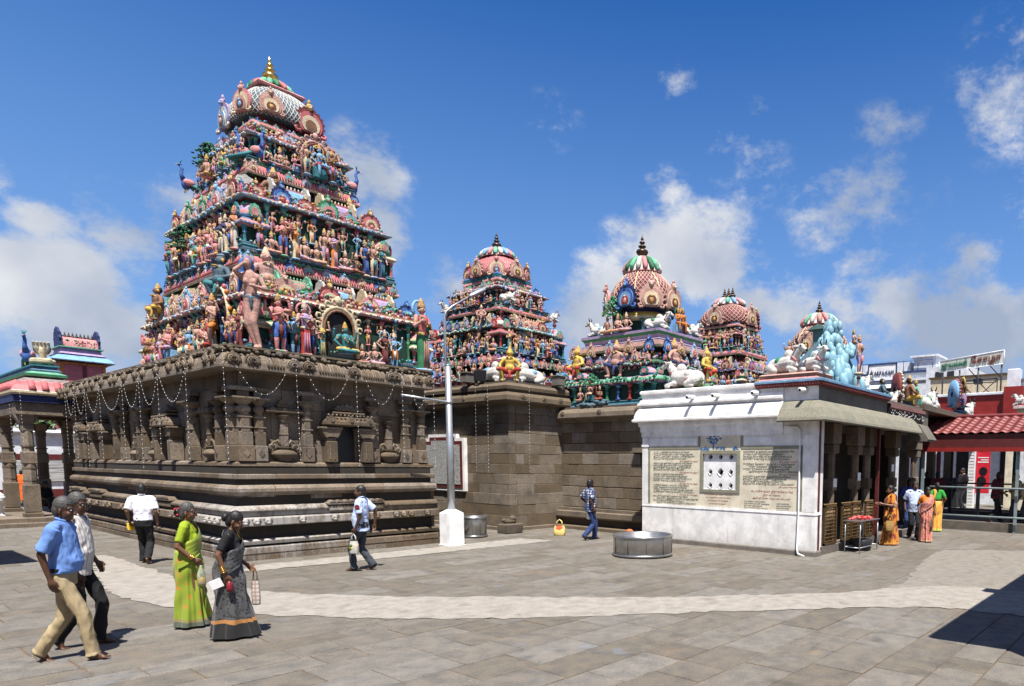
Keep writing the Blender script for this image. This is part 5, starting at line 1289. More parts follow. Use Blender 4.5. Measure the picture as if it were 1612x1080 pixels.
place(t3, 'stucco_tree', TREE[1], (15.72, 15.95, 4.35), 0, (.95, .95, .75))
for y, k in ((16.4, 2), (15.95, 4), (15.5, 6)): place(t3, 'statue', FIGS['throne' if k == 4 else 'sit'][k % 6], (15.62, y, 4.22), WR, .72)
mb = MB(); rr = random.Random(4)
for k in range(26): mb.ell((15.62 + rr.uniform(-.12, .15), 15.95 + rr.uniform(-.75, .75), 4.12 + rr.uniform(-.06, .08)), (.10, .14, .07), P_('slate'), 7, 5)
mb.build('stucco_rocks', PALM, t3)

# ---- fourth tower, small, further back
T4 = (26.0, 17.5)
t4 = thing('painted_tower', 'small square-domed painted tower with dark triple finial behind the green tower', 'tower', (T4[0], T4[1], 0))
mb = MB(); mb.box(24.3, 28.5, 15.6, 19.6, -.03, 5.2, 0); mb.build('stone_base', M['stone_dark'], t4)
tier(t4, T4, (1.5, 1.8), (1.2, 1.45), 5.2, 7.35, 707, ('navy', 'pink', 'sky'), fig_h=1.0, dens=1.2)
tier(t4, T4, (1.1, 1.3), (.95, 1.15), 7.35, 8.5, 808, ('pink', 'white', 'rose'), kuta=False, fig_h=.7, dens=1.2, colstep=.5)
dome(t4, T4, 1.05, 1.25, 8.5, 9.5, 3.2, 'maroon', 'peach', 40, .02)
lotus_cap(t4, T4, .62, .75, 9.46, 9.84, ('mint', 'sky', 'pink', 'white'), 14)
for dy in (-.22, 0, .22): finial(t4, T4[0], T4[1] + dy, 9.8, .55, M['bronze'])
for p, rz, k in (((T4[0] + .0, T4[1] - 1.25, 8.5), 0, 5), ((T4[0] - 1.05, T4[1], 8.5), WR, 5), ((T4[0] + 1.0, T4[1] - .9, 8.5), .9, 7)): place(t4, 'arch_medallion', ARCH[k], p, rz, .85)
# ---- fifth, behind the blue rock
T5 = (20.0, 9.9)
t5 = thing('painted_tower', 'little lattice-domed tower half hidden by the blue stucco mountain', 'tower', (T5[0], T5[1], 4.2))
mb = MB(); mb.lathe((T5[0], T5[1], 4.2), [(.85, 0), (.85, 1.5), (.95, 1.55), (.95, 1.65), (.8, 1.7)], 8, [P_('maroon'), P_('pink'), P_('mint'), P_('pink')]); mb.build('wall', PALM, t5)
rdome(t5, T5, .82, .95, 5.75, 6.75, 'maroon', 'peach', 30, .02)
lotus_cap(t5, T5, .48, .55, 6.70, 7.12, ('peach', 'pink', 'mint', 'white'), 14)
finial(t5, T5[0], T5[1], 7.08, .46, M['bronze'])
place(t5, 'statue', FIGS['stand'][4], (18.95, 10.4, 5.3), WR, .8); place(t5, 'statue', FIGS['stand'][6], (19.2, 9.6, 5.9), WR, .6); place(t5, 'arch_medallion', ARCH[5], (19.15, 9.9, 5.8), WR, .6)
# ------------------------------------------------------------------ lettering
def tamil(s):
    out = ''
    for ch in s:
        o = ord(ch)
        if o in (0xBC6, 0xBC7, 0xBC8): out = out[:-1] + ch + out[-1]
        elif o in (0xBCA, 0xBCB): out = out[:-1] + chr(0xBC6 if o == 0xBCA else 0xBC7) + out[-1] + chr(0xBBE)
        else: out += ch
    return out
def text_mesh(s, size, mat, extrude=0.0, align='LEFT', shear=0.0, width=None, res=1, bold=0.0):
    c = bpy.data.curves.new('t', 'FONT'); c.body = tamil(s); c.size = size; c.align_x = align; c.extrude = extrude; c.resolution_u = res; c.shear = shear; c.offset = bold
    o = bpy.data.objects.new('t', c); COL.objects.link(o)
    me = bpy.data.meshes.new_from_object(o.evaluated_get(bpy.context.evaluated_depsgraph_get())); bpy.data.objects.remove(o); bpy.data.curves.remove(c)
    if width and len(me.vertices):
        xs = [v.co.x for v in me.vertices]; k = width / max(1e-6, max(xs) - min(xs)); me.transform(Matrix.Diagonal((k, 1, 1, 1)))
    me.materials.clear(); me.materials.append(mat); me.name = 'lettering'
    return me
FW = Matrix(((0, 0, -1, 0), (-1, 0, 0, 0), (0, 1, 0, 0), (0, 0, 0, 1)))      # text plane -> wall facing -X, reading left to right (+Y to -Y)
def wall_text(name, root, s, x, y, z, size, mat, **k):
    me = text_mesh(s, size, mat, **k); me.transform(FW); return put(name, me, root, Vector((x, y, z)) - wloc(root))

# ------------------------------------------------------------------ white building with the open porch
WX, WY0, WY1 = 14.3, 7.06, 12.48
wb = thing('white_building', 'white plastered building with painted verse panels, lattice window and dark railed porch', 'building', (WX, WY0, 0))
WIN = (9.28, 10.36, 1.53, 2.46)
mb = MB()
for a, b, c, d in ((WY0, WIN[0], .02, 4.2), (WIN[1], WY1, .02, 4.2), (WIN[0], WIN[1], .02, WIN[2]), (WIN[0], WIN[1], WIN[3], 4.2)): mb.box(WX, WX + .35, a, b, c, d)
mb.box(WX + .35, WX + .40, WY0, WY1, .02, 4.2); mb.box(WX + .4, 18.4, WY1 - .3, WY1, .02, 4.2)
mb.build('front_wall', M['white'], wb)
mb = MB(); mb.sweep([(-.2, -.03), (.055, -.03), (.05, .10), (.03, .125), (-.2, .125)], [(WX, WY1), (WX, WY0), (WX + .32, WY0)]); mb.build('plinth', M['stone_pillar'], wb)
mb = MB(); mb.sweep([(-.2, .128), (.028, .128), (.028, .99), (.04, .995), (.035, 1.06), (-.2, 1.065)], [(WX, WY1), (WX, WY0), (WX + .30, WY0)]); mb.build('dado', M['white'], wb)
for a, b in ((WY1 - .20, WY1 + .004), (WY0 - .005, WY0 + .33)):
    mb = MB(); mb.box(WX - .03, WX + .1, a, b, 1.07, 2.92); mb.build('pilaster', M['white'], wb)
mb = MB(); mb.box(WX - .045, WX + .05, WY1 - .24, WY1 + .02, 2.66, 2.72); mb.build('pilaster_cap', M['white'], wb)
for a, b in ((10.58, 12.22), (8.28, 9.08)):
    mb = MB(); mb.bev(WX - .016, WX + .05, a, b, 2.69, 2.88, .004); mb.build('raised_panel', M['white_clean'], wb)
# front mouldings
CEND = 7.95
mb = MB()
for pr in ([(-.2, 2.93), (.035, 2.93), (.035, 3.06), (.06, 3.075), (.06, 3.20), (.10, 3.24), (.10, 3.33), (-.2, 3.33)],
           [(-.2, 3.333), (.20, 3.333), (.23, 3.36), (.23, 3.41), (.19, 3.43), (.185, 3.5), (.15, 3.62), (.09, 3.71), (.02, 3.75), (-.2, 3.75)],
           [(-.2, 3.753), (.05, 3.753), (.06, 3.79), (.12, 3.81), (.12, 3.86), (.08, 3.88), (.06, 3.96), (-.2, 3.96)],
           [(-.2, 3.963), (.02, 3.963), (.03, 4.10), (.07, 4.13), (.07, 4.19), (.03, 4.215), (-.2, 4.22)]):
    mb.sweep(pr, [(WX + .6, WY1), (WX, WY1), (WX, CEND)])
mb.build('cornice', M['white'], wb)
mb = MB(); mb.box(WX - .006, WX + .2, WY0 - .004, CEND - .003, 2.92, 4.09); mb.build('corner_wall', M['white'], wb)
for y in (10.67, 9.85, 8.66, 7.36):
    mb = MB(); mb.tube([(0, 0, 0), (-.34, 0, -.03)], .055, 9, 0); mb.tube([(-.05, 0, 0), (-.342, 0, -.031)], .035, 9, 1)
    put('rain_spout', mb.mesh('rain_spout', [M['white_clean'], M['black']]), wb, (.0, y - WY0, 3.97))
mb = MB(); mb.tube([(WX - .05, 7.9, 3.12), (WX - .05, 7.55, 3.10), (WX - .05, 7.47, 3.02), (WX - .06, 7.46, 1.1), (WX - .08, 7.47, .16), (WX - .16, 7.40, .06), (WX - .22, 7.2, .02)], .022, 7); mb.build('drain_pipe', M['white_clean'], wb)
# verse panels
def panel(y1, y0, z0, z1, name='verse_panel', x=WX - .012, mat='cream'):
    mb = MB(); mb.bev(x, WX + .02, y0, y1, z0, z1, .003); return mb.build(name, M[mat], wb)
mb = MB()
for y1, y0, z0, z1 in ((12.28, 10.48, 2.58, 2.66), (9.16, 7.42, 2.58, 2.66), (12.28, 12.2, 1.07, 2.58), (7.50, 7.42, 1.07, 2.58), (10.53, 10.45, 2.66, 2.99), (9.19, 9.11, 2.66, 2.99), (10.45, 9.19, 2.96, 2.99), (10.45, 9.19, 2.50, 2.545)): mb.bev(WX - .02, WX + .02, y0, y1, z0, z1, .003)
mb.build('panel_frame', M['olive'], wb)
panel(12.2, 10.452, 1.07, 2.58); panel(9.188, 7.50, 1.07, 2.58); panel(10.45, 9.19, 1.07, 1.45); panel(10.45, 9.19, 2.545, 2.96, 'picture_panel')
mb = MB()
for y1, y0, z0, z1 in ((10.45, 10.36, 1.45, 2.50), (9.28, 9.19, 1.45, 2.50), (10.36, 9.28, 1.45, 1.53), (10.36, 9.28, 2.46, 2.50)): mb.bev(WX - .03, WX + .02, y0, y1, z0, z1, .003)
mb.build('window_frame', M['olive'], wb)
# lattice window: plaster slab with nine cut holes
ny, nz_ = 3, 3; wy0, wy1, wz0, wz1 = WIN
mb = MB(); cy = [wy0 + (wy1 - wy0) * q for q in (.2, .5, .8)]; cz = [wz0 + (wz1 - wz0) * q for q in (.11, .49, .91)]
ey = [wy0, (cy[0] + cy[1]) / 2, (cy[1] + cy[2]) / 2, wy1]; ez = [wz0, (cz[0] + cz[1]) / 2, (cz[1] + cz[2]) / 2, wz1]
for i in range(3):
    for j in range(3):
        big = 1.35 if (i == 1 and j == 1) else 1.0
        H = []
        for k in range(16):
            a = 2 * math.pi * k / 16; r = (.062 + .018 * abs(math.cos(2 * a))) * big
            H.append((cy[i] + math.cos(a) * r * .9, cz[j] + math.sin(a) * r * 1.02))
        B = []
        for k in range(16):
            a = 2 * math.pi * k / 16; dx, dz = math.cos(a), math.sin(a)
            t = min(((ey[i + 1] - cy[i]) / dx if dx > 1e-6 else (ey[i] - cy[i]) / dx if dx < -1e-6 else 9), ((ez[j + 1] - cz[j]) / dz if dz > 1e-6 else (ez[j] - cz[j]) / dz if dz < -1e-6 else 9))
            B.append((cy[i] + dx * t, cz[j] + dz * t))
        for (yy, zz) in ((ey[i], ez[j]), (ey[i + 1], ez[j]), (ey[i + 1], ez[j + 1]), (ey[i], ez[j + 1])):
            k = min(range(16), key=lambda q: (B[q][0] - yy) ** 2 + (B[q][1] - zz) ** 2); B[k] = (yy, zz)
        xf, xb = WX + .03, WX + .14
        V = [(xf, *p) for p in B] + [(xf, *p) for p in H] + [(xb, *p) for p in H]
        F = [(k, (k + 1) % 16, 16 + (k + 1) % 16, 16 + k) for k in range(16)] + [(16 + k, 16 + (k + 1) % 16, 32 + (k + 1) % 16, 32 + k) for k in range(16)]
        mb.add(V, [tuple(reversed(f)) for f in F])
        for k in range(16):
            a, b = H[k], H[(k + 1) % 16]
            if k >= 8: mb.tube([(xf - .004, *a), (xf - .004, *b)], .009, 4)
mb.build('lattice_window', M['white_clean'], wb)
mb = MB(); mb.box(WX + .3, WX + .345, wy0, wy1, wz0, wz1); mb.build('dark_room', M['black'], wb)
VERSE = ['மட்டிட்ட புன்னையங் கானல் மடமயிலைக்', 'கட்டிட்டங் கொண்டான் கபாலீச் சரம்அமர்ந்தான்', 'ஒட்டிட்ட பண்பின் உருத்திர பல்கணத்தார்க்', 'கட்டிட்டல் காணாதே போதியோ பூம்பாவாய்',
         'மைப்பயந்த ஒண்கண் மடநல்லார் மாமயிலைக்', 'கைப்பயந்த நீற்றான் கபாலீச் சரம்அமர்ந்தான்', 'ஐப்பசி ஓண விழாவும் அருந்தவர்கள்', 'துய்ப்பனவும் காணாதே போதியோ பூம்பாவாய்',
         'வளைக்கை மடநல்லார் மாமயிலை வண்மறுகில்', 'துளக்கில் கபாலீச் சரத்தான்தொல் கார்த்திகைநாள்', 'தளத்தேந் திளமுலையார் தையலார் கொண்டாடும்', 'விளக்கீடு காணாதே போதியோ பூம்பாவாய்',
         'ஊர்திரை வேலை உலாவும் உயர்மயிலைக்', 'கூர்தரு வேல்வல்லார் கொற்றங்கொள் சேரிதனில்', 'கார்தரு சோலைக் கபாலீச் சரம்அமர்ந்தான்', 'ஆர்திரைநாள் காணாதே போதியோ பூம்பாவாய்',
         'மைப்பூசும் ஒண்கண் மடநல்லார் மாமயிலைக்', 'கைப்பூசு நீற்றான் கபாலீச் சரம்அமர்ந்தான்', 'நெய்ப்பூசும் ஒண்புழுக்கல் நேரிழையார் கொண்டாடும்', 'தைப்பூசம் காணாதே போதியோ பூம்பாவாய்']
rt = random.Random(17); XT = WX - .014
li = 0
def join_texts(name, items):
    mb_ = []; vs = []; fs = []
    for me in items:
        o = len(vs); vs += [tuple(v.co) for v in me.vertices]; fs += [tuple(i + o for i in p.vertices) for p in me.polygons]
    me = bpy.data.meshes.new(name); me.from_pydata(vs, [], fs); me.materials.append(items[0].materials[0]); me.update()
    return put(name, me, wb, -wloc(wb))
def line(s, y, z, size, mat, w_):
    me = text_mesh(s, size, M[mat], width=w_, shear=.12, bold=size * .018); me.transform(Matrix.Translation((XT, y, z)) @ FW); return me
z = 2.485
for st in range(5):
    L_ = []
    for k in range(4):
        ind = .12 if (k % 2 and st == 4) else 0
        L_.append(line(VERSE[st * 4 + k], 12.08 - ind, z, .068, 'ink', rt.uniform(1.05, 1.45))); z -= .060
    join_texts('verse', L_)
    join_texts('verse_credit', [line('திருஞானசம்பந்தர்', 11.15, z, .05, 'ink_red', .62)]); z -= .063
z = 2.49
for st in range(3):
    L_ = []
    for k in range(4): L_.append(line(VERSE[(st * 4 + k + 8) % 20], 9.1 - (.18 if st == 1 and k % 2 else 0), z, .070, 'ink', rt.uniform(1.15, 1.5))); z -= .061
    join_texts('verse', L_); join_texts('verse_credit', [line('திருநாவுக்கரசர்', 8.05, z, .05, 'ink_red', .5)]); z -= .066
L_ = []; z -= .06
for s, y, w_, h in (('கபாலீசுவரர் திருக்கோயில்', 8.85, 1.2, .07), ('திருமயிலை', 8.5, .5, .06), ('அருள்மிகு கற்பகாம்பாள்', 8.8, 1.1, .06)): L_.append(line(s, y, z, h, 'ink_red', w_)); z -= .085
join_texts('verse_credit', L_)
L_ = []
for i in range(6): L_.append(line(VERSE[i], 9.05, z - i * .055, .05, 'ink', rt.uniform(.5, .75)))
for i in range(5): L_.append(line(VERSE[i + 7], 8.1, z - .03 - i * .055, .05, 'ink', rt.uniform(.35, .5)))
join_texts('verse', L_)
join_texts('verse_credit', [line(VERSE[i + 3], 10.3 - .05 * i, 1.38 - i * .08, .05, 'ink_red', .9 - .12 * i) for i in range(4)])
# tile picture: blue tree, shrine and peacock on the cream ground
mb = MB(); rp = random.Random(6); xp = WX - .015
def blot(y, z, ry, rz, n=9):
    mb.add([(xp, y + math.cos(6.283 * k / n) * ry * rp.uniform(.75, 1.1), z + math.sin(6.283 * k / n) * rz * rp.uniform(.75, 1.1)) for k in range(n)], [tuple(reversed(range(n)))])
    blot.k = xp
for k in range(34):
    a = rp.uniform(0, 6.28); q = rp.uniform(0, 1) ** .6; xp -= .00003; blot(10.02 + math.cos(a) * q * .24, 2.83 + math.sin(a) * q * .11, rp.uniform(.02, .05), rp.uniform(.015, .03))
mb.add([(xp - .0002, 10.06, 2.58), (xp - .0002, 10.0, 2.58), (xp - .0002, 10.01, 2.78), (xp - .0002, 10.05, 2.78)], [(0, 1, 2, 3)])
for k in range(26): xp -= .00003; blot(rp.choice([rp.uniform(10.2, 10.43), rp.uniform(9.6, 9.95), rp.uniform(9.22, 9.45)]), 2.565 + rp.uniform(0, .07), rp.uniform(.02, .05), rp.uniform(.012, .04))
mb.build('tile_picture', M['ink_blue'], wb)
# porch on the south side
mb = MB(); mb.box(14.62, 22.6, WY0 + .02, 12.0, -.03, .14); mb.build('porch_floor', M['stone_pillar'], wb)
mb = MB(); mb.box(14.5, 22.5, WY0, WY0 + .10, .0, .2); mb.build('kerb', M['stone_pillar'], wb)
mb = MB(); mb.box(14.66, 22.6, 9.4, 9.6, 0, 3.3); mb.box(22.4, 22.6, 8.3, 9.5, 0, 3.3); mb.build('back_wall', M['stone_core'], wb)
mb = MB(); mb.box(14.52, 22.7, WY0 + .02, 12.45, 3.28, 4.12); mb.build('roof', M['grey_plaster'], wb)
mb = MB(); pts = [(WX, CEND), (WX, 7.06), (22.3, 7.06)]
mb.sweep([(-.1, 3.28), (.40, 3.20), (.42, 3.235), (.40, 3.30), (.26, 3.52), (.10, 3.68), (.0, 3.74), (-.1, 3.76)], [(WX, CEND - .03), (WX, 7.06), (20.8, 7.06)]); mb.build('concrete_eave', M['concrete'], wb)
mb = MB(); mb.sweep([(-.1, 3.05), (.55, 2.98), (.6, 3.05), (.3, 3.5), (-.1, 3.62)], [(20.85, 7.06), (21.7, 7.06)]); mb.build('concrete_eave', M['grey_plaster'], wb)
mb = MB(); mb.sweep([(-.1, 3.7), (.014, 3.7), (.014, 4.06), (-.1, 4.06)], [(14.35, 7.06), (18.8, 7.06)]); mb.build('parapet', M['grey_plaster'], wb)
mb = MB(); led = [(14.25, 8.72), (14.25, 7.0), (18.75, 7.0)]
mb.sweep([(-.3, 4.06), (.03, 4.06), (.05, 4.10), (.09, 4.12), (.10, 4.155), (-.3, 4.155)], led, P_('maroon')); mb.sweep([(-.3, 4.157), (.12, 4.157), (.125, 4.20), (.08, 4.21), (.08, 4.235), (-.3, 4.24)], led, [P_('sky'), P_('sky'), P_('white'), P_('sky'), P_('sky')])
mb.build('painted_ledge', PALM, wb)
mb = MB(); t = 0
while t < 6.2:
    p = (14.17, 8.70 - t) if t < 1.75 else (14.2 + t - 1.7, 6.92)
    mb.ell((p[0], p[1], 4.11), (.025, .025, .03), P_('rose'), 6, 4); t += .075
mb.build('ledge_beads', PALM, wb, kind='stuff')
mb = MB(); mb.sweep([(-.3, 3.62), (.0, 3.62), (.02, 3.86), (.08, 3.90), (.10, 3.98), (.03, 4.02), (-.4, 4.04)], [(18.78, 7.02), (22.0, 7.02)], [P_('black'), P_('black'), P_('maroon'), P_('peach'), P_('maroon'), P_('maroon')]); mb.build('lower_ledge', PALM, wb)
mb = MB(); rr = random.Random(8)
for k in range(70): mb.ell((18.9 + rr.uniform(0, 3.0), 6.985 - rr.uniform(0, .02), rr.uniform(3.66, 3.88)), (.022, .022, .022), P_('white'), 5, 3)
mb.build('painted_dots', PALM, wb, kind='stuff')
for x in (14.47, 18.30):
    mb = MB(); mb.bev(x - .05, x + .06, WY0 - .03, WY0 + .08, .13, 1.06, .01); mb.bev(x - .035, x + .045, WY0 - .02, WY0 + .07, 1.06, 3.3, .008); mb.build('red_post', M['maroon'], wb)
def stone_post(x, y, h=3.28):
    mb = MB(); mb.bev(-.13, .13, -.13, .13, .14, .9, .02); mb.tube([(0, 0, .9), (0, 0, 2.5)], .12, 8, 0, False); mb.bev(-.13, .13, -.13, .13, 1.55, 1.85, .02); mb.bev(-.16, .16, -.16, .16, 2.5, 2.75, .03); mb.bev(-.24, .24, -.18, .18, 2.75, h, .03)
    put('stone_post', mb.mesh('stone_post', M['stone']), wb, Vector((x, y, 0)) - wloc(wb))
for x in (14.75, 15.75, 17.3, 18.15, 20.2, 22.3): stone_post(x, WY0 + .3)
for x, y in ((15.75, 1.7), (17.3, 1.85), (19.9, 2.1)):
    mb = MB(); mb.box(x - .1, x + .1, WY0 + .155, WY0 + .165, y - .06, y + .16); mb.build('notice_plate', M['white_clean'], wb)
# brass grille panels
def grille(x0, x1):
    mb = MB(); w_ = x1 - x0; z0, z1 = .22, 1.20
    for a, b, c, d in ((0, w_, z0, z0 + .05), (0, w_, z1 - .05, z1), (0, .05, z0, z1), (w_ - .05, w_, z0, z1)): mb.bev(a, b, -.025, .025, c, d, .006)
    for k in range(1, int(w_ / .085)): mb.tube([(k * .085, 0, z0), (k * .085, 0, z1)], .010, 5)
    for k in range(1, 11): mb.tube([(0, 0, z0 + k * .088), (w_, 0, z0 + k * .088)], .008, 4)
    for k in range(1, int(w_ / .085)):
        for j in range(1, 11): mb.ell((k * .085, -.012, z0 + j * .088), (.02, .012, .02), 0, 5, 3)
    for k in range(int(w_ / .07) + 1): mb.ell((k * .07, 0, z1 + .02), (.022, .022, .03), 0, 6, 4)
    put('brass_grille', mb.mesh('brass_grille', M['brass']), wb, Vector((x0, WY0 + .02, 0)) - wloc(wb))
for a, b in ((14.86, 15.58), (15.9, 16.5), (16.55, 17.15), (17.45, 18.05)): grille(a, b)
mb = MB(); mb.lathe((15.9, 8.2, .14), [(.02, 0), (.02, 1.2), (.09, 1.24), (.02, 1.3), (.02, 1.6), (.06, 1.63), (.02, 1.68), (.015, 1.95), (0, 2.0)], 10); mb.lathe((15.9, 8.2, .14), [(.2, 0), (.12, .1), (.03, .2)], 12)
tag(mb.build('oil_lamp', M['steel']), 'slim standing metal oil lamp inside the dark porch', 'lamp')
# low roof shrub
mb = MB(); rr = random.Random(3)
for k in range(90):
    a = rr.uniform(0, 6.28); q = rr.uniform(0, .32); c = Vector((14.75 + math.cos(a) * q * .5, 10.75 + math.sin(a) * q, 4.25 + rr.uniform(0, .26) * (1.1 - q * 2))); u = Vector((rr.uniform(-1, 1), rr.uniform(-1, 1), rr.uniform(0, 1))).normalized() * .05; v = u.orthogonal().normalized() * .022
    mb.add([c - u, c + v, c + u, c - v], [(0, 1, 2, 3)])
mb.build('leaf_tuft', M['leaf']); tag(bpy.data.objects['leaf_tuft'], 'small weed bush growing on the white roof edge', 'plant')

# ------------------------------------------------------------------ sculptures standing on the roof
def loose(name, me, p, rz, sc, label, cat='statue', group=None): return put(name, me, None, p, rz, sc, label=label, cat=cat, group=group)
mb = MB(); mb.rect(14.55, 15.35, 7.25, 8.75, [(-.3, 4.22), (.08, 4.22), (.10, 4.26), (.03, 4.32), (.06, 4.40), (.0, 4.44), (-.4, 4.45)], [P_('pink'), P_('white'), P_('pink'), P_('brown'), P_('peach'), P_('peach')]); tag(mb.build('stepped_pedestal', PALM), 'pink and brown stepped pedestal under two white bulls at the roof corner', 'pedestal')
loose('bull_statue', BULL[0], (14.98, 8.33, 4.45), -math.pi / 2 - .25, 1.15, 'white bull statue with green saddle cloth lying on the roof pedestal', group='white bulls on the white building')
loose('bull_statue', BULL[2], (15.0, 7.55, 4.45), -math.pi / 2 - .9 + .4, .98, 'white bull statue without saddle at the front roof corner', group='white bulls on the white building')
mb = MB(); mb.rect(14.85, 15.5, 11.05, 12.15, [(-.3, 4.2), (.04, 4.2), (.06, 4.26), (.0, 4.30), (-.3, 4.31)], P_('brown')); tag(mb.build('flat_pedestal', PALM), 'thin brown pedestal under the bull at the left end of the white roof', 'pedestal')
loose('bull_statue', BULL[2], (15.1, 11.6, 4.31), math.pi / 2 + .1, 1.3, 'white bull statue lying alone at the left end of the white roof', group='white bulls on the white building')
# blue rock mountain
mtn = thing('stucco_mountain', 'tall pale blue stucco mountain of stacked rounded boulders on the roof', 'sculpture', (16.9, 8.1, 4.2))
mb = MB(); mb.box(15.9, 18.1, 7.3, 9.3, 4.1, 4.3, P_('sky')); mb.add([(15.9, 7.45, 4.3), (18.0, 7.45, 4.3), (18.0, 9.2, 4.3), (15.9, 9.2, 4.3), (17.0, 7.95, 6.05)], [(0, 1, 4), (1, 2, 4), (2, 3, 4), (3, 0, 4)], P_('slate')); mb.build('rock_core', PALM, mtn)
M['bluerock'] = paint('pale_blue_stucco', (0.21, 0.38, 0.45), 0.5, 0.35, (0.10, 0.2, 0.24), 0.4, sc=5)
rm_ = random.Random(12)
def boulder(i):
    me = MB(); me.ell((0, 0, 0), (1, 1, 1.25), 0, 10, 7); q = me.mesh('boulder', M['bluerock'])
    for v in q.vertices: v.co *= 1 + .16 * mnoise.noise(v.co * 1.3 + Vector((i * 9, 0, 0)))
    return q
BO = [boulder(i) for i in range(6)]
def ridge(t):       # silhouette height along the left-right line (y from 9.4 down to 7.2)
    return 4.35 + np.interp(t, [7.15, 7.35, 7.6, 7.8, 7.95, 8.15, 8.4, 8.7, 9.0, 9.4, 9.7], [.35, .95, 1.25, 1.9, 2.05, 1.6, 1.1, .95, .75, .85, .3])
for k in range(290):
    y = rm_.uniform(7.2, 9.65); top = ridge(y); z = 4.3 + (top - 4.3) * rm_.random() ** .75
    f = (z - 4.3) / max(.05, top - 4.3); side = rm_.random()
    x = 16.95 - (1 - f) * (1.0) * rm_.uniform(.85, 1.1) if side < .72 else 16.95 + (1 - f) * rm_.uniform(0, 1.1)
    if side >= .72: y = 7.32 + (y - 7.32) * .35 + f * .55
    r = rm_.uniform(.075, .135) * (1 - .2 * f)
    put('boulder', BO[k % 6], mtn, Vector((x, y, z)) - wloc(mtn), rm_.uniform(0, 6.28), (r, r * rm_.uniform(.8, 1.1), r * rm_.uniform(1.15, 1.75)))
put('statue', FIGS['stand'][7], mtn, Vector((16.8, 7.12, 4.62)) - wloc(mtn), .1, .95); put('plinth', COLM[3], mtn, Vector((16.8, 7.12, 4.2)) - wloc(mtn), 0, (.5, .5, .42))
put('statue', FIGS['sit'][3], mtn, Vector((17.3, 7.5, 5.5)) - wloc(mtn), .3, .6)
mb = MB(); mb.box(17.7, 18.3, 8.55, 8.95, 4.2, 6.1); mb.add([(17.6, 8.4, 6.1), (18.4, 8.4, 6.1), (18.4, 9.1, 6.1), (17.6, 9.1, 6.1), (17.6, 8.75, 6.25), (18.4, 8.75, 6.25)], [(0, 1, 5, 4), (2, 3, 4, 5), (1, 2, 5), (3, 0, 4), (3, 2, 1, 0)])
M['greenpaint'] = paint('dull_green_paint', (0.10, 0.19, 0.17), .6); tag(mb.build('roof_cabin', M['greenpaint']), 'dull green flat cabin behind the blue stucco mountain', 'cabin')
# groups further along the roof
loose('bull_statue', BULL[2], (18.0, 7.55, 4.26), -.3, .85, 'white bull statue facing right past the blue mountain', group='white bulls on the white building')
loose('statue', GIANT[4], (19.5, 7.5, 4.04), .6, .8, 'dark seated bearer statue before the maroon halo'); loose('bull_statue', BULL[1], (20.0, 7.45, 4.04), -.5, .8, 'pale blue draped bull crouching beside the maroon halo')
def halo(r, c1, c2, c3):
    mb = MB(); mb.lathe((0, 0, 0), [(r * .2, -.17), (r, -.16), (r * 1.02, -.04), (r * .9, .0), (r * .5, .05), (0, .06)], 24, [P_(c1), P_(c1), P_(c2), P_(c3), P_(c3)])
    for k in range(26): a = 2 * math.pi * k / 26; mb.ell((math.cos(a) * r * 1.04, math.sin(a) * r * 1.04, -.03), (.05, .05, .04), P_(c2), 6, 4)
    me = mb.mesh('halo', PALM); me.transform(Matrix.Rotation(R_(-56), 4, 'Z') @ Matrix.Rotation(R_(90), 4, 'Y')); return me
hg = thing('halo_statue', 'seated stucco pair in front of a big maroon disc halo', 'statue', (21.6, 7.6, 4.04))
put('halo', halo(.55, 'maroon', 'cream', 'orange'), hg, (-.3, 0, .62)); put('statue', GIANT[1], hg, (.3, -.1, .1), .9, 1.0); put('statue', FIGS['throne'][1], hg, (.85, -.15, .15), .8, 1.05); put('plinth', COLM[5], hg, (.4, 0, 0), 0, (1.6, 1.2, .15))
loose('bull_statue', BULL[0], (24.3, 7.6, 4.25), -.1, 1.15, 'white bull statue with green cloth behind the red roof end', group='white bulls on the white building'); loose('bull_statue', BULL[1], (25.3, 7.7, 4.3), .2, 1.0, 'white bull statue with red collar near the pale blue halo', group='white bulls on the white building')
mb = MB(); mb.box(22.05, 31, 7.0, 8.4, 4.07, 4.25)
for x in (24.9, 28.2, 30.7): mb.bev(x - .15, x + .15, 8.45, 8.75, 0, 4.1, .02); mb.box(x - .15, x + .15, 8.35, 8.75, 4.1, 4.2)
tag(mb.build('roofed_block', M['stone_dark']), 'dark stone roof slab on pillars behind the red tiled canopy carrying statues', 'building')
hg = thing('halo_statue', 'standing stucco group in front of a pale blue disc halo', 'statue', (27.6, 7.5, 4.25))
put('halo', halo(.55, 'sky', 'rose', 'green'), hg, (-.1, 0, .85)); put('statue', FIGS['stand'][3], hg, (.55, -.1, .2), .9, 1.3); put('bull', BULL[2], hg, (1.2, -.1, .0), -.2, 1.1); put('plinth', COLM[4], hg, (.2, 0, 0), 0, (2.6, 2.0, .4))

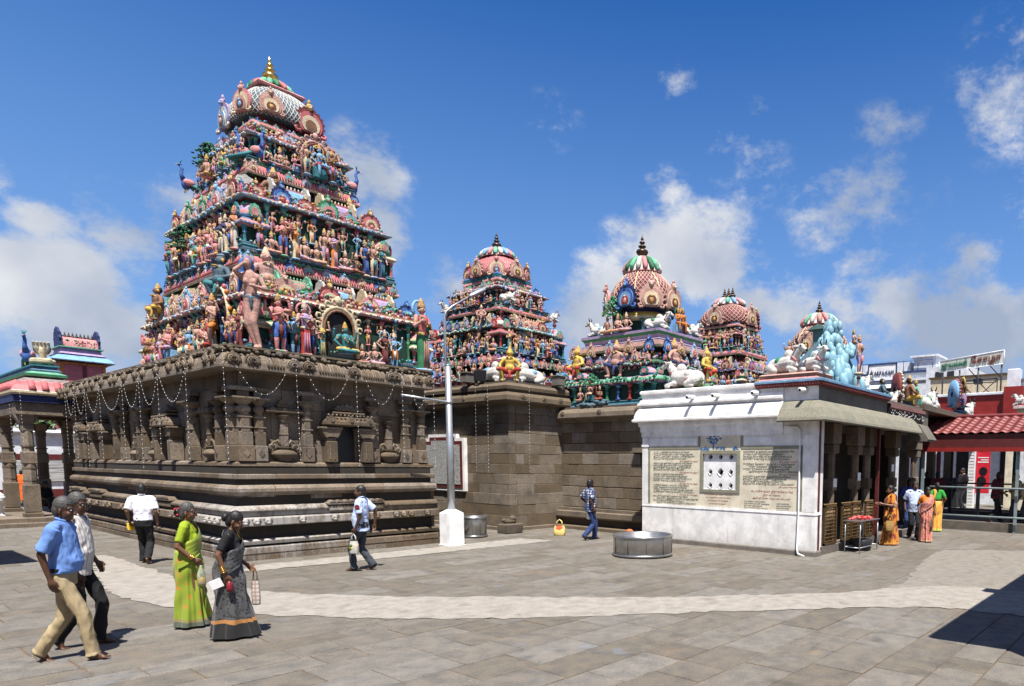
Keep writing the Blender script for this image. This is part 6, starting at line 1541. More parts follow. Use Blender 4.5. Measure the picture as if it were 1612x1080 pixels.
# ------------------------------------------------------------------ courtyard things
# flag pole on white block
fp = thing('lamp_post', 'grey tubular pole with side arm standing in a white square block', 'pole', (10.12, 15.45, 0))
mb = MB(); w_ = .215
mb.bev(-w_ - .02, w_ + .02, -w_ - .02, w_ + .02, 0, .02, .004); mb.bev(-w_, w_, -w_, w_, .02, .84, .012); mb.add([(-w_, -w_, .84), (w_, -w_, .84), (w_, w_, .84), (-w_, w_, .84), (0, 0, .99)], [(0, 1, 4), (1, 2, 4), (2, 3, 4), (3, 0, 4)]); mb.build('base_block', M['white_clean'], fp, (0, 0, 0))
mb = MB(); mb.tube([(0, 0, .9), (0, 0, 2.9), (.0, .0, 2.92), (0, 0, 4.62)], [.095, .088, .076, .072], 14); mb.tube([(0, 0, 4.62), (0, 0, 4.64)], .078, 14); mb.build('pole', M['galv'], fp, (0, 0, 0))
mb = MB(); mb.tube([(0, 0, 3.70), (-1.22, .1, 3.78)], .028, 8); mb.tube([(0, 0, 3.66), (0, 0, 3.74)], .086, 12); mb.build('side_arm', M['galv'], fp, (0, 0, 0))
sl_ = thing('street_light', 'slim curved street light with grey lamp head in front of pink tower', 'street light', (13.02, 20.0, 0))
mb = MB(); mb.tube([(0, 0, 0), (0, 0, 6.95), (.05, -.02, 7.1), (.25, -.05, 7.3), (.85, -.1, 7.72)], [.05, .04, .035, .03, .03], 8); mb.build('pole', M['galv'], sl_, (0, 0, 0))
mb = MB(); mb.ell((1.2, -.12, 7.93), (.45, .13, .09), 0, 12, 7, Matrix.Rotation(R_(-30), 3, 'Y')); mb.build('lamp_head', M['galv'], sl_, (0, 0, 0))
mb = MB(); mb.bev(-.14, .14, -.1, .1, 0, .34, .02); mb.obox((0, -.12, .18), (.15, 0, 0), (0, .03, .02), (0, -.03, .17)); mb.build('lamp_box', M['darkmetal'], None, (13.3, 18.6, 4.78)); tag(bpy.data.objects['lamp_box'], 'black floodlight box on the ashlar cornice left of the bulls', 'floodlight')
for (x, y) in ((13.2, 19.1), (15.3, 17.1)):
    mb = MB(); mb.bev(-.16, .16, -.16, .16, 0, .3, .02); mb.bev(-.19, .19, -.19, .19, .3, .34, .01)
    put('parapet_block', mb.mesh('parapet_block', M['grey_plaster']), None, (x, y, 4.74), label='grey block left of the floodlight on the ashlar cornice' if x < 14 else 'grey block at right end of the ashlar cornice', cat='block')
def tank(name, c, r, h, label, ry=1.0):
    t = thing(name, label, 'tank', (*c, 0))
    mb = MB(); mb.lathe((0, 0, 0), [(r * .97, .02), (r, .02), (r, h - .02), (r - .006, h), (r - .03, h), (r - .03, .05), (0, .05)], 40, 0, 1, ry); mb.build('shell', M['steel'], t, (0, 0, 0))
    mb = MB(); mb.lathe((0, 0, 0), [(r, h - .05), (r + .018, h - .03), (r + .018, h + .005), (r - .01, h + .012), (r - .03, h)], 40, 0, 1, ry); mb.build('rim', M['steel'], t, (0, 0, 0)); mb = MB(); mb.lathe((0, 0, 0), [(r, .03), (r + .015, .03), (r + .015, .07), (r, .075)], 40, 0, 1, ry); mb.build('base_band', M['steel'], t, (0, 0, 0))
    for k in range(10):
        a = 2 * math.pi * k / 10 + .2; mb = MB(); mb.tube([(math.cos(a) * (r + .002), math.sin(a) * (r + .002) * ry, .07), (math.cos(a) * (r + .002), math.sin(a) * (r + .002) * ry, h - .05)], .006, 4); mb.build('weld_seam', M['darkmetal'], t, (0, 0, 0), kind='stuff')
    return t
tank('steel_tank', (11.85, 10.34), .70, .50, 'large round open steel tank standing on the paving before the white wall')
tank('steel_tank', (11.6, 16.62), .36, .60, 'small round steel drum behind the white pole block')
mb = MB(); mb.bev(-.3, .3, -.24, .24, 0, .30, .03); mb.ell((0, 0, .36), (.22, .16, .10), 0, 10, 6); mb.ell((.06, -.05, .46), (.12, .1, .1), 0, 9, 6); mb.ell((-.16, .05, .40), (.1, .1, .07), 0, 8, 5)
for v in range(len(mb.v)): p = Vector(mb.v[v]); mb.v[v] = tuple(p * (1 + .06 * mnoise.noise(p * 7)))
tag(mb.build('offering_stone', M['stone_dark'], None, (13.0, 16.78, 0)), 'small worn carved stone block at foot of ashlar corner', 'stone')
# white framed tablet
tb = thing('stone_tablet', 'grey inscribed tablet with stepped maroon and white frame on the ashlar wall', 'tablet', (13.42, 20.75, 1.2))
def stepped(y0, y1, z0, z1, s=.3, d=.14): return [(y0, z0), (y1, z0), (y1, z1 - d), (y1 - s, z1 - d), (y1 - s, z1), (y0 + s, z1), (y0 + s, z1 - d), (y0, z1 - d)]
for nm, m_, g_, x0, x1 in (('outer_frame', 'white_clean', 0, -.13, 0), ('inner_frame', 'maroon', .10, -.15, -.12), ('inscribed_slab', 'slabgrey', .22, -.165, -.14)):
    if m_ == 'slabgrey':
        m, n, l, b = newmat('inscribed_granite'); p = pos(n); mp = n.new('ShaderNodeMapping'); mp.inputs['Scale'].default_value = (1, 26, 34); l.new(p, mp.inputs['Vector'])
        c = mixc(n, l, ramp(n, l, nnoise(n, l, 1.0, 2, .6, mp.outputs[0]), .5, .56), (.42, .42, .41), (.16, .16, .16)); l.new(c, b.inputs['Base Color']); M['slabgrey'] = m
    mb = MB(); mb.ext(stepped(19.5 + g_, 22.0 - g_, 1.2 + g_, 3.12 - g_, .42), (13.42 + x0, 0, 0), (0, 1, 0), (0, 0, 1), (x1 - x0, 0, 0)); mb.build(nm, M[m_], tb)
# bags
def carry_bag(name, mats, w_, h, label, p, rz=0, cat='bag', handles=True, parent=None):
    mb = MB(); n = 20; rows = [(0, .92), (.05, 1.0), (.35, 1.06), (.7, .96), (.9, .8)]
    vs = []; fs = []; rb = random.Random(len(label))
    for z, k in rows:
        for i in range(n):
            a = 6.2832 * i / n; q = k * (1 + rb.uniform(-.05, .05)); ca, sa = math.cos(a), math.sin(a)
            vs.append((math.copysign(abs(ca) ** .6, ca) * w_ / 2 * q, math.copysign(abs(sa) ** .6, sa) * w_ * .28 * q, z * h))
    for j in range(len(rows) - 1):
        for i in range(n): fs.append((j * n + i, j * n + (i + 1) % n, (j + 1) * n + (i + 1) % n, (j + 1) * n + i))
    fs.append(tuple(reversed(range(n)))); mb.add(vs, fs, 0, True)
    if handles:
        for s in (-1, 1): mb.tube([(-w_ * .28, s * w_ * .12, h * .88), (-w_ * .2, s * w_ * .06, h * 1.25), (0, 0, h * 1.42), (w_ * .2, s * w_ * .06, h * 1.25), (w_ * .28, s * w_ * .12, h * .88)], w_ * .045, 6, 0)
    return put(name, mb.mesh(name, mats), parent, p, rz, label=label, cat=cat)
m, n, l, b = newmat('printed_yellow_plastic'); o = n.new('ShaderNodeTexCoord').outputs['Object']
mp = n.new('ShaderNodeMapping'); mp.vector_type = 'TEXTURE'; mp.inputs['Location'].default_value = (0, -.1, .26); mp.inputs['Scale'].default_value = (.14, .3, .12); l.new(o, mp.inputs['Vector'])
ln = n.new('ShaderNodeVectorMath'); ln.operation = 'LENGTH'; l.new(mp.outputs[0], ln.inputs[0]); a = n.new('ShaderNodeMath'); a.operation = 'ADD'; l.new(ln.outputs['Value'], a.inputs[0]); l.new(nnoise(n, l, 22, 3, .6, o), a.inputs[1])
l.new(mixc(n, l, ramp(n, l, a.outputs[0], 1.15, 1.3), (.6, .10, .05), (.72, .58, .20)), b.inputs['Base Color']); b.inputs['Roughness'].default_value = .35; M['yellowbag'] = m
carry_bag('carry_bag', M['yellowbag'], .33, .34, 'yellow plastic carry bag with red print left standing on the paving', (13.55, 15.15, 0), -.9)
mb = MB(); rr = random.Random(2)
for k in range(5): mb.ell((14.0 + rr.uniform(-.08, .08), 12.72 + rr.uniform(-.1, .1), .08 + k * .045), (.14 - k * .012, .12, .06), 0, 9, 6)
M['orangecloth'] = plain('orange_cloth', (.55, .14, .05), .8); tag(mb.build('cloth_bundle', M['orangecloth']), 'small orange cloth bundle at left foot of the white wall', 'cloth')
# metal table with red flowers by the grille
tt = thing('side_table', 'steel tray table with red flowers standing before the brass grilles', 'table', (16.15, 6.62, 0))
mb = MB(); mb.bev(-.62, .62, -.24, .24, .80, .825, .006); mb.bev(-.62, .62, -.24, .24, .82, .85, .004) if False else None; mb.build('tray', M['steel'], tt, (0, 0, 0))
for sx in (-.58, .58):
    for sy in (-.2, .2):
        mb = MB(); mb.tube([(sx, sy, 0), (sx, sy, .8)], .014, 7); mb.build('leg', M['galv'], tt, (0, 0, 0))
mb = MB()
for a, b in (((-.58, -.2), (.58, -.2)), ((-.58, .2), (.58, .2)), ((-.58, -.2), (-.58, .2)), ((.58, -.2), (.58, .2))): mb.tube([(*a, .14), (*b, .14)], .011, 6)
mb.build('lower_rail', M['galv'], tt, (0, 0, 0))
mb = MB(); rr = random.Random(5)
for k in range(60): mb.ell((16.15 + rr.uniform(-.45, .35), 6.62 + rr.uniform(-.18, .18), .84 + rr.uniform(0, .05)), (.035, .035, .025), rr.randrange(2), 6, 4)
M['petal'] = plain('red_petal', (.42, .02, .02), .6); M['petal2'] = plain('pink_petal', (.6, .12, .12), .6); mb.build('flowers', [M['petal'], M['petal2']]); tag(bpy.data.objects['flowers'], 'heap of red flowers lying on the steel tray table', 'flowers', kind='stuff')
mb = MB(); mb.lathe((0, 0, 0), [(.2, 0), (.26, .02), (.3, .28), (.29, .29), (.0, .285)], 16); tag(mb.build('metal_tub', M['darkmetal'], None, (16.3, 6.7, .0)), 'dark metal tub under the steel tray table', 'tub')

# ------------------------------------------------------------------ strings of white lights on the stone shrines
def bead_string(pts, label, group):
    mb = MB(); r = .0082
    for i in range(len(pts) - 1):
        a, b = Vector(pts[i]), Vector(pts[i + 1]); mb.tube([a, b], .002, 3, 1, caps=False)
    d = 0; step = .115
    for i in range(len(pts) - 1):
        a, b = Vector(pts[i]), Vector(pts[i + 1]); L_ = (b - a).length
        while d < L_: p = a + (b - a) * (d / L_); mb.ell(p, (r, r, r * 1.5), 0, 5, 3); d += step
        d -= L_
    return tag(mb.build('light_string', [M['bulb'], M['wire']]), label, 'light string', group)
ORD = ('first', 'second', 'third', 'fourth', 'fifth', 'sixth', 'seventh', 'eighth', 'ninth')
zc = 4.05
SX = (5.35, 6.72, 8.02, 9.15, 10.0); WYs = (17.84, 19.7, 21.1, 22.5, 24.6, 26.1, 27.3, 28.4)
rl = random.Random(9)
for i, x in enumerate(SX): bead_string([(x, KY - .03, 4.36), (x, KY - .02, 4.1), (x + .01, KY - .02, 2.05 + rl.uniform(-.05, .12))], ['hanging white light string at the near cornice corner', 'hanging white light string left of the doorway', 'hanging white light string in front of the doorway', 'hanging white light string right of the doorway', 'hanging white light string at right end of the cornice'][i], 'white light strings on the tall shrine')
for i, y in enumerate(WYs): bead_string([(KX - .03, y, 4.36), (KX - .02, y, 4.1), (KX - .02, y + .02, 2.0 + rl.uniform(-.1, .3))], 'light string on the left face, ' + ORD[i] + ' from the near corner', 'hanging white light strings on the left face')
def swag(p, q, sag, n=12): p, q = Vector(p), Vector(q); return [p.lerp(q, t / n) - Vector((0, 0, sag * 4 * (t / n) * (1 - t / n))) for t in range(n + 1)]
for i in range(len(SX) - 1): bead_string(swag((SX[i] + .25, KY - .01, 4.06), (SX[i + 1] - .2, KY - .01, 4.06), .52), 'light swag under the right face cornice, ' + ORD[i] + ' from the near corner', 'light swags under the right face cornice')
for i in range(len(WYs) - 1): bead_string(swag((KX - .01, WYs[i] + .12, 4.06), (KX - .01, WYs[i + 1] - .12, 4.06), .6), 'light swag under the left face cornice, ' + ORD[i] + ' from the near corner', 'light swags under the left face cornice')
for i, (x, y) in enumerate(((13.15, 18.6), (13.15, 19.9), (13.1, 17.9), (14.0, 17.0))):
    if i == 1: continue
    bead_string([(x - .04, y - .04, 4.55), (x - .02, y, 1.9)], ['thin light string at left on the ashlar shrine', '', 'thin light string beside the ashlar corner', 'thin light string right of the ashlar corner'][i], 'light strings on the ashlar shrine')
# ------------------------------------------------------------------ people
def skin_mat(name, c):
    m, n, l, b = newmat(name); o = n.new('ShaderNodeTexCoord').outputs['Object']
    l.new(mixc(n, l, ramp(n, l, nnoise(n, l, 7, 4, .6, o), .3, .7), tuple(q * .8 for q in c), tuple(q * 1.15 for q in c)), b.inputs['Base Color'])
    b.inputs['Roughness'].default_value = .48; b.inputs['Specular IOR Level'].default_value = .45
    return m
SKIN = {'dark': skin_mat('dark_brown_skin', (.085, .038, .02)), 'mid': skin_mat('brown_skin', (.15, .072, .04)), 'light': skin_mat('warm_brown_skin', (.22, .105, .058))}
def cloth_mat(name, c, weave=160, var=.18, stripe=None, rough=.85):
    m, n, l, b = newmat(name); o = n.new('ShaderNodeTexCoord').outputs['Object']
    col = mixc(n, l, ramp(n, l, nnoise(n, l, 5, 5, .6, o), .3, .7), tuple(q * (1 - var) for q in c), tuple(min(1, q * (1 + var)) for q in c))
    if stripe:
        sc, c2, lo, hi, axis = stripe; sp = n.new('ShaderNodeSeparateXYZ'); l.new(o, sp.inputs[0]); fac = None
        for ax in axis:
            a = n.new('ShaderNodeMath'); a.operation = 'MULTIPLY'; l.new(sp.outputs['XYZ'.index(ax)], a.inputs[0]); a.inputs[1].default_value = sc
            f = n.new('ShaderNodeMath'); f.operation = 'FRACT'; l.new(a.outputs[0], f.inputs[0])
            g = n.new('ShaderNodeMath'); g.operation = 'LESS_THAN'; l.new(f.outputs[0], g.inputs[0]); g.inputs[1].default_value = hi
            k = n.new('ShaderNodeMath'); k.operation = 'MULTIPLY'; l.new(g.outputs[0], k.inputs[0]); k.inputs[1].default_value = lo
            col = mixc(n, l, k.outputs[0], col, c2)
    l.new(col, b.inputs['Base Color']); b.inputs['Roughness'].default_value = rough; b.inputs['Specular IOR Level'].default_value = .2
    bump(n, l, b, nnoise(n, l, weave, 2, .5, o), .15, .004)
    return m
def sari_mat(name, base, motif, hem, gold, hem_h=.13, scale=26, dens=.55, gold_band=None):
    """base cloth, scattered motifs, contrasting border near the floor with a zari line; heights are in the person's own space"""
    m, n, l, b = newmat(name); o = n.new('ShaderNodeTexCoord').outputs['Object']
    v = n.new('ShaderNodeTexVoronoi'); v.inputs['Scale'].default_value = scale; l.new(o, v.inputs['Vector'])
    a = n.new('ShaderNodeMath'); a.operation = 'ADD'; l.new(v.outputs['Distance'], a.inputs[0]); l.new(nnoise(n, l, scale * 2.2, 3, .7, o), a.inputs[1])
    col = mixc(n, l, ramp(n, l, a.outputs[0], dens + .22, dens), mixc(n, l, nnoise(n, l, 4, 4, .6, o), tuple(q * .75 for q in base), tuple(min(1, q * 1.2) for q in base)), motif)
    sp = n.new('ShaderNodeSeparateXYZ'); l.new(o, sp.inputs[0])
    wv = n.new('ShaderNodeMath'); wv.operation = 'MULTIPLY_ADD'; l.new(nnoise(n, l, 3, 2, .5, o), wv.inputs[0]); wv.inputs[1].default_value = .12; l.new(sp.outputs[2], wv.inputs[2])
    def below(h):
        g = n.new('ShaderNodeMath'); g.operation = 'LESS_THAN'; l.new(wv.outputs[0], g.inputs[0]); g.inputs[1].default_value = h + .06; return g.outputs[0]
    gb = gold_band or .03
    col = mixc(n, l, below(hem_h + gb), col, gold); col = mixc(n, l, below(hem_h), col, hem)
    l.new(col, b.inputs['Base Color']); b.inputs['Roughness'].default_value = .6; b.inputs['Sheen Weight'].default_value = .15
    return m
CL = {
    'blue': cloth_mat('blue_shirt_cotton', (.13, .24, .54)), 'khaki': cloth_mat('khaki_twill', (.33, .26, .155)), 'stripe': cloth_mat('striped_cotton', (.60, .57, .54), stripe=(26, (.22, .2, .2), .7, .22, 'Y')),
    'black': cloth_mat('black_cloth', (.016, .016, .018)), 'white': cloth_mat('white_shirt_cotton', (.66, .66, .72)), 'pale': cloth_mat('pale_blue_cotton', (.42, .50, .70)), 'grey': cloth_mat('dark_grey_twill', (.045, .052, .065)),
    'jeans': cloth_mat('indigo_denim', (.03, .05, .14)), 'plaid': cloth_mat('blue_white_check', (.62, .64, .68), stripe=(14, (.03, .045, .12), .82, .5, 'XYZ')), 'royal': cloth_mat('royal_blue_cotton', (.045, .06, .30)),
    'check': cloth_mat('fine_check_cotton', (.55, .5, .45), stripe=(20, (.3, .18, .15), .6, .4, 'XYZ')), 'beige': cloth_mat('beige_twill', (.52, .44, .34)), 'dull': cloth_mat('dull_yellow_cotton', (.40, .34, .20)), 'orange': cloth_mat('orange_robe', (.65, .12, .02)),
    'lime': cloth_mat('lime_blouse', (.24, .32, .02)), 'green': cloth_mat('green_blouse', (.03, .25, .04)), 'rust': cloth_mat('rust_blouse', (.55, .17, .03)), 'maroon': cloth_mat('maroon_cloth', (.10, .02, .03)), 'offwhite': cloth_mat('white_dhoti', (.72, .70, .68)),
    's_lime': sari_mat('lime_sari', (.24, .32, .02), (.50, .20, .03), (.09, .11, .08), (.25, .2, .08), .10, 9, .64), 's_black': sari_mat('black_grey_sari', (.07, .07, .074), (.012, .012, .013), (.012, .012, .013), (.38, .17, .05), .20, 30, .78, .045),
    's_orange': sari_mat('orange_maroon_sari', (.56, .20, .02), (.20, .03, .015), (.5, .15, .02), (.5, .3, .05), .06, 5, .80), 's_coral': sari_mat('coral_sari', (.62, .22, .15), (.16, .11, .16), (.6, .2, .12), (.5, .35, .2), .05, 17, .74), 's_yellow': sari_mat('orange_yellow_sari', (.72, .34, .05), (.65, .24, .05), (.36, .45, .05), (.6, .5, .1), .07, 6, .70)}
HAIR = {'black': plain('black_hair', (.012, .011, .011), .5, var=.4, sc=60), 'grey': plain('greying_hair', (.055, .052, .05), .6, var=.4, sc=55)}
M['lens'] = plain('spectacle_frame', (.03, .02, .015), .3); M['eye'] = plain('eye_dark', (.02, .014, .012), .2); M['eyewhite'] = plain('eye_white', (.6, .57, .53), .3)
M['lip'] = plain('lip', (.13, .045, .035), .5)

def ik(a, b, l1, l2, pole):
    a, b = Vector(a), Vector(b); d = b - a; L_ = min(d.length, (l1 + l2) * .998)
    dn = d.normalized(); x = (l1 * l1 - l2 * l2 + L_ * L_) / (2 * L_); h = math.sqrt(max(0, l1 * l1 - x * x))
    p = Vector(pole); p = (p - dn * p.dot(dn)).normalized(); return a + dn * x + p * h, a + dn * L_

def loft(mb, rings, n=20, T=None, m=0, caps=True):
    vs = []; fs = []
    for (cx, cy, z, rx, ry) in rings:
        for i in range(n):
            a = 6.2832 * i / n; p = Vector((cx + math.cos(a) * rx, cy + math.sin(a) * ry, z)); vs.append(T(p) if T else p)
    for j in range(len(rings) - 1):
        for i in range(n): fs.append((j * n + i, j * n + (i + 1) % n, (j + 1) * n + (i + 1) % n, (j + 1) * n + i))
    if caps: fs += [tuple(reversed(range(n))), tuple(range((len(rings) - 1) * n, len(rings) * n))]
    mb.add(vs, fs, m, True)
_old_geo = limb_geo
def limb_geo(mb, prims, nu=12, nv=8):
    for p in prims:
        if p[0] == 'l': loft(mb, p[1], 22, p[2] if len(p) > 2 else None)
        else: _old_geo(mb, [p], nu, nv)

SLIM = {}
def person(label, at, head, H=1.68, feet=((.25, 0, 0), (-.25, .04, 25)), hands=((.0, .02), (.0, .02)), lean=2, nod=0, turn=0, skin='mid', hair='black', top='white', bottom='black', sari=None, long=None, sleeve=.62, belly=0.0, female=False,
           glasses=False, slim=1.0, vox=.009, untuck=True, belt=False, bun=False, robe=None, build=1.0, flower=False, group=None, sit=False, z=0.0, extra=None):
    """feet: ((x, lift, heel-up deg) left, right); hands: (x, lift[, out]) left, right measured from a hanging arm"""
    s = H / 1.70; t = thing('person', label, 'person', (at[0], at[1], z), head, group)
    hipz = .90
    stride = abs(feet[0][0] - feet[1][0]); hipz += min(0, min(.085 + f_[1] + math.sqrt(.838 ** 2 - f_[0] ** 2) - .87 for f_ in feet))
    if sit: hipz = .30
    dz = hipz - .90
    la = R_(lean)
    def T(p):                      # torso lean about the hips
        p = Vector(p); q = p - Vector((0, 0, .92)); c, s_ = math.cos(la), math.sin(la)
        k = min(1, max(0, (p.z - .90) / .1)); 
        if k <= 0: return p + Vector((0, 0, dz))
        r = Vector((q.x * c + q.z * s_, q.y, q.z * c - q.x * s_)); return p.lerp(r + Vector((0, 0, .92)), k) + Vector((0, 0, dz))
    SLIM[t.name] = slim
    na = R_(nod); nt = R_(turn); pv = Vector((0, 0, 1.49))
    def Hd(p):                     # head nod and turn, then torso lean
        q = Vector(p) - pv; q = Matrix.Rotation(nt, 3, 'Z') @ (Matrix.Rotation(na, 3, 'Y') @ q); return T(q + pv)
    Rh = (Matrix.Rotation(la, 3, 'Y') @ Matrix.Rotation(nt, 3, 'Z') @ Matrix.Rotation(na, 3, 'Y'))
    sw = (.165 if female else .185) * build
    P = []; mi = []
    def add(*q, m=0): P.append(q); mi.append(m)
    # head
    add('e', Hd((-.005, 0, 1.615)), (.098, .077, .098), Rh); add('e', Hd((.028, 0, 1.555)), (.078, .064, .088), Rh); add('e', Hd((.052, 0, 1.495)), (.042, .042, .032), Rh)
    add('c', Hd((.098, 0, 1.585)), Hd((.122, 0, 1.553)), .012, .017); add('e', Hd((.108, 0, 1.552)), (.014, .023, .012), Rh)
    add('e', Hd((.094, 0, 1.520)), (.014, .027, .007), Rh, m=1); add('e', Hd((.092, 0, 1.508)), (.014, .023, .008), Rh, m=1)
    for sd_ in (-1, 1):
        add('e', Hd((-.005, sd_ * .077, 1.56)), (.018, .011, .034), Rh); add('c', Hd((.09, sd_ * .014, 1.607)), Hd((.072, sd_ * .054, 1.606)), .012, .010); add('e', Hd((.072, sd_ * .04, 1.55)), (.028, .024, .024), Rh)
    add('c', T((-.012, 0, 1.40)), Hd((0, 0, 1.53)), .056 if not female else .048, .052 if not female else .045)
    # trunk
    add('l', [(.0, 0, .86, .10, .14), (.0, 0, .95, .105, .15), (.015 + belly * .5, 0, 1.06, .11 + belly * .5, .145), (.01, 0, 1.22, .115, .155), (0, 0, 1.36, .09, .15), (-.01, 0, 1.44, .045, .06)], T)
    add('c', T((-.01, -sw * .8, 1.40)), T((-.01, sw * .8, 1.40)), .06, .06)
    # arms and hands
    arms = []
    for i, sd_ in enumerate((1, -1)):
        hx, hl = hands[i][0], hands[i][1]; ho = hands[i][2] if len(hands[i]) > 2 else .06
        sh = T((-.01, sd_ * sw, 1.395)); tgt = sh + Vector((hx, sd_ * ho, -.53 + hl)); el, wr = ik(sh, tgt, .285, .255, (-1, sd_ * .35, -.15))
        add('c', sh, el, .050, .039); add('c', el, wr, .040, .026)
        d = (wr - el).normalized(); pl = Vector((0, sd_, 0)); fwd = Vector((d.z, 0, -d.x)).normalized() if abs(d.z) > .2 else Vector((0, 0, 1)); fwd = fwd if fwd.x > 0 else -fwd
        side = d.cross(fwd).normalized()
        add('c', wr, wr + d * .055, .026, .030); add('c', wr + d * .05 + fwd * .02, wr + d * .075 + fwd * .022, .018, .017); add('c', wr + d * .05 - fwd * .02, wr + d * .075 - fwd * .022, .018, .017)
        for k, ln in enumerate((.072, .082, .077, .06)):
            b0 = wr + d * .078 + fwd * (.030 - .02 * k); curl = -side * sd_ * -.014
            b1 = b0 + d * ln * .55 + curl; b2 = b1 + d * ln * .42 + curl * 1.8; add('c', b0, b1, .0105, .0095); add('c', b1, b2, .0095, .008)
        th = wr + d * .03 + fwd * .022; th1 = th + d * .035 + fwd * .028; add('c', th, th1, .014, .012); add('c', th1, th1 + d * .035 + fwd * .004, .0115, .009)
        arms.append((sh, el, wr, d))
    # legs
    legs = []
    for i, sd_ in enumerate((1, -1)):
        fx, fl, hu = feet[i]; hp = Vector((0, sd_ * .085, .87 + dz))
        if sit: an = Vector((.42 + fx, sd_ * .12, .09)); kn, an = Vector((.40, sd_ * .16, .46)), Vector((.40, sd_ * .14, .08))
        else:
            an = Vector((fx, sd_ * .075, .085 + fl)); kn, an = ik(hp, an, .43, .415, (1, sd_ * .05, .1))
        add('c', hp, kn, .075, .052); add('c', kn, kn.lerp(an, .4), .05, .05); add('c', kn.lerp(an, .4), an, .05, .034)
        a = R_(-hu); fd = Vector((math.cos(a), sd_ * .12, math.sin(a))).normalized(); up = Vector((-math.sin(a), 0, math.cos(a)))
        heel = an + Vector((0, 0, 0)) - up * .045 - fd * .025; ball = an + fd * .12 - up * .06
        add('c', heel, an, .032, .034); add('c', heel, ball, .032, .026); add('c', an, ball, .034, .024)
        for k in range(5):
            q = ball + Vector((0, sd_ * (-.030 + k * .015), 0)); ln = (.062, .055, .05, .043, .035)[k]; f2 = Vector((fd.x, fd.y, max(fd.z, -.15))) if hu < 10 else Vector((1, 0, -.05))
            add('c', q, q + f2.normalized() * ln, .012 if k == 0 else .0095, .010 if k == 0 else .008)
        legs.append((hp, kn, an))
    S = Matrix.Diagonal((s * slim, s * (.5 + .5 * slim), s, 1))
    def child(name, me, lab=None):
        me.transform(S); return put(name, me, t, (0, 0, 0), label=lab)
    child('body', sculpt('body', P, vox, [SKIN[skin], M['lip']], 2, mi=[q for q in mi]))
    # eyes, hair
    mb = MB()
    for sd_ in (-1, 1):
        mb.ell(Hd((.088, sd_ * .031, 1.590)), (.012, .017, .009), 0, 8, 5, Rh); mb.ell(Hd((.098, sd_ * .031, 1.590)), (.006, .008, .008), 1, 7, 4, Rh); mb.tube([Hd((.098, sd_ * .012, 1.612)), Hd((.094, sd_ * .035, 1.617)), Hd((.078, sd_ * .056, 1.610))], .0045, 5, 2)
    me = mb.mesh('eyes', [M['eyewhite'], M['eye'], HAIR[hair]]); child('eyes', me)
    inv = Rh.transposed()
    hp_ = [('e', Hd((-.010, 0, 1.621)), (.103, .082, .100), Rh), ('e', Hd((-.045, 0, 1.575)), (.068, .073, .092), Rh)]
    if female: hp_ += [('e', Hd((-.055, 0, 1.55)), (.06, .068, .08), Rh)]
    hc = Hd((0, 0, 1.60))
    def cutf(c):
        q = inv @ (Vector(c) - hc)
        return (q.z < .052 and q.x > .055) or (q.z < .0 and q.x > .0) or q.z < (-.11 if not female else -.13) or (q.z < -.015 and q.x > -.03)
    hm = sculpt('hair', hp_, vox * .9, HAIR[hair], 1, wrinkle=(.003, 60, .5), cut=cutf); child('hair', hm)
    if bun:
        mb = MB(); mb.ell(Hd((-.135, 0, 1.56)), (.048, .055, .06), 0, 12, 8, Rh); child('hair_bun', mb.mesh('hair_bun', HAIR['black']))
    if flower:
        mb = MB(); rr = random.Random(3)
        for k in range(14): mb.ell(Hd((-.14 + rr.uniform(-.03, .03), rr.uniform(-.07, .07), 1.57 + rr.uniform(-.05, .05))), (.02, .02, .016), 0, 6, 4)
        M['hairflower'] = plain('crimson_flower', (.35, .01, .03), .6); child('hair_flower', mb.mesh('hair_flower', M['hairflower']))
    if glasses:
        mb = MB()
        for sd_ in (-1, 1):
            mb.tube([Hd((.118, sd_ * .034 + math.cos(a) * .026, 1.588 + math.sin(a) * .019)) for a in [R_(q) for q in range(0, 361, 40)]], .0035, 5, caps=False); mb.tube([Hd((.115, sd_ * .06, 1.594)), Hd((.0, sd_ * .085, 1.592))], .003, 5)
        mb.tube([Hd((.118, -.01, 1.592)), Hd((.118, .01, 1.592))], .003, 5); child('spectacles', mb.mesh('spectacles', M['lens']))
    # clothes
    cv = vox * 1.1
    hem = .80 if untuck else .93
    if not sari and not robe:
        tp = [('l', [(.005, 0, hem, .135 + belly * .3, .178 * build), (.01 + belly * .4, 0, .95, .135 + belly * .45, .176 * build), (.02 + belly * .5, 0, 1.06, .138 + belly * .5, .176 * build), (.012, 0, 1.2, .14, .188 * build), (0, 0, 1.33, .12, .185 * build), (-.012, 0, 1.42, .085, .13), (-.012, 0, 1.458, .064, .07)], T), ('c', T((-.012, -sw * .9, 1.40)), T((-.012, sw * .9, 1.395)), .066, .066)]
        for sh, el, wr, d in arms: tp.append(('c', sh, sh.lerp(el, min(1, sleeve * 1.35)), .072, .074, 'flat'))
        child('shirt', sculpt('shirt', tp, cv, CL[top], 2, wrinkle=(.008, 8.5, .75)))
        mb = MB()
        for sd_ in (-1, 1): mb.tube([T((.052, 0, 1.435)), T((.035, sd_ * .05, 1.468)), T((-.04, sd_ * .06, 1.488)), T((-.075, 0, 1.49))], .014, 6)
        child('collar', mb.mesh('collar', CL[top]))
        bt = [('l', [(.0, 0, .80, .125, .165), (.0, 0, .90, .128, .168), (0.005, 0, .985, .125 + belly * .25, .165)], lambda p: T(p))]
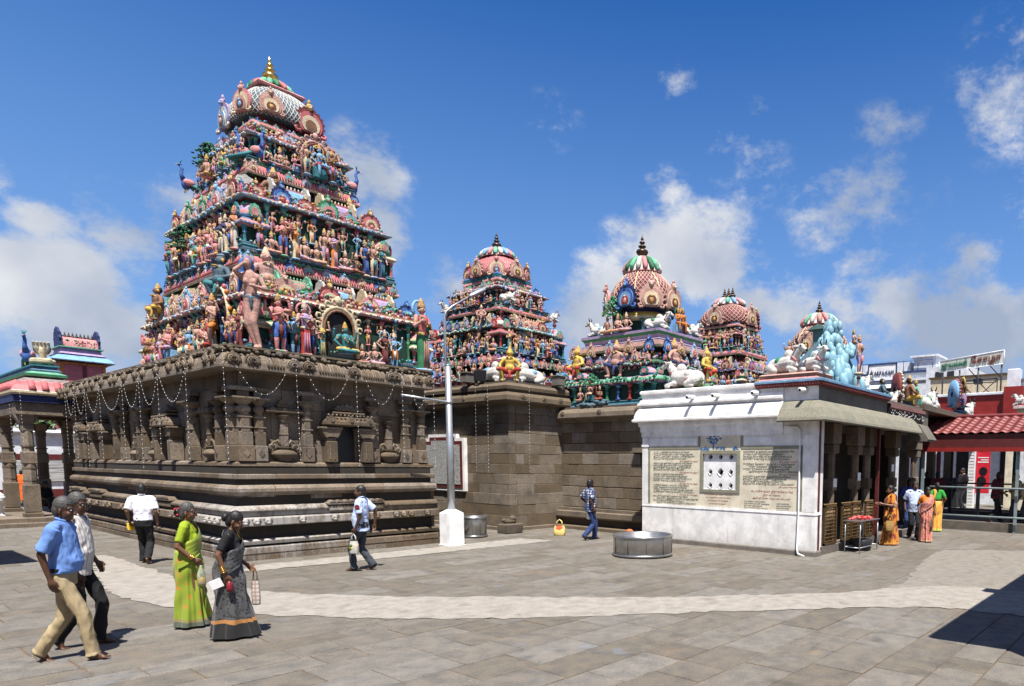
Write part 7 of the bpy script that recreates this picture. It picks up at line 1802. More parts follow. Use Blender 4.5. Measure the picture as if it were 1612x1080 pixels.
        for hp, kn, an in legs:
            w2 = .068 if not female else .07
            if sit: bt += [('c', hp, kn, .10, .075), ('c', kn, an + Vector((0, 0, .03)), .075, .07, 'flat')]
            else: bt += [('c', hp + Vector((0, 0, .02)), kn, .090, .071), ('c', kn, an + (an - kn).normalized() * -.0, .070, w2, 'flat'), ('c', an, an + (an - kn).normalized() * .035, w2, w2 + .012, 'flat')]
        child('trousers', sculpt('trousers', bt, cv, CL[bottom], 2, wrinkle=(.010, 7.5, .6)))
        if belt:
            mb = MB(); loft(mb, [(.006, 0, .945, .142 + belly * .42, .181 * build), (.006, 0, .985, .144 + belly * .42, .182 * build)], 28, T, 0, False); mb.obox(T((.153 + belly * .42, 0, .965)), (.004, 0, 0), (0, .028, 0), (0, 0, .022), 1); child('belt', mb.mesh('belt', [M['black'], M['gold']]))
    elif robe:
        tp = [('l', [(0, 0, .10, .17, .2), (0, 0, .5, .16, .19), (0, 0, .9, .14, .18), (.0, 0, 1.2, .135, .18), (0, 0, 1.36, .10, .17), (-.01, 0, 1.45, .06, .07)], T), ('c', T((-.012, -sw * .9, 1.40)), T((-.012, sw * .9, 1.40)), .07, .07)]
        for sh, el, wr, d in arms: tp.append(('c', sh, sh.lerp(el, .9), .07, .075, 'flat'))
        child('robe', sculpt('robe', tp, cv * 1.2, CL[robe], 2, wrinkle=(.012, 8, .35)))
    else:
        bl = [('l', [(.0, 0, 1.12, .118, .15), (.02, 0, 1.22, .135, .16), (.01, 0, 1.34, .11, .16), (-.012, 0, 1.41, .08, .12)], T), ('c', T((-.012, -sw * .86, 1.40)), T((-.012, sw * .86, 1.40)), .066, .066)]
        for sh, el, wr, d in arms: bl.append(('c', sh, sh.lerp(el, .78), .062, .056, 'flat'))
        bl += [('e', T((.10, .065, 1.235)), (.06, .065, .065)), ('e', T((.10, -.065, 1.235)), (.06, .065, .065))]
        child('blouse', sculpt('blouse', bl, cv, CL[top], 2, wrinkle=(.004, 11, .8)))
        # skirt with pleats
        n = 96; rows = 26; mb = MB(); vs = []; fs = []; fw = max(.0, (feet[0][0] + feet[1][0]) / 2); spread = stride * .42
        rr = random.Random(len(label)); ph = [rr.uniform(0, 6.28) for _ in range(6)]
        for j in range(rows + 1):
            v = j / rows; z_ = .035 + (1.06 - .035) * v; u = 1 - v
            rx = .135 + belly * .3 + .03 * math.sin(math.pi * min(1, u * 2.2)) * (u < .45) + (.04 + spread) * u ** 1.6; ry = .172 + .012 * math.sin(math.pi * min(1, u * 2.2)) + .015 * u ** 1.5
            for i in range(n):
                a = 6.2832 * i / n; fr = math.exp(-((a if a < math.pi else a - 6.2832) / .75) ** 2)
                w_ = (.022 + .030 * u) * fr * math.sin(a * 15 + ph[0]) + .019 * (u + .15) * math.sin(a * 7 + ph[1] + 2.5 * u) + .010 * math.sin(a * 4 + 9 * u + ph[2]) + .005 * math.sin(a * 19 + ph[3] + 4 * u) * (u + .2)
                w_ += .006 * math.sin(26 * v + 5 * math.sin(a + ph[4])) * (1 - u) 
                vs.append(T((math.cos(a) * (rx + w_) + fw * u, math.sin(a) * (ry + w_), z_)) - Vector((0, 0, dz * u)))
        for j in range(rows):
            for i in range(n): fs.append((j * n + i, j * n + (i + 1) % n, (j + 1) * n + (i + 1) % n, (j + 1) * n + i))
        fs.append(tuple(range(rows * n, rows * n + n))); mb.add(vs, fs, 0, True); child('sari_skirt', mb.mesh('sari_skirt', CL[sari]))
        # end of the sari: across the chest, over the left shoulder, down the back
        def rad(z_): return (np.interp(z_, [.7, .95, 1.06, 1.22, 1.34, 1.40, 1.45], [.19, .165, .145, .170, .135, .105, .07]) + .016, np.interp(z_, [.7, .95, 1.06, 1.22, 1.34, 1.40, 1.45], [.21, .195, .185, .178, .175, .165, .10]) + .018)
        rows2 = []; nw = 12; nt_ = 44
        for k in range(nt_ + 1):
            q = k / nt_; row = []
            for j in range(nw + 1):
                f = j / nw - .5
                if q < .55:
                    u = q / .55; a = R_(-125 + 175 * u); zc_ = 1.00 + .36 * u ** 1.5; hw = .17 - .08 * u; z_ = zc_ + f * 2 * hw; z_ = min(z_, 1.44); rx, ry = rad(z_)
                    aa = a - f * .5 * u; p = Vector((math.cos(aa) * rx + .008, math.sin(aa) * ry, z_)); 
                elif q < .68:
                    u = (q - .55) / .13; yv = sw * (.62 - f * .62); an_ = math.pi * u; p = Vector((math.cos(an_) * .105 - .01, yv, 1.385 + .10 * math.sin(an_) * (1 - .25 * abs(f))))
                else:
                    u = (q - .68) / .32; z_ = 1.385 - (1.385 - (long or .72)) * u; rx, ry = rad(max(.7, z_)); ab = R_(132 + f * 52 * u + 8 * u); wq = min(1, u * 3); p = Vector((math.cos(ab) * (rx + .01), math.sin(ab) * (ry + .01), z_)).lerp(Vector((-.115, sw * (.62 - f * .62), z_)), 1 - wq)
                fold = .009 * math.sin(j * 2.4 + q * 5) + .005 * math.sin(j * 4.1 - q * 11)
                nrm = Vector((p.x, p.y, 0)); nrm = nrm.normalized() if nrm.length > 1e-4 else Vector((0, 0, 1))
                row.append(T(p + nrm * fold))
            rows2.append(row)
        mb = MB(); vs = [p for r_ in rows2 for p in r_]; m_ = nw + 1; nn = len(vs); vs2 = [Vector(p) * 1 for p in vs]
        fs = [(k * m_ + j, k * m_ + j + 1, (k + 1) * m_ + j + 1, (k + 1) * m_ + j) for k in range(nt_) for j in range(nw)]
        mb.add(vs, fs, 0, True); me = mb.mesh('sari_drape', CL[sari]); child('sari_drape', me)
    if extra: extra(t, arms, s, T, Hd)
    return t
UP = math.radians
RIGHT, LEFT, TOWARD, AWAY = R_(-54.3), R_(125.7), R_(-144.4), R_(35.6)
def held(t, name, me, arm, s, off=(0, 0, 0), rz=0.0):
    """a thing held in the hand of person t, placed in world space"""
    p = (Vector(arm[2]) + arm[3] * .10) * s; k_ = SLIM.get(t.name, 1.0); p = Vector((p.x * k_, p.y * (.5 + .5 * k_), p.z)) + Vector(off) * s; q = Matrix.Rotation(t.rotation_euler.z, 3, 'Z') @ p
    return Vector(t.location) + q
def bangles(t, arms, s, T, Hd, idx=1, col='gold', n=3):
    mb = MB(); sh, el, wr, d = arms[idx]
    for k in range(n):
        c = wr.lerp(el, .10 + .07 * k); u = d.orthogonal().normalized(); v = d.cross(u); mb.tube([c + (u * math.cos(R_(a)) + v * math.sin(R_(a))) * .034 for a in range(0, 361, 40)], .006, 5, caps=False)
    me = mb.mesh('bangles', M[col]); me.transform(Matrix.Diagonal((s, s, s, 1))); put('bangles', me, t, (0, 0, 0))
    mb = MB(); mb.tube([T((.055 + .05 * math.sin(R_(a)), math.cos(R_(a)) * .075, 1.44 - .10 * math.sin(R_(a)))) for a in range(0, 181, 20)], .005, 5, caps=False); me = mb.mesh('necklace', M['gold']); me.transform(Matrix.Diagonal((s, s, s, 1))); put('necklace', me, t, (0, 0, 0))

W9 = .0085
person('man in a light blue shirt and khaki trousers striding barefoot beside an older man', (1.64, 9.53), R_(-30), 1.74, ((-.30, .03, 34), (.27, .0, 0)), ((.03, .02, .03), (-.06, .03, .04)), 5, 6, -4, 'dark', 'grey', 'blue', 'khaki', belly=.05, slim=.80, vox=.0072, untuck=False, belt=True, sleeve=.66)
person('elderly man in a striped shirt and spectacles walking behind the blue shirted man', (1.87, 10.14), R_(-34), 1.76, ((.16, .0, 0), (-.22, .04, 40)), ((.08, .06), (.02, .02)), 4, 8, -10, 'dark', 'grey', 'stripe', 'black', belly=.02, slim=.80, vox=.0082, glasses=True, sleeve=.75)
def packet(t, arms, s, T, Hd):
    mb = MB(); mb.bev(-.06, .06, -.02, .02, -.09, .05, .008); mb.bev(-.05, .04, .02, .05, -.06, .06, .008)
    M['yellowpaper'] = plain('yellow_paper', (.75, .48, .04), .6); put('packet', mb.mesh('packet', M['yellowpaper']), None, held(t, 'packet', None, arms[0], s, (.04, 0, -.03)), .4, label='crumpled yellow packet held by the man in white shirt', cat='packet')
person('man in a white shirt and black trousers walking away along the shrine', (4.25, 17.3), R_(62), 1.63, ((.16, .0, 0), (-.18, .05, 48)), ((.06, .06, .08), (.04, .03, .06)), 2, 4, 5, 'mid', 'black', 'white', 'black', slim=.86, vox=.0095, untuck=False, extra=packet)
def bottle(t, arms, s, T, Hd):
    bangles(t, arms, s, T, Hd); mb = MB(); mb.lathe((0, 0, 0), [(.0, 0), (.045, .0), (.048, .03), (.045, .16), (.03, .2), (.016, .23), (.016, .26), (0, .26)], 12, 0); mb.ell((0, 0, .06), (.04, .04, .05), 1, 8, 5)
    m, n, l, b = newmat('clear_plastic'); b.inputs['Base Color'].default_value = (.8, .85, .8, 1); b.inputs['Transmission Weight'].default_value = .85; b.inputs['Roughness'].default_value = .08
    M['clear'] = m; M['marigold'] = plain('marigold', (.72, .42, .02), .6)
    put('bottle', mb.mesh('bottle', [m, M['marigold']]), None, held(t, '', None, arms[1], s, (.02, 0, -.30)), 0, label='clear plastic bottle with yellow flowers held by the lime sari woman', cat='bottle')
person('woman in a lime green sari with spectacles and crimson hair flowers', (2.93, 10.24), R_(-26), 1.60, ((.05, 0, 0), (-.06, 0, 8)), ((.02, .05), (.10, .10, .05)), 3, 3, -4, 'mid', 'grey', 'lime', None, 's_lime', slim=.82, vox=.0082, female=True, glasses=True, bun=True, flower=True, belly=.05, build=1.05, extra=bottle)
def blackbag(t, arms, s, T, Hd):
    bangles(t, arms, s, T, Hd, 1, 'gold', 5)
    mb = MB(); mb.lathe((0, 0, 0), [(.0, 0), (.03, 0), (.032, .04), (.026, .11), (.0, .13)], 10); M['redcup'] = plain('dark_red_plastic', (.2, .01, .02), .4)
    put('cup', mb.mesh('cup', M['redcup']), None, held(t, '', None, arms[1], s, (.02, 0, -.14)), 0, label='small dark red pot held by the black sari woman', cat='pot')
    mb = MB(); mb.obox((0, 0, 0), (.06, 0, .02), (0, .004, 0), (-.02, 0, .05)); put('paper', mb.mesh('paper', M['white_clean']), None, held(t, '', None, arms[1], s, (-.12, 0, -.03)), 0, label='folded white paper held behind the black sari woman', cat='paper')
    carry_bag('carry_bag', [CL['check']], .09, .34, 'narrow white striped bag hanging before the black sari woman', held(t, '', None, arms[0], s, (.03, 0, -.50)), RIGHT, handles=True)
person('woman in a black and grey sari with gold border walking with bowed head', (3.02, 9.22), R_(-26), 1.55, ((.20, 0, 0), (-.10, 0, 10)), ((.16, .10, .02), (-.06, .04, .06)), 9, 22, -6, 'mid', 'black', 'black', None, 's_black', slim=.84, vox=.0078, female=True, bun=True, belly=.05, build=1.06, extra=blackbag)
def guardbag(t, arms, s, T, Hd):
    m, n, l, b = newmat('thin_polythene'); b.inputs['Base Color'].default_value = (.75, .75, .7, 1); b.inputs['Transmission Weight'].default_value = .45; b.inputs['Roughness'].default_value = .25; M['poly'] = m
    carry_bag('carry_bag', [m], .16, .27, 'thin white polythene bag of fruit carried by the guard', held(t, '', None, arms[0], s, (0, .02, -.42)), LEFT)
    mb = MB(); o = Vector(held(t, '', None, arms[0], s, (0, .02, -.38))); rr = random.Random(3)
    for k in range(7): mb.ell((rr.uniform(-.06, .06), rr.uniform(-.05, .05), rr.uniform(.03, .13)), (.035, .035, .035), k % 3, 7, 5)
    put('fruit', mb.mesh('fruit', [M['marigold'], plain('orange_peel', (.6, .2, .03), .5), M['leaf']]), None, o, 0, label='yellow and orange fruit inside the guard\'s polythene bag', cat='fruit', group=None)
    sh, el, wr, d = arms[0]; c = sh.lerp(el, .36) + Vector((.0, .072, 0)); mb = MB(); mb.ext([(math.cos(R_(a)) * .045, math.sin(R_(a)) * .05) for a in range(0, 360, 30)], c, (1, 0, 0), (0, 0, 1), (0, .008, 0), 0); mb.ext([(math.cos(R_(a)) * .025, math.sin(R_(a)) * .028) for a in range(0, 360, 30)], c + Vector((0, .008, 0)), (1, 0, 0), (0, 0, 1), (0, .003, 0), 1)
    me = mb.mesh('shoulder_patch', [M['maroon'], M['fascia_red']]); me.transform(Matrix.Diagonal((s, s, s, 1))); put('shoulder_patch', me, t, (0, 0, 0))
person('guard in a pale blue shirt and dark trousers carrying a polythene bag', (6.6, 13.1), R_(132), 1.67, ((.17, 0, 0), (-.17, .03, 22)), ((.05, .02, .05), (-.16, .07, .08)), 0, 2, 10, 'dark', 'black', 'pale', 'grey', slim=.9, vox=.0095, belly=.05, untuck=True, extra=guardbag)
def plaidbag(t, arms, s, T, Hd): carry_bag('carry_bag', [M['white_clean']], .24, .30, 'white carry bag in the hand of the plaid shirt man', held(t, '', None, arms[0], s, (.05, .1, -.40)), RIGHT)
person('man in a blue and white plaid shirt and jeans walking away', (13.32, 13.62), R_(-18), 1.72, ((.18, 0, 0), (-.20, .05, 45)), ((.10, .14, .12), (.0, .03, .06)), 1, 3, 20, 'dark', 'black', 'plaid', 'jeans', vox=.0105, belly=.02, extra=plaidbag)
def jute(t, arms, s, T, Hd):
    M['jute'] = cloth_mat('woven_jute', (.33, .20, .07), 60); p = Vector(t.location) + Matrix.Rotation(t.rotation_euler.z, 3, 'Z') @ Vector((.12, .24, .42)); carry_bag('shoulder_bag', [M['jute']], .24, .32, 'tan woven shoulder bag hung by the orange sari woman', p, LEFT)
person('woman in an orange and maroon sari facing the grilles', (17.9, 6.5), LEFT + .1, 1.66, ((.08, 0, 0), (-.08, 0, 0)), ((.30, .32, .02), (.25, .3, .02)), 2, 8, 0, 'mid', 'black', 'rust', None, 's_orange', vox=.0115, female=True, bun=True, build=1.05, belly=.03, extra=jute)
person('man in a pale blue white shirt walking toward the viewer', (20.0, 6.55), TOWARD, 1.74, ((.12, 0, 0), (-.14, .03, 20)), ((.0, .04, .10), (.02, .04, .08)), 2, 4, 0, 'dark', 'black', 'pale', 'black', vox=.0115, belly=.02)
person('man in a royal blue shirt behind the pale shirted man', (21.6, 7.25), TOWARD, 1.78, ((.1, 0, 0), (-.1, 0, 10)), ((.0, .03, .1), (0, .03, .1)), 1, 3, 8, 'dark', 'black', 'royal', 'jeans', vox=.0125)
person('woman in a coral flowered sari with an orange blouse', (19.4, 5.98), TOWARD, 1.60, ((.08, 0, 0), (-.06, 0, 0)), ((.02, .05, .08), (.03, .05, .06)), 3, 10, 6, 'dark', 'black', 'rust', None, 's_coral', vox=.0115, female=True, bun=True, build=1.05, belly=.03)
person('woman in a green blouse and orange yellow sari seen from behind', (22.9, 6.72), AWAY, 1.66, ((.05, 0, 0), (-.05, 0, 0)), ((.12, .15, .08), (.1, .12, .08)), 2, 4, 0, 'mid', 'black', 'green', None, 's_yellow', vox=.0125, female=True, bun=True, build=1.05)
FZ = .30
person('person in black with dark hair under the canopy, left of a close pair', (25.0, 7.75), AWAY, 1.72, ((.05, 0, 0), (-.05, 0, 0)), ((.02, .05), (.02, .05)), 1, 2, 0, 'dark', 'black', 'black', 'black', vox=.014, z=FZ)
person('person in black with dark hair under the canopy, right of a close pair', (25.0, 7.35), AWAY, 1.72, ((.05, 0, 0), (-.05, 0, 0)), ((.02, .05), (.02, .05)), 1, 2, 0, 'dark', 'black', 'maroon', 'black', vox=.014, z=FZ)
person('man in a checked shirt and beige trousers beyond the canopy', (28.6, 7.35), LEFT + .2, 1.72, ((.08, 0, 0), (-.1, 0, 6)), ((.25, .25, .05), (.22, .2, .05)), 2, 8, 0, 'mid', 'black', 'check', 'beige', vox=.014, z=.45, belly=.04)
person('person in dark maroon clothes stooping under the red canopy', (24.7, 5.25), RIGHT + .1, 1.76, ((.24, 0, 0), (-.22, .03, 25)), ((.22, .15, .05), (.15, .1, .05)), 9, 8, 0, 'dark', 'black', 'maroon', 'black', vox=.013, z=FZ)
person('man in a dull yellow shirt facing left under the red canopy', (25.1, 4.62), LEFT, 1.72, ((.18, 0, 0), (-.18, .02, 15)), ((.22, .22, .05), (.2, .2, .05)), 4, 10, 0, 'mid', 'black', 'dull', 'grey', vox=.013, z=FZ, belly=.05)
person('person in a pale shirt cut off at the right under the canopy', (24.9, 4.25), LEFT, 1.7, ((.1, 0, 0), (-.12, 0, 0)), ((.1, .1, .05), (.1, .1, .05)), 2, 5, 0, 'dark', 'black', 'beige', 'grey', vox=.014, z=FZ, belly=.06)
person('woman in a bright orange robe between the pavilion pillars', (6.7, 45.5), AWAY, 1.56, ((.03, 0, 0), (-.03, 0, 0)), ((.02, .03), (.02, .03)), 1, 2, 0, 'dark', 'black', None, None, None, robe='orange', vox=.016, female=True)
person('stooping person in white cloth at the left pavilion steps', (4.02, 31.0), LEFT + .3, 1.62, ((.1, 0, 0), (-.1, 0, 0)), ((.25, .15, .1), (.25, .15, .1)), 48, 20, 0, 'dark', 'black', 'offwhite', 'offwhite', vox=.014, z=0.0)
person('seated person in dark clothes in the pavilion shade', (5.35, 33.0), RIGHT, 1.65, ((.0, 0, 0), (.0, 0, 0)), ((.25, .2, .0), (.25, .2, .0)), 8, 10, 0, 'dark', 'black', 'black', 'black', vox=.015, sit=True, z=.25)
# ------------------------------------------------------------------ pillared pavilion at the left
pav = thing('pillared_pavilion', 'stone pillared pavilion with painted roof at the far left', 'pavilion', (6.2, 33.2, 0))
mb = MB(); mb.rect(3.75, 9.0, 29.2, 39.5, [(-2, -.03), (.3, -.03), (.3, .12), (.05, .13), (.05, .26), (-2.5, .265)]); mb.build('stepped_floor', M['stone'], pav)
def pav_pillar(x, y):
    mb = MB(); mb.bev(-.30, .30, -.30, .30, .24, .40, .03); o_ = len(mb.v)
    mb.bev(-.25, .25, -.25, .25, .40, 1.30, .03); mb.tube([(0, 0, 1.30), (0, 0, 1.95)], .235, 8, 0, False); mb.bev(-.23, .23, -.23, .23, 1.95, 2.35, .03); mb.tube([(0, 0, 2.35), (0, 0, 3.0)], .205, 8, 0, False)
    for z in (1.42, 1.8, 2.5): mb.tube([(0, 0, z), (0, 0, z + .05)], .25, 8, 0, False)
    mb.bev(-.20, .20, -.20, .20, 3.0, 3.22, .02); mb.ext([(-.22, 3.22), (.22, 3.22), (.42, 3.5), (-.42, 3.5)], (0, -.22, 0), (1, 0, 0), (0, 0, 1), (0, .44, 0)); mb.ext([(-.22, 3.22), (.22, 3.22), (.42, 3.5), (-.42, 3.5)], (-.218, 0, 0), (0, 1, 0), (0, 0, 1), (.436, 0, 0))
    put('pillar', mb.mesh('pillar', M['stone']), pav, Vector((x, y, 0)) - wloc(pav), 0, (.72, .72, 1))
for x in (4.6, 6.15, 8.2):
    for y in (29.95, 33.2, 37.5): pav_pillar(x, y)
mb = MB(); mb.bev(4.35, 8.6, 29.7, 30.2, 3.5, 3.9, .02); mb.bev(4.35, 8.6, 32.95, 33.45, 3.5, 3.898, .02); mb.bev(4.352, 4.85, 29.72, 38.0, 3.502, 3.896, .02); mb.build('beam', M['stone'], pav)
mb = MB(); mb.box(4.3, 8.6, 29.6, 38.5, 3.9, 4.13, P_('navy')); mb.build('ceiling', PALM, pav)
mb = MB(); mb.rect(4.6, 5.62, 29.85, 38.5, [(-.4, 4.12), (.28, 4.12), (.30, 4.16), (.34, 4.18), (.34, 4.24), (.3, 4.26), (.22, 4.42), (.08, 4.55), (-.05, 4.60), (-.4, 4.60)], [P_('navy'), P_('cream'), P_('cream'), P_('cream'), P_('white'), P_('pink'), P_('rose'), P_('pink'), P_('pink')])
mb.rect(4.75, 5.55, 30.0, 38.5, [(-.35, 4.602), (.12, 4.602), (.12, 4.68), (.02, 4.70), (.02, 4.74), (.10, 4.76), (.10, 4.84), (-.1, 4.92), (-.35, 4.94)], [P_('white'), P_('white'), P_('dkgreen'), P_('dkgreen'), P_('white'), P_('green'), P_('mint'), P_('green')])
mb.rect(4.95, 5.5, 30.4, 38.5, [(-.27, 4.93), (.1, 4.93), (.1, 5.0), (.0, 5.03), (.0, 5.1), (.06, 5.12), (.06, 5.17), (-.27, 5.18)], [P_('slate'), P_('slate'), P_('sky'), P_('slate'), P_('navy'), P_('teal'), P_('teal')]); mb.build('painted_roof', PALM, pav)
ribs(pav, (4.6, 5.62, 29.85, 38.5), 4.27, 4.54, .3, .08, .30, 'rose')
put('peacock', PEA, None, (4.95, 31.2, 5.18), R_(-25), 1.1, label='blue peacock statue with long neck on the pavilion roof', cat='statue')
def cobra_mesh():
    mb = MB()
    mb.tube([(.3 * math.cos(R_(a)), .3 * math.sin(R_(a)) * .6, .1 + .04 * (a / 360)) for a in range(0, 700, 30)], [.085] * 24, 8, P_('cream'))
    mb.tube([(0, .05, .1), (0, .1, .3), (0, .02, .5), (0, 0, .8)], [.09, .1, .12, .05], 9, P_('cream'))
    for k in range(5):
        x = (k - 2) * .095; mb.tube([(x * .4, .02, .40), (x, -.0, .68), (x * 1.1, -.05, .84), (x * 1.1, -.12, .86)], [.05, .07, .05, .025], 7, P_('cream' if k % 2 else 'white')); mb.ell((x * 1.1, -.10, .85), (.028, .04, .028), P_('white'), 6, 4)
    mb.ell((0, .04, .62), (.26, .05, .26), P_('brown'), 14, 8)
    return mb.mesh('cobra', PALM)
put('cobra_statue', cobra_mesh(), None, (5.2, 30.55, 5.18), -.35, .85, label='five hooded cobra statue beside the peacock on the pavilion roof', cat='statue')
for i, (x, y) in enumerate(((4.32, 30.3), (4.45, 29.5), (5.6, 29.5))): bead_string([(x, y, 4.15), (x, y, 2.0 + .2 * i)], 'white light string hanging from the pavilion eave, ' + ORD[i] + ' from the left', 'light strings on the pavilion')
# gatehouse roof tower beyond
gt = thing('gate_tower', 'pink walled roof tower with blue eave and row of dark finials beyond the pavilion', 'tower', (8.1, 40.6, 4.0))
mb = MB(); mb.box(7.35, 8.85, 40, 41.6, 3.5, 6.35, P_('rose')); mb.build('wall', PALM, gt)
mb = MB()
for x in (7.35, 8.1, 8.75): mb.box(x - .03 if x < 8.7 else x, x + .10, 39.96, 40.0, 4.0, 6.3, P_('orange') if x != 8.1 else P_('maroon'))
mb.box(7.3, 8.9, 39.95, 40.0, 6.26, 6.36, P_('orange')); mb.build('pilasters', PALM, gt)
mb = MB(); mb.rect(7.35, 8.85, 40, 41.6, [(-.3, 6.36), (.28, 6.40), (.30, 6.44), (.12, 6.62), (.05, 6.66), (-.3, 6.66)], [P_('navy'), P_('white'), P_('sky'), P_('sky'), P_('blue')]); mb.build('eave', PALM, gt)
mb = MB(); mb.rect(7.4, 8.8, 40.05, 41.5, [(-.3, 6.66), (.06, 6.66), (.10, 6.72), (-.02, 6.8), (-.05, 6.95), (.04, 7.0), (.04, 7.05), (-.3, 7.06)], [P_('lilac'), P_('navy'), P_('lilac'), P_('lilac'), P_('slate'), P_('mint'), P_('mint')]); mb.build('upper_cornice', PALM, gt)
mb = MB(); n = 8; mb.ext([(-math.cos(R_(180 * i / n)) * .42, math.sin(R_(180 * i / n)) ** .8 * .48) for i in range(n + 1)], (7.45, 40.75, 7.05), (0, 1, 0), (0, 0, 1), (1.3, 0, 0), P_('pink'), ms=P_('pink')); mb.build('barrel_roof', PALM, gt)
for x in (7.42, 8.72):
    mb = MB(); mb.ext(horseshoe(.5, .06, 18), (x, 40.75, 7.32), (0, 1, 0), (0, 0, 1), (.08, 0, 0), P_('navy')); mb.build('roof_end', PALM, gt)
for k in range(9): finial(gt, 7.58 + k * .13, 40.75, 7.5, .26, M['bronze'])
mb = MB(); rr = random.Random(1)
for k in range(60): mb.ell((rr.uniform(7.5, 8.7), 40.36 + rr.uniform(-.02, .05), rr.uniform(7.12, 7.4)), (.035, .03, .035), P_(rr.choice(['rose', 'cream', 'mint', 'pink'])), 5, 3)
mb.build('ornament', PALM, gt, kind='stuff')
# far wall and gate buildings at the left
M['farwhite'] = paint('distant_white_wall', (.62, .64, .68), .8, .2, (.3, .3, .3), .2, sc=1.0)
fw_ = thing('compound_wall', 'long white compound wall with maroon band beyond the pavilion', 'wall', (6, 49, 0))
mb = MB(); mb.box(-4, 30, 49, 49.4, 0, 3.4); mb.build('wall', M['farwhite'], fw_)
mb = MB(); mb.box(-4, 30, 48.95, 49.0, 0, .5); mb.box(-4, 30, 48.94, 49.0, 2.05, 2.35); mb.build('painted_band', M['maroon'], fw_)
mb = MB(); mb.sweep([(-.2, 3.4), (.2, 3.4), (.25, 3.5), (.1, 3.62), (-.2, 3.64)], [(-4, 49), (30, 49)]); mb.build('coping', M['farwhite'], fw_)
for k in range(8):
    mb = MB(); mb.bev(3 + k * 1.3, 3.7 + k * 1.3, 48.9, 49, .9, 2.0, .02); mb.build('wall_panel', M['slabgrey'], fw_)
hb = thing('house', 'pale distant house behind the compound wall at the far left', 'house', (6, 58, 0))
mb = MB(); mb.box(-2, 11, 58, 66, 0, 5.2); mb.build('wall', M['farwhite'], hb)
for k in range(5):
    mb = MB(); mb.box(1 + k * 2, 2 + k * 2, 57.95, 58.02, 3.4, 4.6); mb.build('window', M['darkmetal'], hb)
def leafy(name, c, r, trunk, label, seed, count=900, col='leaf', cat='tree'):
    t = thing(name, label, cat, (c[0], c[1], 0)); rr = random.Random(seed)
    mb = MB(); mb.tube([(0, 0, 0), (.1, .05, trunk * .6), (.0, .1, c[2])], [.28, .2, .12], 8)
    for k in range(5): a = k * 1.3; mb.tube([(0, .05, trunk * .8), (math.cos(a) * r[0] * .5, math.sin(a) * r[1] * .5, c[2] + rr.uniform(-.2, .5))], [.12, .04], 6)
    M.setdefault('bark', plain('bark', (.09, .06, .04), .9)); mb.build('trunk', M['bark'], t, (0, 0, 0))
    mb = MB(); cl = [(Vector((rr.gauss(0, .42) * r[0], rr.gauss(0, .42) * r[1], c[2] + rr.gauss(0, .38) * r[2])), rr.uniform(.25, .55)) for _ in range(26)]
    for k in range(count):
        p, q = rr.choice(cl); p = p + Vector((rr.gauss(0, q), rr.gauss(0, q), rr.gauss(0, q * .7))); u = Vector((rr.uniform(-1, 1), rr.uniform(-1, 1), rr.uniform(-.6, .6))).normalized() * rr.uniform(.1, .2); v = u.orthogonal().normalized() * .07
        mb.add([p - u, p + v, p + u, p - v], [(0, 1, 2, 3)])
    mb.build('crown', M[col], t, (0, 0, 0)); return t
leafy('tree', (4.5, 55, 4.6), (2.2, 1.6, 1.3), 3.5, 'green tree rising over the compound wall left of the pavilion pillars', 1)
leafy('tree', (9.2, 55, 4.5), (1.8, 1.5, 1.1), 3.5, 'green tree over the compound wall behind the pavilion pillars', 2)

# ------------------------------------------------------------------ red tiled canopy at the right
cn = thing('tiled_canopy', 'red tiled canopy with deep red fascia and grey railings over the walkway', 'canopy', (24.0, 5.0, 0))
EX, EZ, RX, RZ, CY1, CY0 = 23.9, 3.36, 26.0, 4.04, 8.15, .2
mb = MB(); mb.add([(EX, CY0, EZ - .03), (EX, CY1, EZ - .03), (RX, CY1, RZ - .03), (RX, CY0, RZ - .03), (RX + 2.1, CY0, EZ - .03), (RX + 2.1, CY1, EZ - .03)], [(0, 1, 2, 3), (3, 2, 5, 4)]); mb.add([(EX, CY1, EZ - .04), (RX, CY1, RZ - .04), (RX + 2.1, CY1, EZ - .04)], [(0, 1, 2)]); mb.build('roof_deck', M['maroon'], cn)
def tile_mesh(w_, d_):
    mb = MB(); prof = []; n = 10
    for i in range(n + 1):
        u = i / n; prof.append((u * w_, .028 * math.sin(u * 6.2832)))
    vs = []; 
    for (dd, zz) in ((0, .028), (d_, .0)):
        vs += [(dd, -w_ / 2 + p[0], zz + p[1]) for p in prof]
    vs += [(0, -w_ / 2 + p[0], p[1] + .004) for p in prof]; k = n + 1
    fs = [(i, k + i, k + i + 1, i + 1) for i in range(n)] + [(2 * k + i, i, i + 1, 2 * k + i + 1) for i in range(n)]
    mb.add(vs, [tuple(reversed(f)) for f in fs], 0, True); return mb.mesh('roof_tile', M['tile_red'])
SL = math.hypot(RX - EX, RZ - EZ); sa = math.atan2(RZ - EZ, RX - EX); rowsn = 7; tl = tile_mesh(.325, SL / rowsn + .02)
for r_ in range(rowsn):
    for k in range(int((CY1 - CY0) / .325)):
        d_ = (r_ * SL / rowsn); o = put('roof_tile', tl, cn, Vector((EX - .06 + math.cos(sa) * d_, CY1 - .17 - k * .325, EZ + .01 + math.sin(sa) * d_)) - wloc(cn)); o.rotation_euler = (0, -sa, 0)
mb = MB(); mb.tube([(RX, CY1 + .02, RZ + .05), (RX, CY0, RZ + .05)], .08, 8); mb.tube([(EX - .04, CY1, EZ + .02), (RX, CY1, RZ + .04)], .05, 7); mb.build('ridge', M['tile_red'], cn)
mb = MB(); mb.box(EX - .0, EX + .05, CY0, CY1 - .05, 2.88, EZ - .04); mb.box(EX, 28, CY1 - .1, CY1 - .05, 2.88, EZ - .04); mb.build('fascia', M['maroon'], cn)
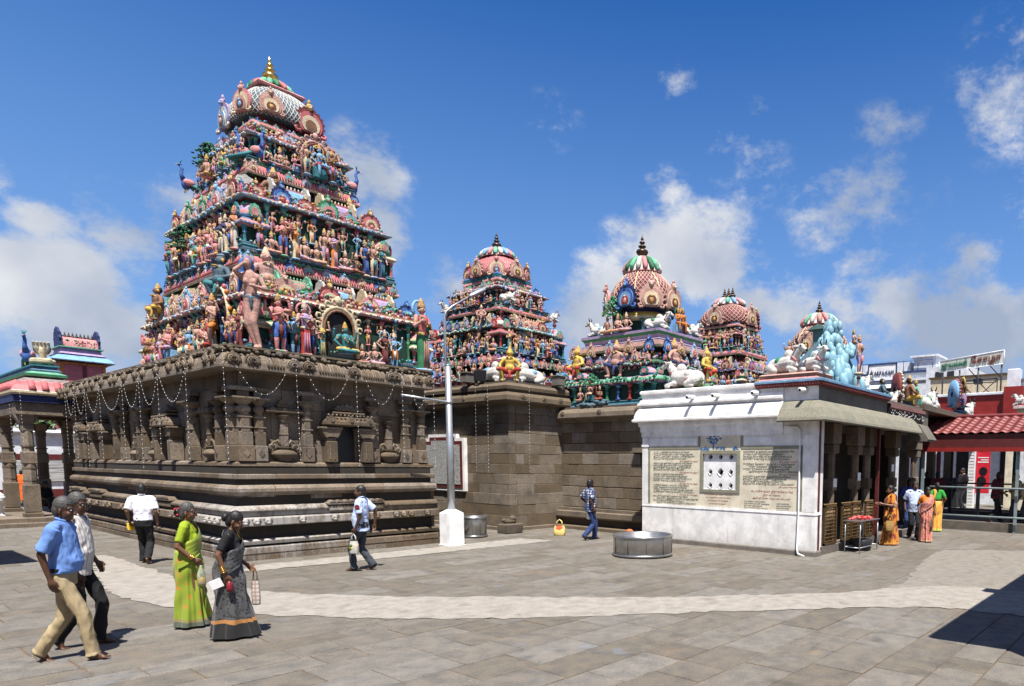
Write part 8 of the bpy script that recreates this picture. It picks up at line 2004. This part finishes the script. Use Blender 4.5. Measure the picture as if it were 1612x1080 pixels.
mb = MB(); mb.box(EX - .02, EX + .07, CY0, CY1 - .03, 2.74, 2.88); mb.build('fascia_trim', M['fascia_red'], cn)
mb = MB(); mb.box(EX + .2, 28, CY0, CY1 - .1, 2.95, 3.0); mb.build('soffit', M['maroon'], cn)
M['railpaint'] = paint('grey_green_rail', (.20, .25, .26), .5, .3)
for x in (24.1, 27.8):
    for y in (7.62, 4.46, 1.3):
        mb = MB(); mb.bev(x - .045, x + .045, y - .045, y + .045, 0, 2.96, .008); mb.build('post', M['railpaint'] if x < 25 else M['darkmetal'], cn)
for z in (.52, 1.5):
    mb = MB(); mb.tube([(23.95, 7.3, z), (23.95, .3, z)], .034, 8); mb.build('rail', M['railpaint'], cn)
    mb = MB(); mb.tube([(26.3, 7.3, z + .1), (26.3, .3, z + .1)], .03, 8); mb.build('rail', M['darkmetal'], cn)
for y in (6.2, 3.0):
    mb = MB(); mb.bev(26.24, 26.36, y - .06, y + .06, .3, 1.75, .01); mb.build('rail_post', M['stone_pillar'], cn)
mb = MB(); mb.box(24.2, 28.0, -4, 8.3, -.02, .30); mb.box(28.0, 42, -4, 14, -.02, .45); mb.build('raised_floor', M['slab']); tag(bpy.data.objects['raised_floor'], kind='structure')
# ------------------------------------------------------------------ stalls and buildings beyond the canopy
sb = thing('market_building', 'white stall building with dark openings and striped column seen under the canopy', 'building', (33, 8, .45))
mb = MB(); mb.box(33.6, 34, -3, 13, .45, 4.4); mb.build('rear_wall', M['farwhite'], sb)
for y0, y1 in ((8.2, 9.0), (6.3, 7.0), (4.2, 5.2), (2.6, 3.7), (10, 10.8)):
    mb = MB(); mb.box(33.55, 33.62, y0, y1, .45, 3.0); mb.build('doorway', M['black'], sb)
mb = MB(); mb.box(32.9, 33.6, -3, 13, 3.75, 4.5); mb.build('ceiling_slab', M['farwhite'], sb)
for y0, y1, m_ in ((9.2, 9.75, 'farwhite'), (5.35, 5.7, 'farwhite'), (6.0, 6.25, 'cream'), (2.0, 2.4, 'farwhite'), (11, 11.4, 'farwhite')):
    mb = MB(); mb.bev(31.0, 31.3, y0, y1, .45, 3.6, .01); mb.build('column', M[m_], sb)
mb = MB(); mb.bev(31.02, 31.2, 9.06, 9.19, .45, 3.6, .005); mb.build('red_strip', M['maroon'], sb)
sc_ = thing('striped_column', 'white column with black ruled stripes beside the red banner', 'column', (30.2, 7.42, .45))
mb = MB(); mb.bev(-.13, .13, -.13, .13, 0, 3.1, .006); mb.build('shaft', M['white_clean'], sc_, (0, 0, 0))
mb = MB()
for k in range(22): mb.box(-.134, .05, -.1, .1, .12 + k * .135, .135 + k * .135)
mb.build('ruled_lines', M['darkmetal'], sc_, (0, 0, 0), kind='stuff')
bn = thing('banner', 'bright red poster banner with white print and dark portrait figures', 'banner', (30.25, 6.98, .9))
M['bannerred'] = plain('banner_red', (.60, .02, .04), .5); mb = MB(); mb.bev(-.02, .02, -.28, .28, .2, 2.5, .004); mb.build('sheet', M['bannerred'], bn, (0, 0, 0))
mb = MB(); mb.box(-.026, -.021, -.16, .2, 2.0, 2.42, 0); mb.box(-.026, -.021, -.22, .22, 1.72, 1.76, 0); mb.box(-.026, -.021, -.22, .1, 1.62, 1.66, 0); mb.box(-.026, -.021, -.22, .22, 1.52, 1.57, 0)
mb.build('print', M['white_clean'], bn, (0, 0, 0), kind='stuff'); mb = MB()
for c, r in (((.02, 2.24), .10), ((-.02, 1.15), .17), ((.04, .72), .2)): mb.ext([(math.cos(R_(a)) * r, math.sin(R_(a)) * r * 1.1) for a in range(0, 360, 24)], (-.028, c[0], c[1]), (0, 1, 0), (0, 0, 1), (-.003, 0, 0), 0)
mb.build('portrait_print', M['black'], bn, (0, 0, 0), kind='stuff')
for i, (y, z, w_, h, m_, lb) in enumerate(((8.35, 1.1, .8, .65, 'darkmetal', 'black counter box behind the checked shirt man'), (5.0, 1.0, .9, .3, 'cream', 'pale stack of goods on the stall counter at right'), (3.8, .9, 1.0, .4, 'brass', 'brownish goods box on the stall counter at far right'))):
    mb = MB(); mb.bev(29.9, 30.5, y - w_ / 2, y + w_ / 2, .45, z, .02); mb.bev(30.0, 30.4, y - w_ / 2 + .05, y + w_ / 2 - .05, z, z + h, .02); tag(mb.build('stall_box', M[m_]), lb, 'stall')
nb = thing('notice_board', 'dark notice board with white lettering hung under the stall ceiling', 'sign', (30.9, 4.75, 3.0))
mb = MB(); mb.bev(-.03, .03, -.62, .62, 0, .42, .01); mb.build('board', M['darkmetal'], nb, (0, 0, 0)); me = text_mesh('பக்தர்கள்', .16, M['white_clean'], width=.9); me.transform(Matrix.Translation((-.035, .45, .2)) @ FW); put('lettering', me, nb, (0, 0, 0))
# red fascia shop and the sign frame
rs_ = thing('red_shop', 'red painted shop block with white coping below the big sign', 'shop', (37, 8, 0))
mb = MB(); mb.box(37, 41, 7.55, 12.5, 0, 6.0); mb.build('wall', M['fascia_red'], rs_); mb = MB(); mb.box(36.7, 37.4, 6.75, 7.65, 0, 6.35); mb.build('end_pier', M['fascia_red'], rs_)
mb = MB(); mb.bev(36.9, 41.1, 7.66, 12.55, 6.0, 6.14, .02); mb.build('coping', M['farwhite'], rs_)
mb = MB()
for k in range(16): mb.bev(36.9, 36.99, 7.7 + k * .15, 7.79 + k * .15, 4.72, 5.0, .01)
mb.build('balustrade', M['farwhite'], rs_)
sg = thing('hoarding', 'long rooftop signboard with green and brown raised Tamil letters on a black frame', 'sign', (40, 10.2, 6.1))
A = Vector((40, 11.95, 7.78)); B = Vector((40, 8.42, 8.0)); uu = (B - A)
mb = MB(); mb.add([], []); 
bd = [(0, 0), (1, 0), (1, .74), (0, .62)]
vs = []
for x in (0, .12):
    for a, h in bd: p = A + uu * a; vs.append((p.x + x, p.y, p.z + h))
mb.add(vs, [(0, 1, 2, 3), (7, 6, 5, 4), (0, 4, 5, 1), (1, 5, 6, 2), (2, 6, 7, 3), (3, 7, 4, 0)]); M['signface'] = paint('grey_sign_face', (.44, .45, .40), .6, .2); mb.build('board', M['signface'], sg)
mb = MB()
for i in range(4): p, q = Vector(vs[i]), Vector(vs[(i + 1) % 4]); mb.tube([p, q], .035, 5)
mb.build('board_edge', M['farwhite'], sg)
M['signgreen'] = plain('sign_green', (.01, .14, .08), .4); M['signbrown'] = plain('sign_brown', (.15, .03, .015), .4)
sh_ = math.atan2(uu.z, -uu.y)
for s, t0, wd, size, m_, zo in (('ஜுவல்லரி', .04, 1.42, .42, 'signgreen', .18), ('சோழா', .50, 1.62, .52, 'signbrown', .22)):
    me = text_mesh(s, size, M[m_], extrude=.03, width=wd, res=3); me.transform(Matrix.Rotation(sh_, 4, 'Z')); p = A + uu * t0; me.transform(Matrix.Translation((p.x - .05, p.y, p.z + zo)) @ FW); put('lettering', me, sg, -wloc(sg))
mb = MB()
for t_, zb in ((.06, 6.5), (.33, 6.4), (.62, 6.2), (.97, 6.2)): p = A + uu * t_; mb.tube([(p.x + .06, p.y, zb - .3), (p.x + .06, p.y, p.z + .1)], .045, 6)
for t0, z0, t1, z1 in ((.33, 7.2, .9, 7.25), (.33, 7.05, .9, 7.05), (.33, 7.2, .58, 6.2), (.36, 7.0, .5, 6.15), (.45, 7.9, .62, 7.2), (.62, 7.1, .86, 6.2), (.6, 6.2, .9, 7.2), (.75, 8.1, .97, 7.2), (.9, 6.2, .9, 7.2)):
    p, q = A + uu * t0, A + uu * t1; mb.tube([(p.x + .3, p.y, z0), (q.x + .3, q.y, z1)], .028, 5)
mb.build('frame', M['darkmetal'], sg); mb = MB(); p = A + uu * .6; mb.bev(40.2, 40.6, p.y - .22, p.y + .22, 7.0, 7.3, .02); mb.build('control_box', M['darkmetal'], sg)
cb = thing('house', 'cream plastered house behind the sign frame', 'house', (47, 11, 0)); M['creamwall'] = paint('cream_house_wall', (.62, .52, .36), .8, .2)
mb = MB(); mb.box(47, 54, 9.4, 14.6, 0, 8.3); mb.build('wall', M['creamwall'], cb); mb = MB(); mb.box(46.9, 54, 9.3, 14.7, 8.3, 8.42); mb.box(46.92, 47, 9.4, 14.6, 6.7, 6.8); mb.build('cornice', M['brass'], cb)
mb = MB(); mb.box(52, 58, 13.5, 16.5, 0, 9.9); mb.build('rear_wing', M['farwhite'], cb)
for y in (14.4, 15.3): mb = MB(); mb.box(51.95, 52.0, y, y + .5, 8.7, 9.5); mb.build('window', M['darkmetal'], cb)
# KARPAGAM building
kb = thing('white_hotel', 'white multi storey building with framed KARPAGAM name and dark blue trims', 'building', (55, 20, 0))
mb = MB(); mb.box(55, 64, 16.6, 26, 0, 10.0); mb.box(55.6, 60, 19.0, 24.5, 10.0, 11.0); mb.build('wall', M['farwhite'], kb)
M['navytrim'] = plain('navy_trim', (.02, .04, .12), .5)
mb = MB(); mb.sweep([(-.2, 10.0), (.25, 10.0), (.25, 10.14), (-.2, 10.14)], [(55, 26), (55, 16.6), (60, 16.6)]); mb.build('roof_trim', M['navytrim'], kb)
mb = MB(); mb.bev(54.72, 54.9, 19.85, 22.3, 9.45, 10.85, .02); mb.build('name_board', M['white_clean'], kb)
mb = MB()
for y0, y1, z0, z1 in ((19.85, 22.3, 9.4, 9.5), (19.85, 22.3, 10.8, 10.9), (19.8, 19.9, 9.4, 10.9), (22.25, 22.35, 9.4, 10.9)): mb.box(54.68, 54.74, y0, y1, z0, z1)
mb.build('name_border', M['navytrim'], kb)
me = text_mesh('KARPAGAM', .5, M['navytrim'], extrude=.02, width=1.95); me.transform(Matrix.Translation((54.68, 22.05, 9.95)) @ FW); put('lettering', me, kb, -wloc(kb))
mb = MB(); mb.box(54.4, 55, 16.5, 19.3, 8.0, 9.0); mb.box(54.4, 55.0, 16.5, 19.3, 9.3, 9.5); mb.box(55.3, 57.5, 16.8, 18.6, 10.0, 11.25); mb.box(55.1, 57.8, 16.6, 18.9, 11.25, 11.4); mb.build('balcony', M['farwhite'], kb)
for y, z, w_, h in ((18.9, 6.3, .9, 1.5), (20.6, 7.0, 1.6, 1.8), (22.8, 7.0, 1.4, 1.8), (24.6, 7.0, 1.0, 1.8), (17.2, 6.0, .8, 1.5)):
    mb = MB(); mb.box(54.93, 55.0, y - w_ / 2, y + w_ / 2, z, z + h); mb.build('window', M['darkmetal'], kb)
mb = MB(); mb.sweep([(-.1, 8.85), (.7, 8.75), (.72, 8.82), (.0, 9.3), (-.1, 9.3)], [(55, 23.6), (55, 19.6)]); mb.build('sunshade', M['farwhite'], kb)
for y in (17.4, 18.2):
    mb = MB(); mb.box(56 + (18.2 - y), 56.5 + (18.2 - y), 16.54, 16.6, 7.4, 9.2); mb.build('window', M['darkmetal'], kb)
mb = MB()
for k in range(6): mb.tube([(55.1, 17.0 + k * 1.2, 10.1), (55.1, 17.0 + k * 1.2, 11.1)], .03, 5)
mb.tube([(55.1, 17, 11.0), (55.1, 23, 11.0)], .025, 5); mb.build('roof_railing', M['navytrim'], kb)
# painted shrine top and white pier at the far right
ps = thing('white_pier_house', 'white house with weathered pier at the right edge behind the canopy', 'house', (37.6, 6.2, 0))
mb = MB(); mb.box(38, 44, 2, 7.1, 0, 6.75); mb.bev(37.6, 38.2, 7.1, 7.7, 0, 7.35, .03); mb.build('wall', M['farwhite'], ps)
mb = MB(); mb.box(37.9, 44, 2, 7.1, 6.75, 6.85); mb.box(37.94, 38, 2, 7.0, 6.35, 6.45); mb.build('trim', M['grey_plaster'], ps); mb = MB(); mb.ell((37.95, 6.2, 6.1), (.08, .35, .3), P_('sky'), 10, 6); mb.tube([(37.9, 6.0, 5.7), (37.9, 5.0, 6.3)], .1, 6, P_('peach')); mb.build('painted_relief', PALM, ps)
pt = thing('small_painted_shrine', 'small pastel painted shrine roof with white statue at right edge above the red tiles', 'shrine', (33, 5.6, 0))
mb = MB(); mb.box(33, 36, 4.0, 6.2, 0, 4.55, P_('teal')); mb.rect(33, 36, 4.0, 6.2, [(-.3, 4.5), (.25, 4.5), (.25, 4.6), (.05, 4.66), (.05, 4.85), (.2, 4.9), (.2, 5.0), (-.2, 5.1)], [P_('white'), P_('pink'), P_('green'), P_('cream'), P_('pink'), P_('white'), P_('pink')]); mb.box(33.3, 36, 4.0, 5.6, 5.05, 5.6, P_('slate')); mb.rect(33.3, 36, 4, 5.6, [(-.2, 5.6), (.2, 5.6), (.2, 5.7), (-.2, 5.75)], [P_('white'), P_('sky'), P_('white')]); mb.build('tiers', PALM, pt)
put('statue', BULL[2], pt, Vector((33.2, 6.1, 5.05)) - wloc(pt), 1.2, .9)

# ------------------------------------------------------------------ halls beside the courtyard, just past the frame edges, whose eaves shade the paving
def hall(name, label, x0, x1, y0, y1, z, bits=()):
    t = thing(name, label, 'hall', ((x0 + x1) / 2, (y0 + y1) / 2, 0))
    mb = MB(); mb.bev(x0, x1, y0, y1, z, z + .3, .04); mb.build('roof', M['concrete'], t)
    for b in bits: mb = MB(); mb.bev(*b, .02); mb.build('parapet', M['concrete'], t)
    for x in (x0 + .6, x1 - .6):
        for y in (y0 + .6, y1 - .6):
            mb = MB(); mb.bev(x - .2, x + .2, y - .2, y + .2, 0, z, .03); mb.build('pillar', M['stone_pillar'], t)
hall('side_hall', 'open pillared hall just beyond the right edge of the courtyard', 7.15, 21, -7, 1.0, 4.2, ((10.9, 11.25, 0.9, 1.22, 4.2, 4.5),))
hall('side_hall', 'open pillared hall just beyond the left edge of the courtyard', -6, 1.75, 17.8, 20.6, 4.0)
# unseen halls added behind the viewer to keep low sky light off the shrine
for x0, x1, y0, y1, lb in ((-16, 6.5, -15, -11, 'unseen long stone hall added behind the viewer to block low sky light'), (-16, -11, -10.5, 44, 'unseen long stone hall added along the west side to block low sky light')):
    t = thing('sky_block_hall', lb, 'hall', ((x0 + x1) / 2, (y0 + y1) / 2, 0))
    mb = MB(); mb.bev(x0, x1, y0, y1, 5.2, 6.4, .06); mb.build('roof', M['concrete'], t)
    mb = MB(); mb.box(x0 + .2, x0 + .8, y0 + .2, y1 - .2, 0, 5.2) if x1 - x0 < y1 - y0 else mb.box(x0 + .2, x1 - .2, y0 + .2, y0 + .8, 0, 5.2); mb.build('rear_wall', M['stone_dark'], t)
    n_ = int(max(x1 - x0, y1 - y0) / 3)
    for k in range(n_ + 1):
        x, y = (x1 - .5, y0 + .6 + k * (y1 - y0 - 1.2) / n_) if x1 - x0 < y1 - y0 else (x0 + .6 + k * (x1 - x0 - 1.2) / n_, y1 - .5)
        mb = MB(); mb.bev(-.28, .28, -.28, .28, 0, 5.2, .04); put('pillar', mb.mesh('pillar', M['stone']), t, Vector((x, y, 0)) - wloc(t))
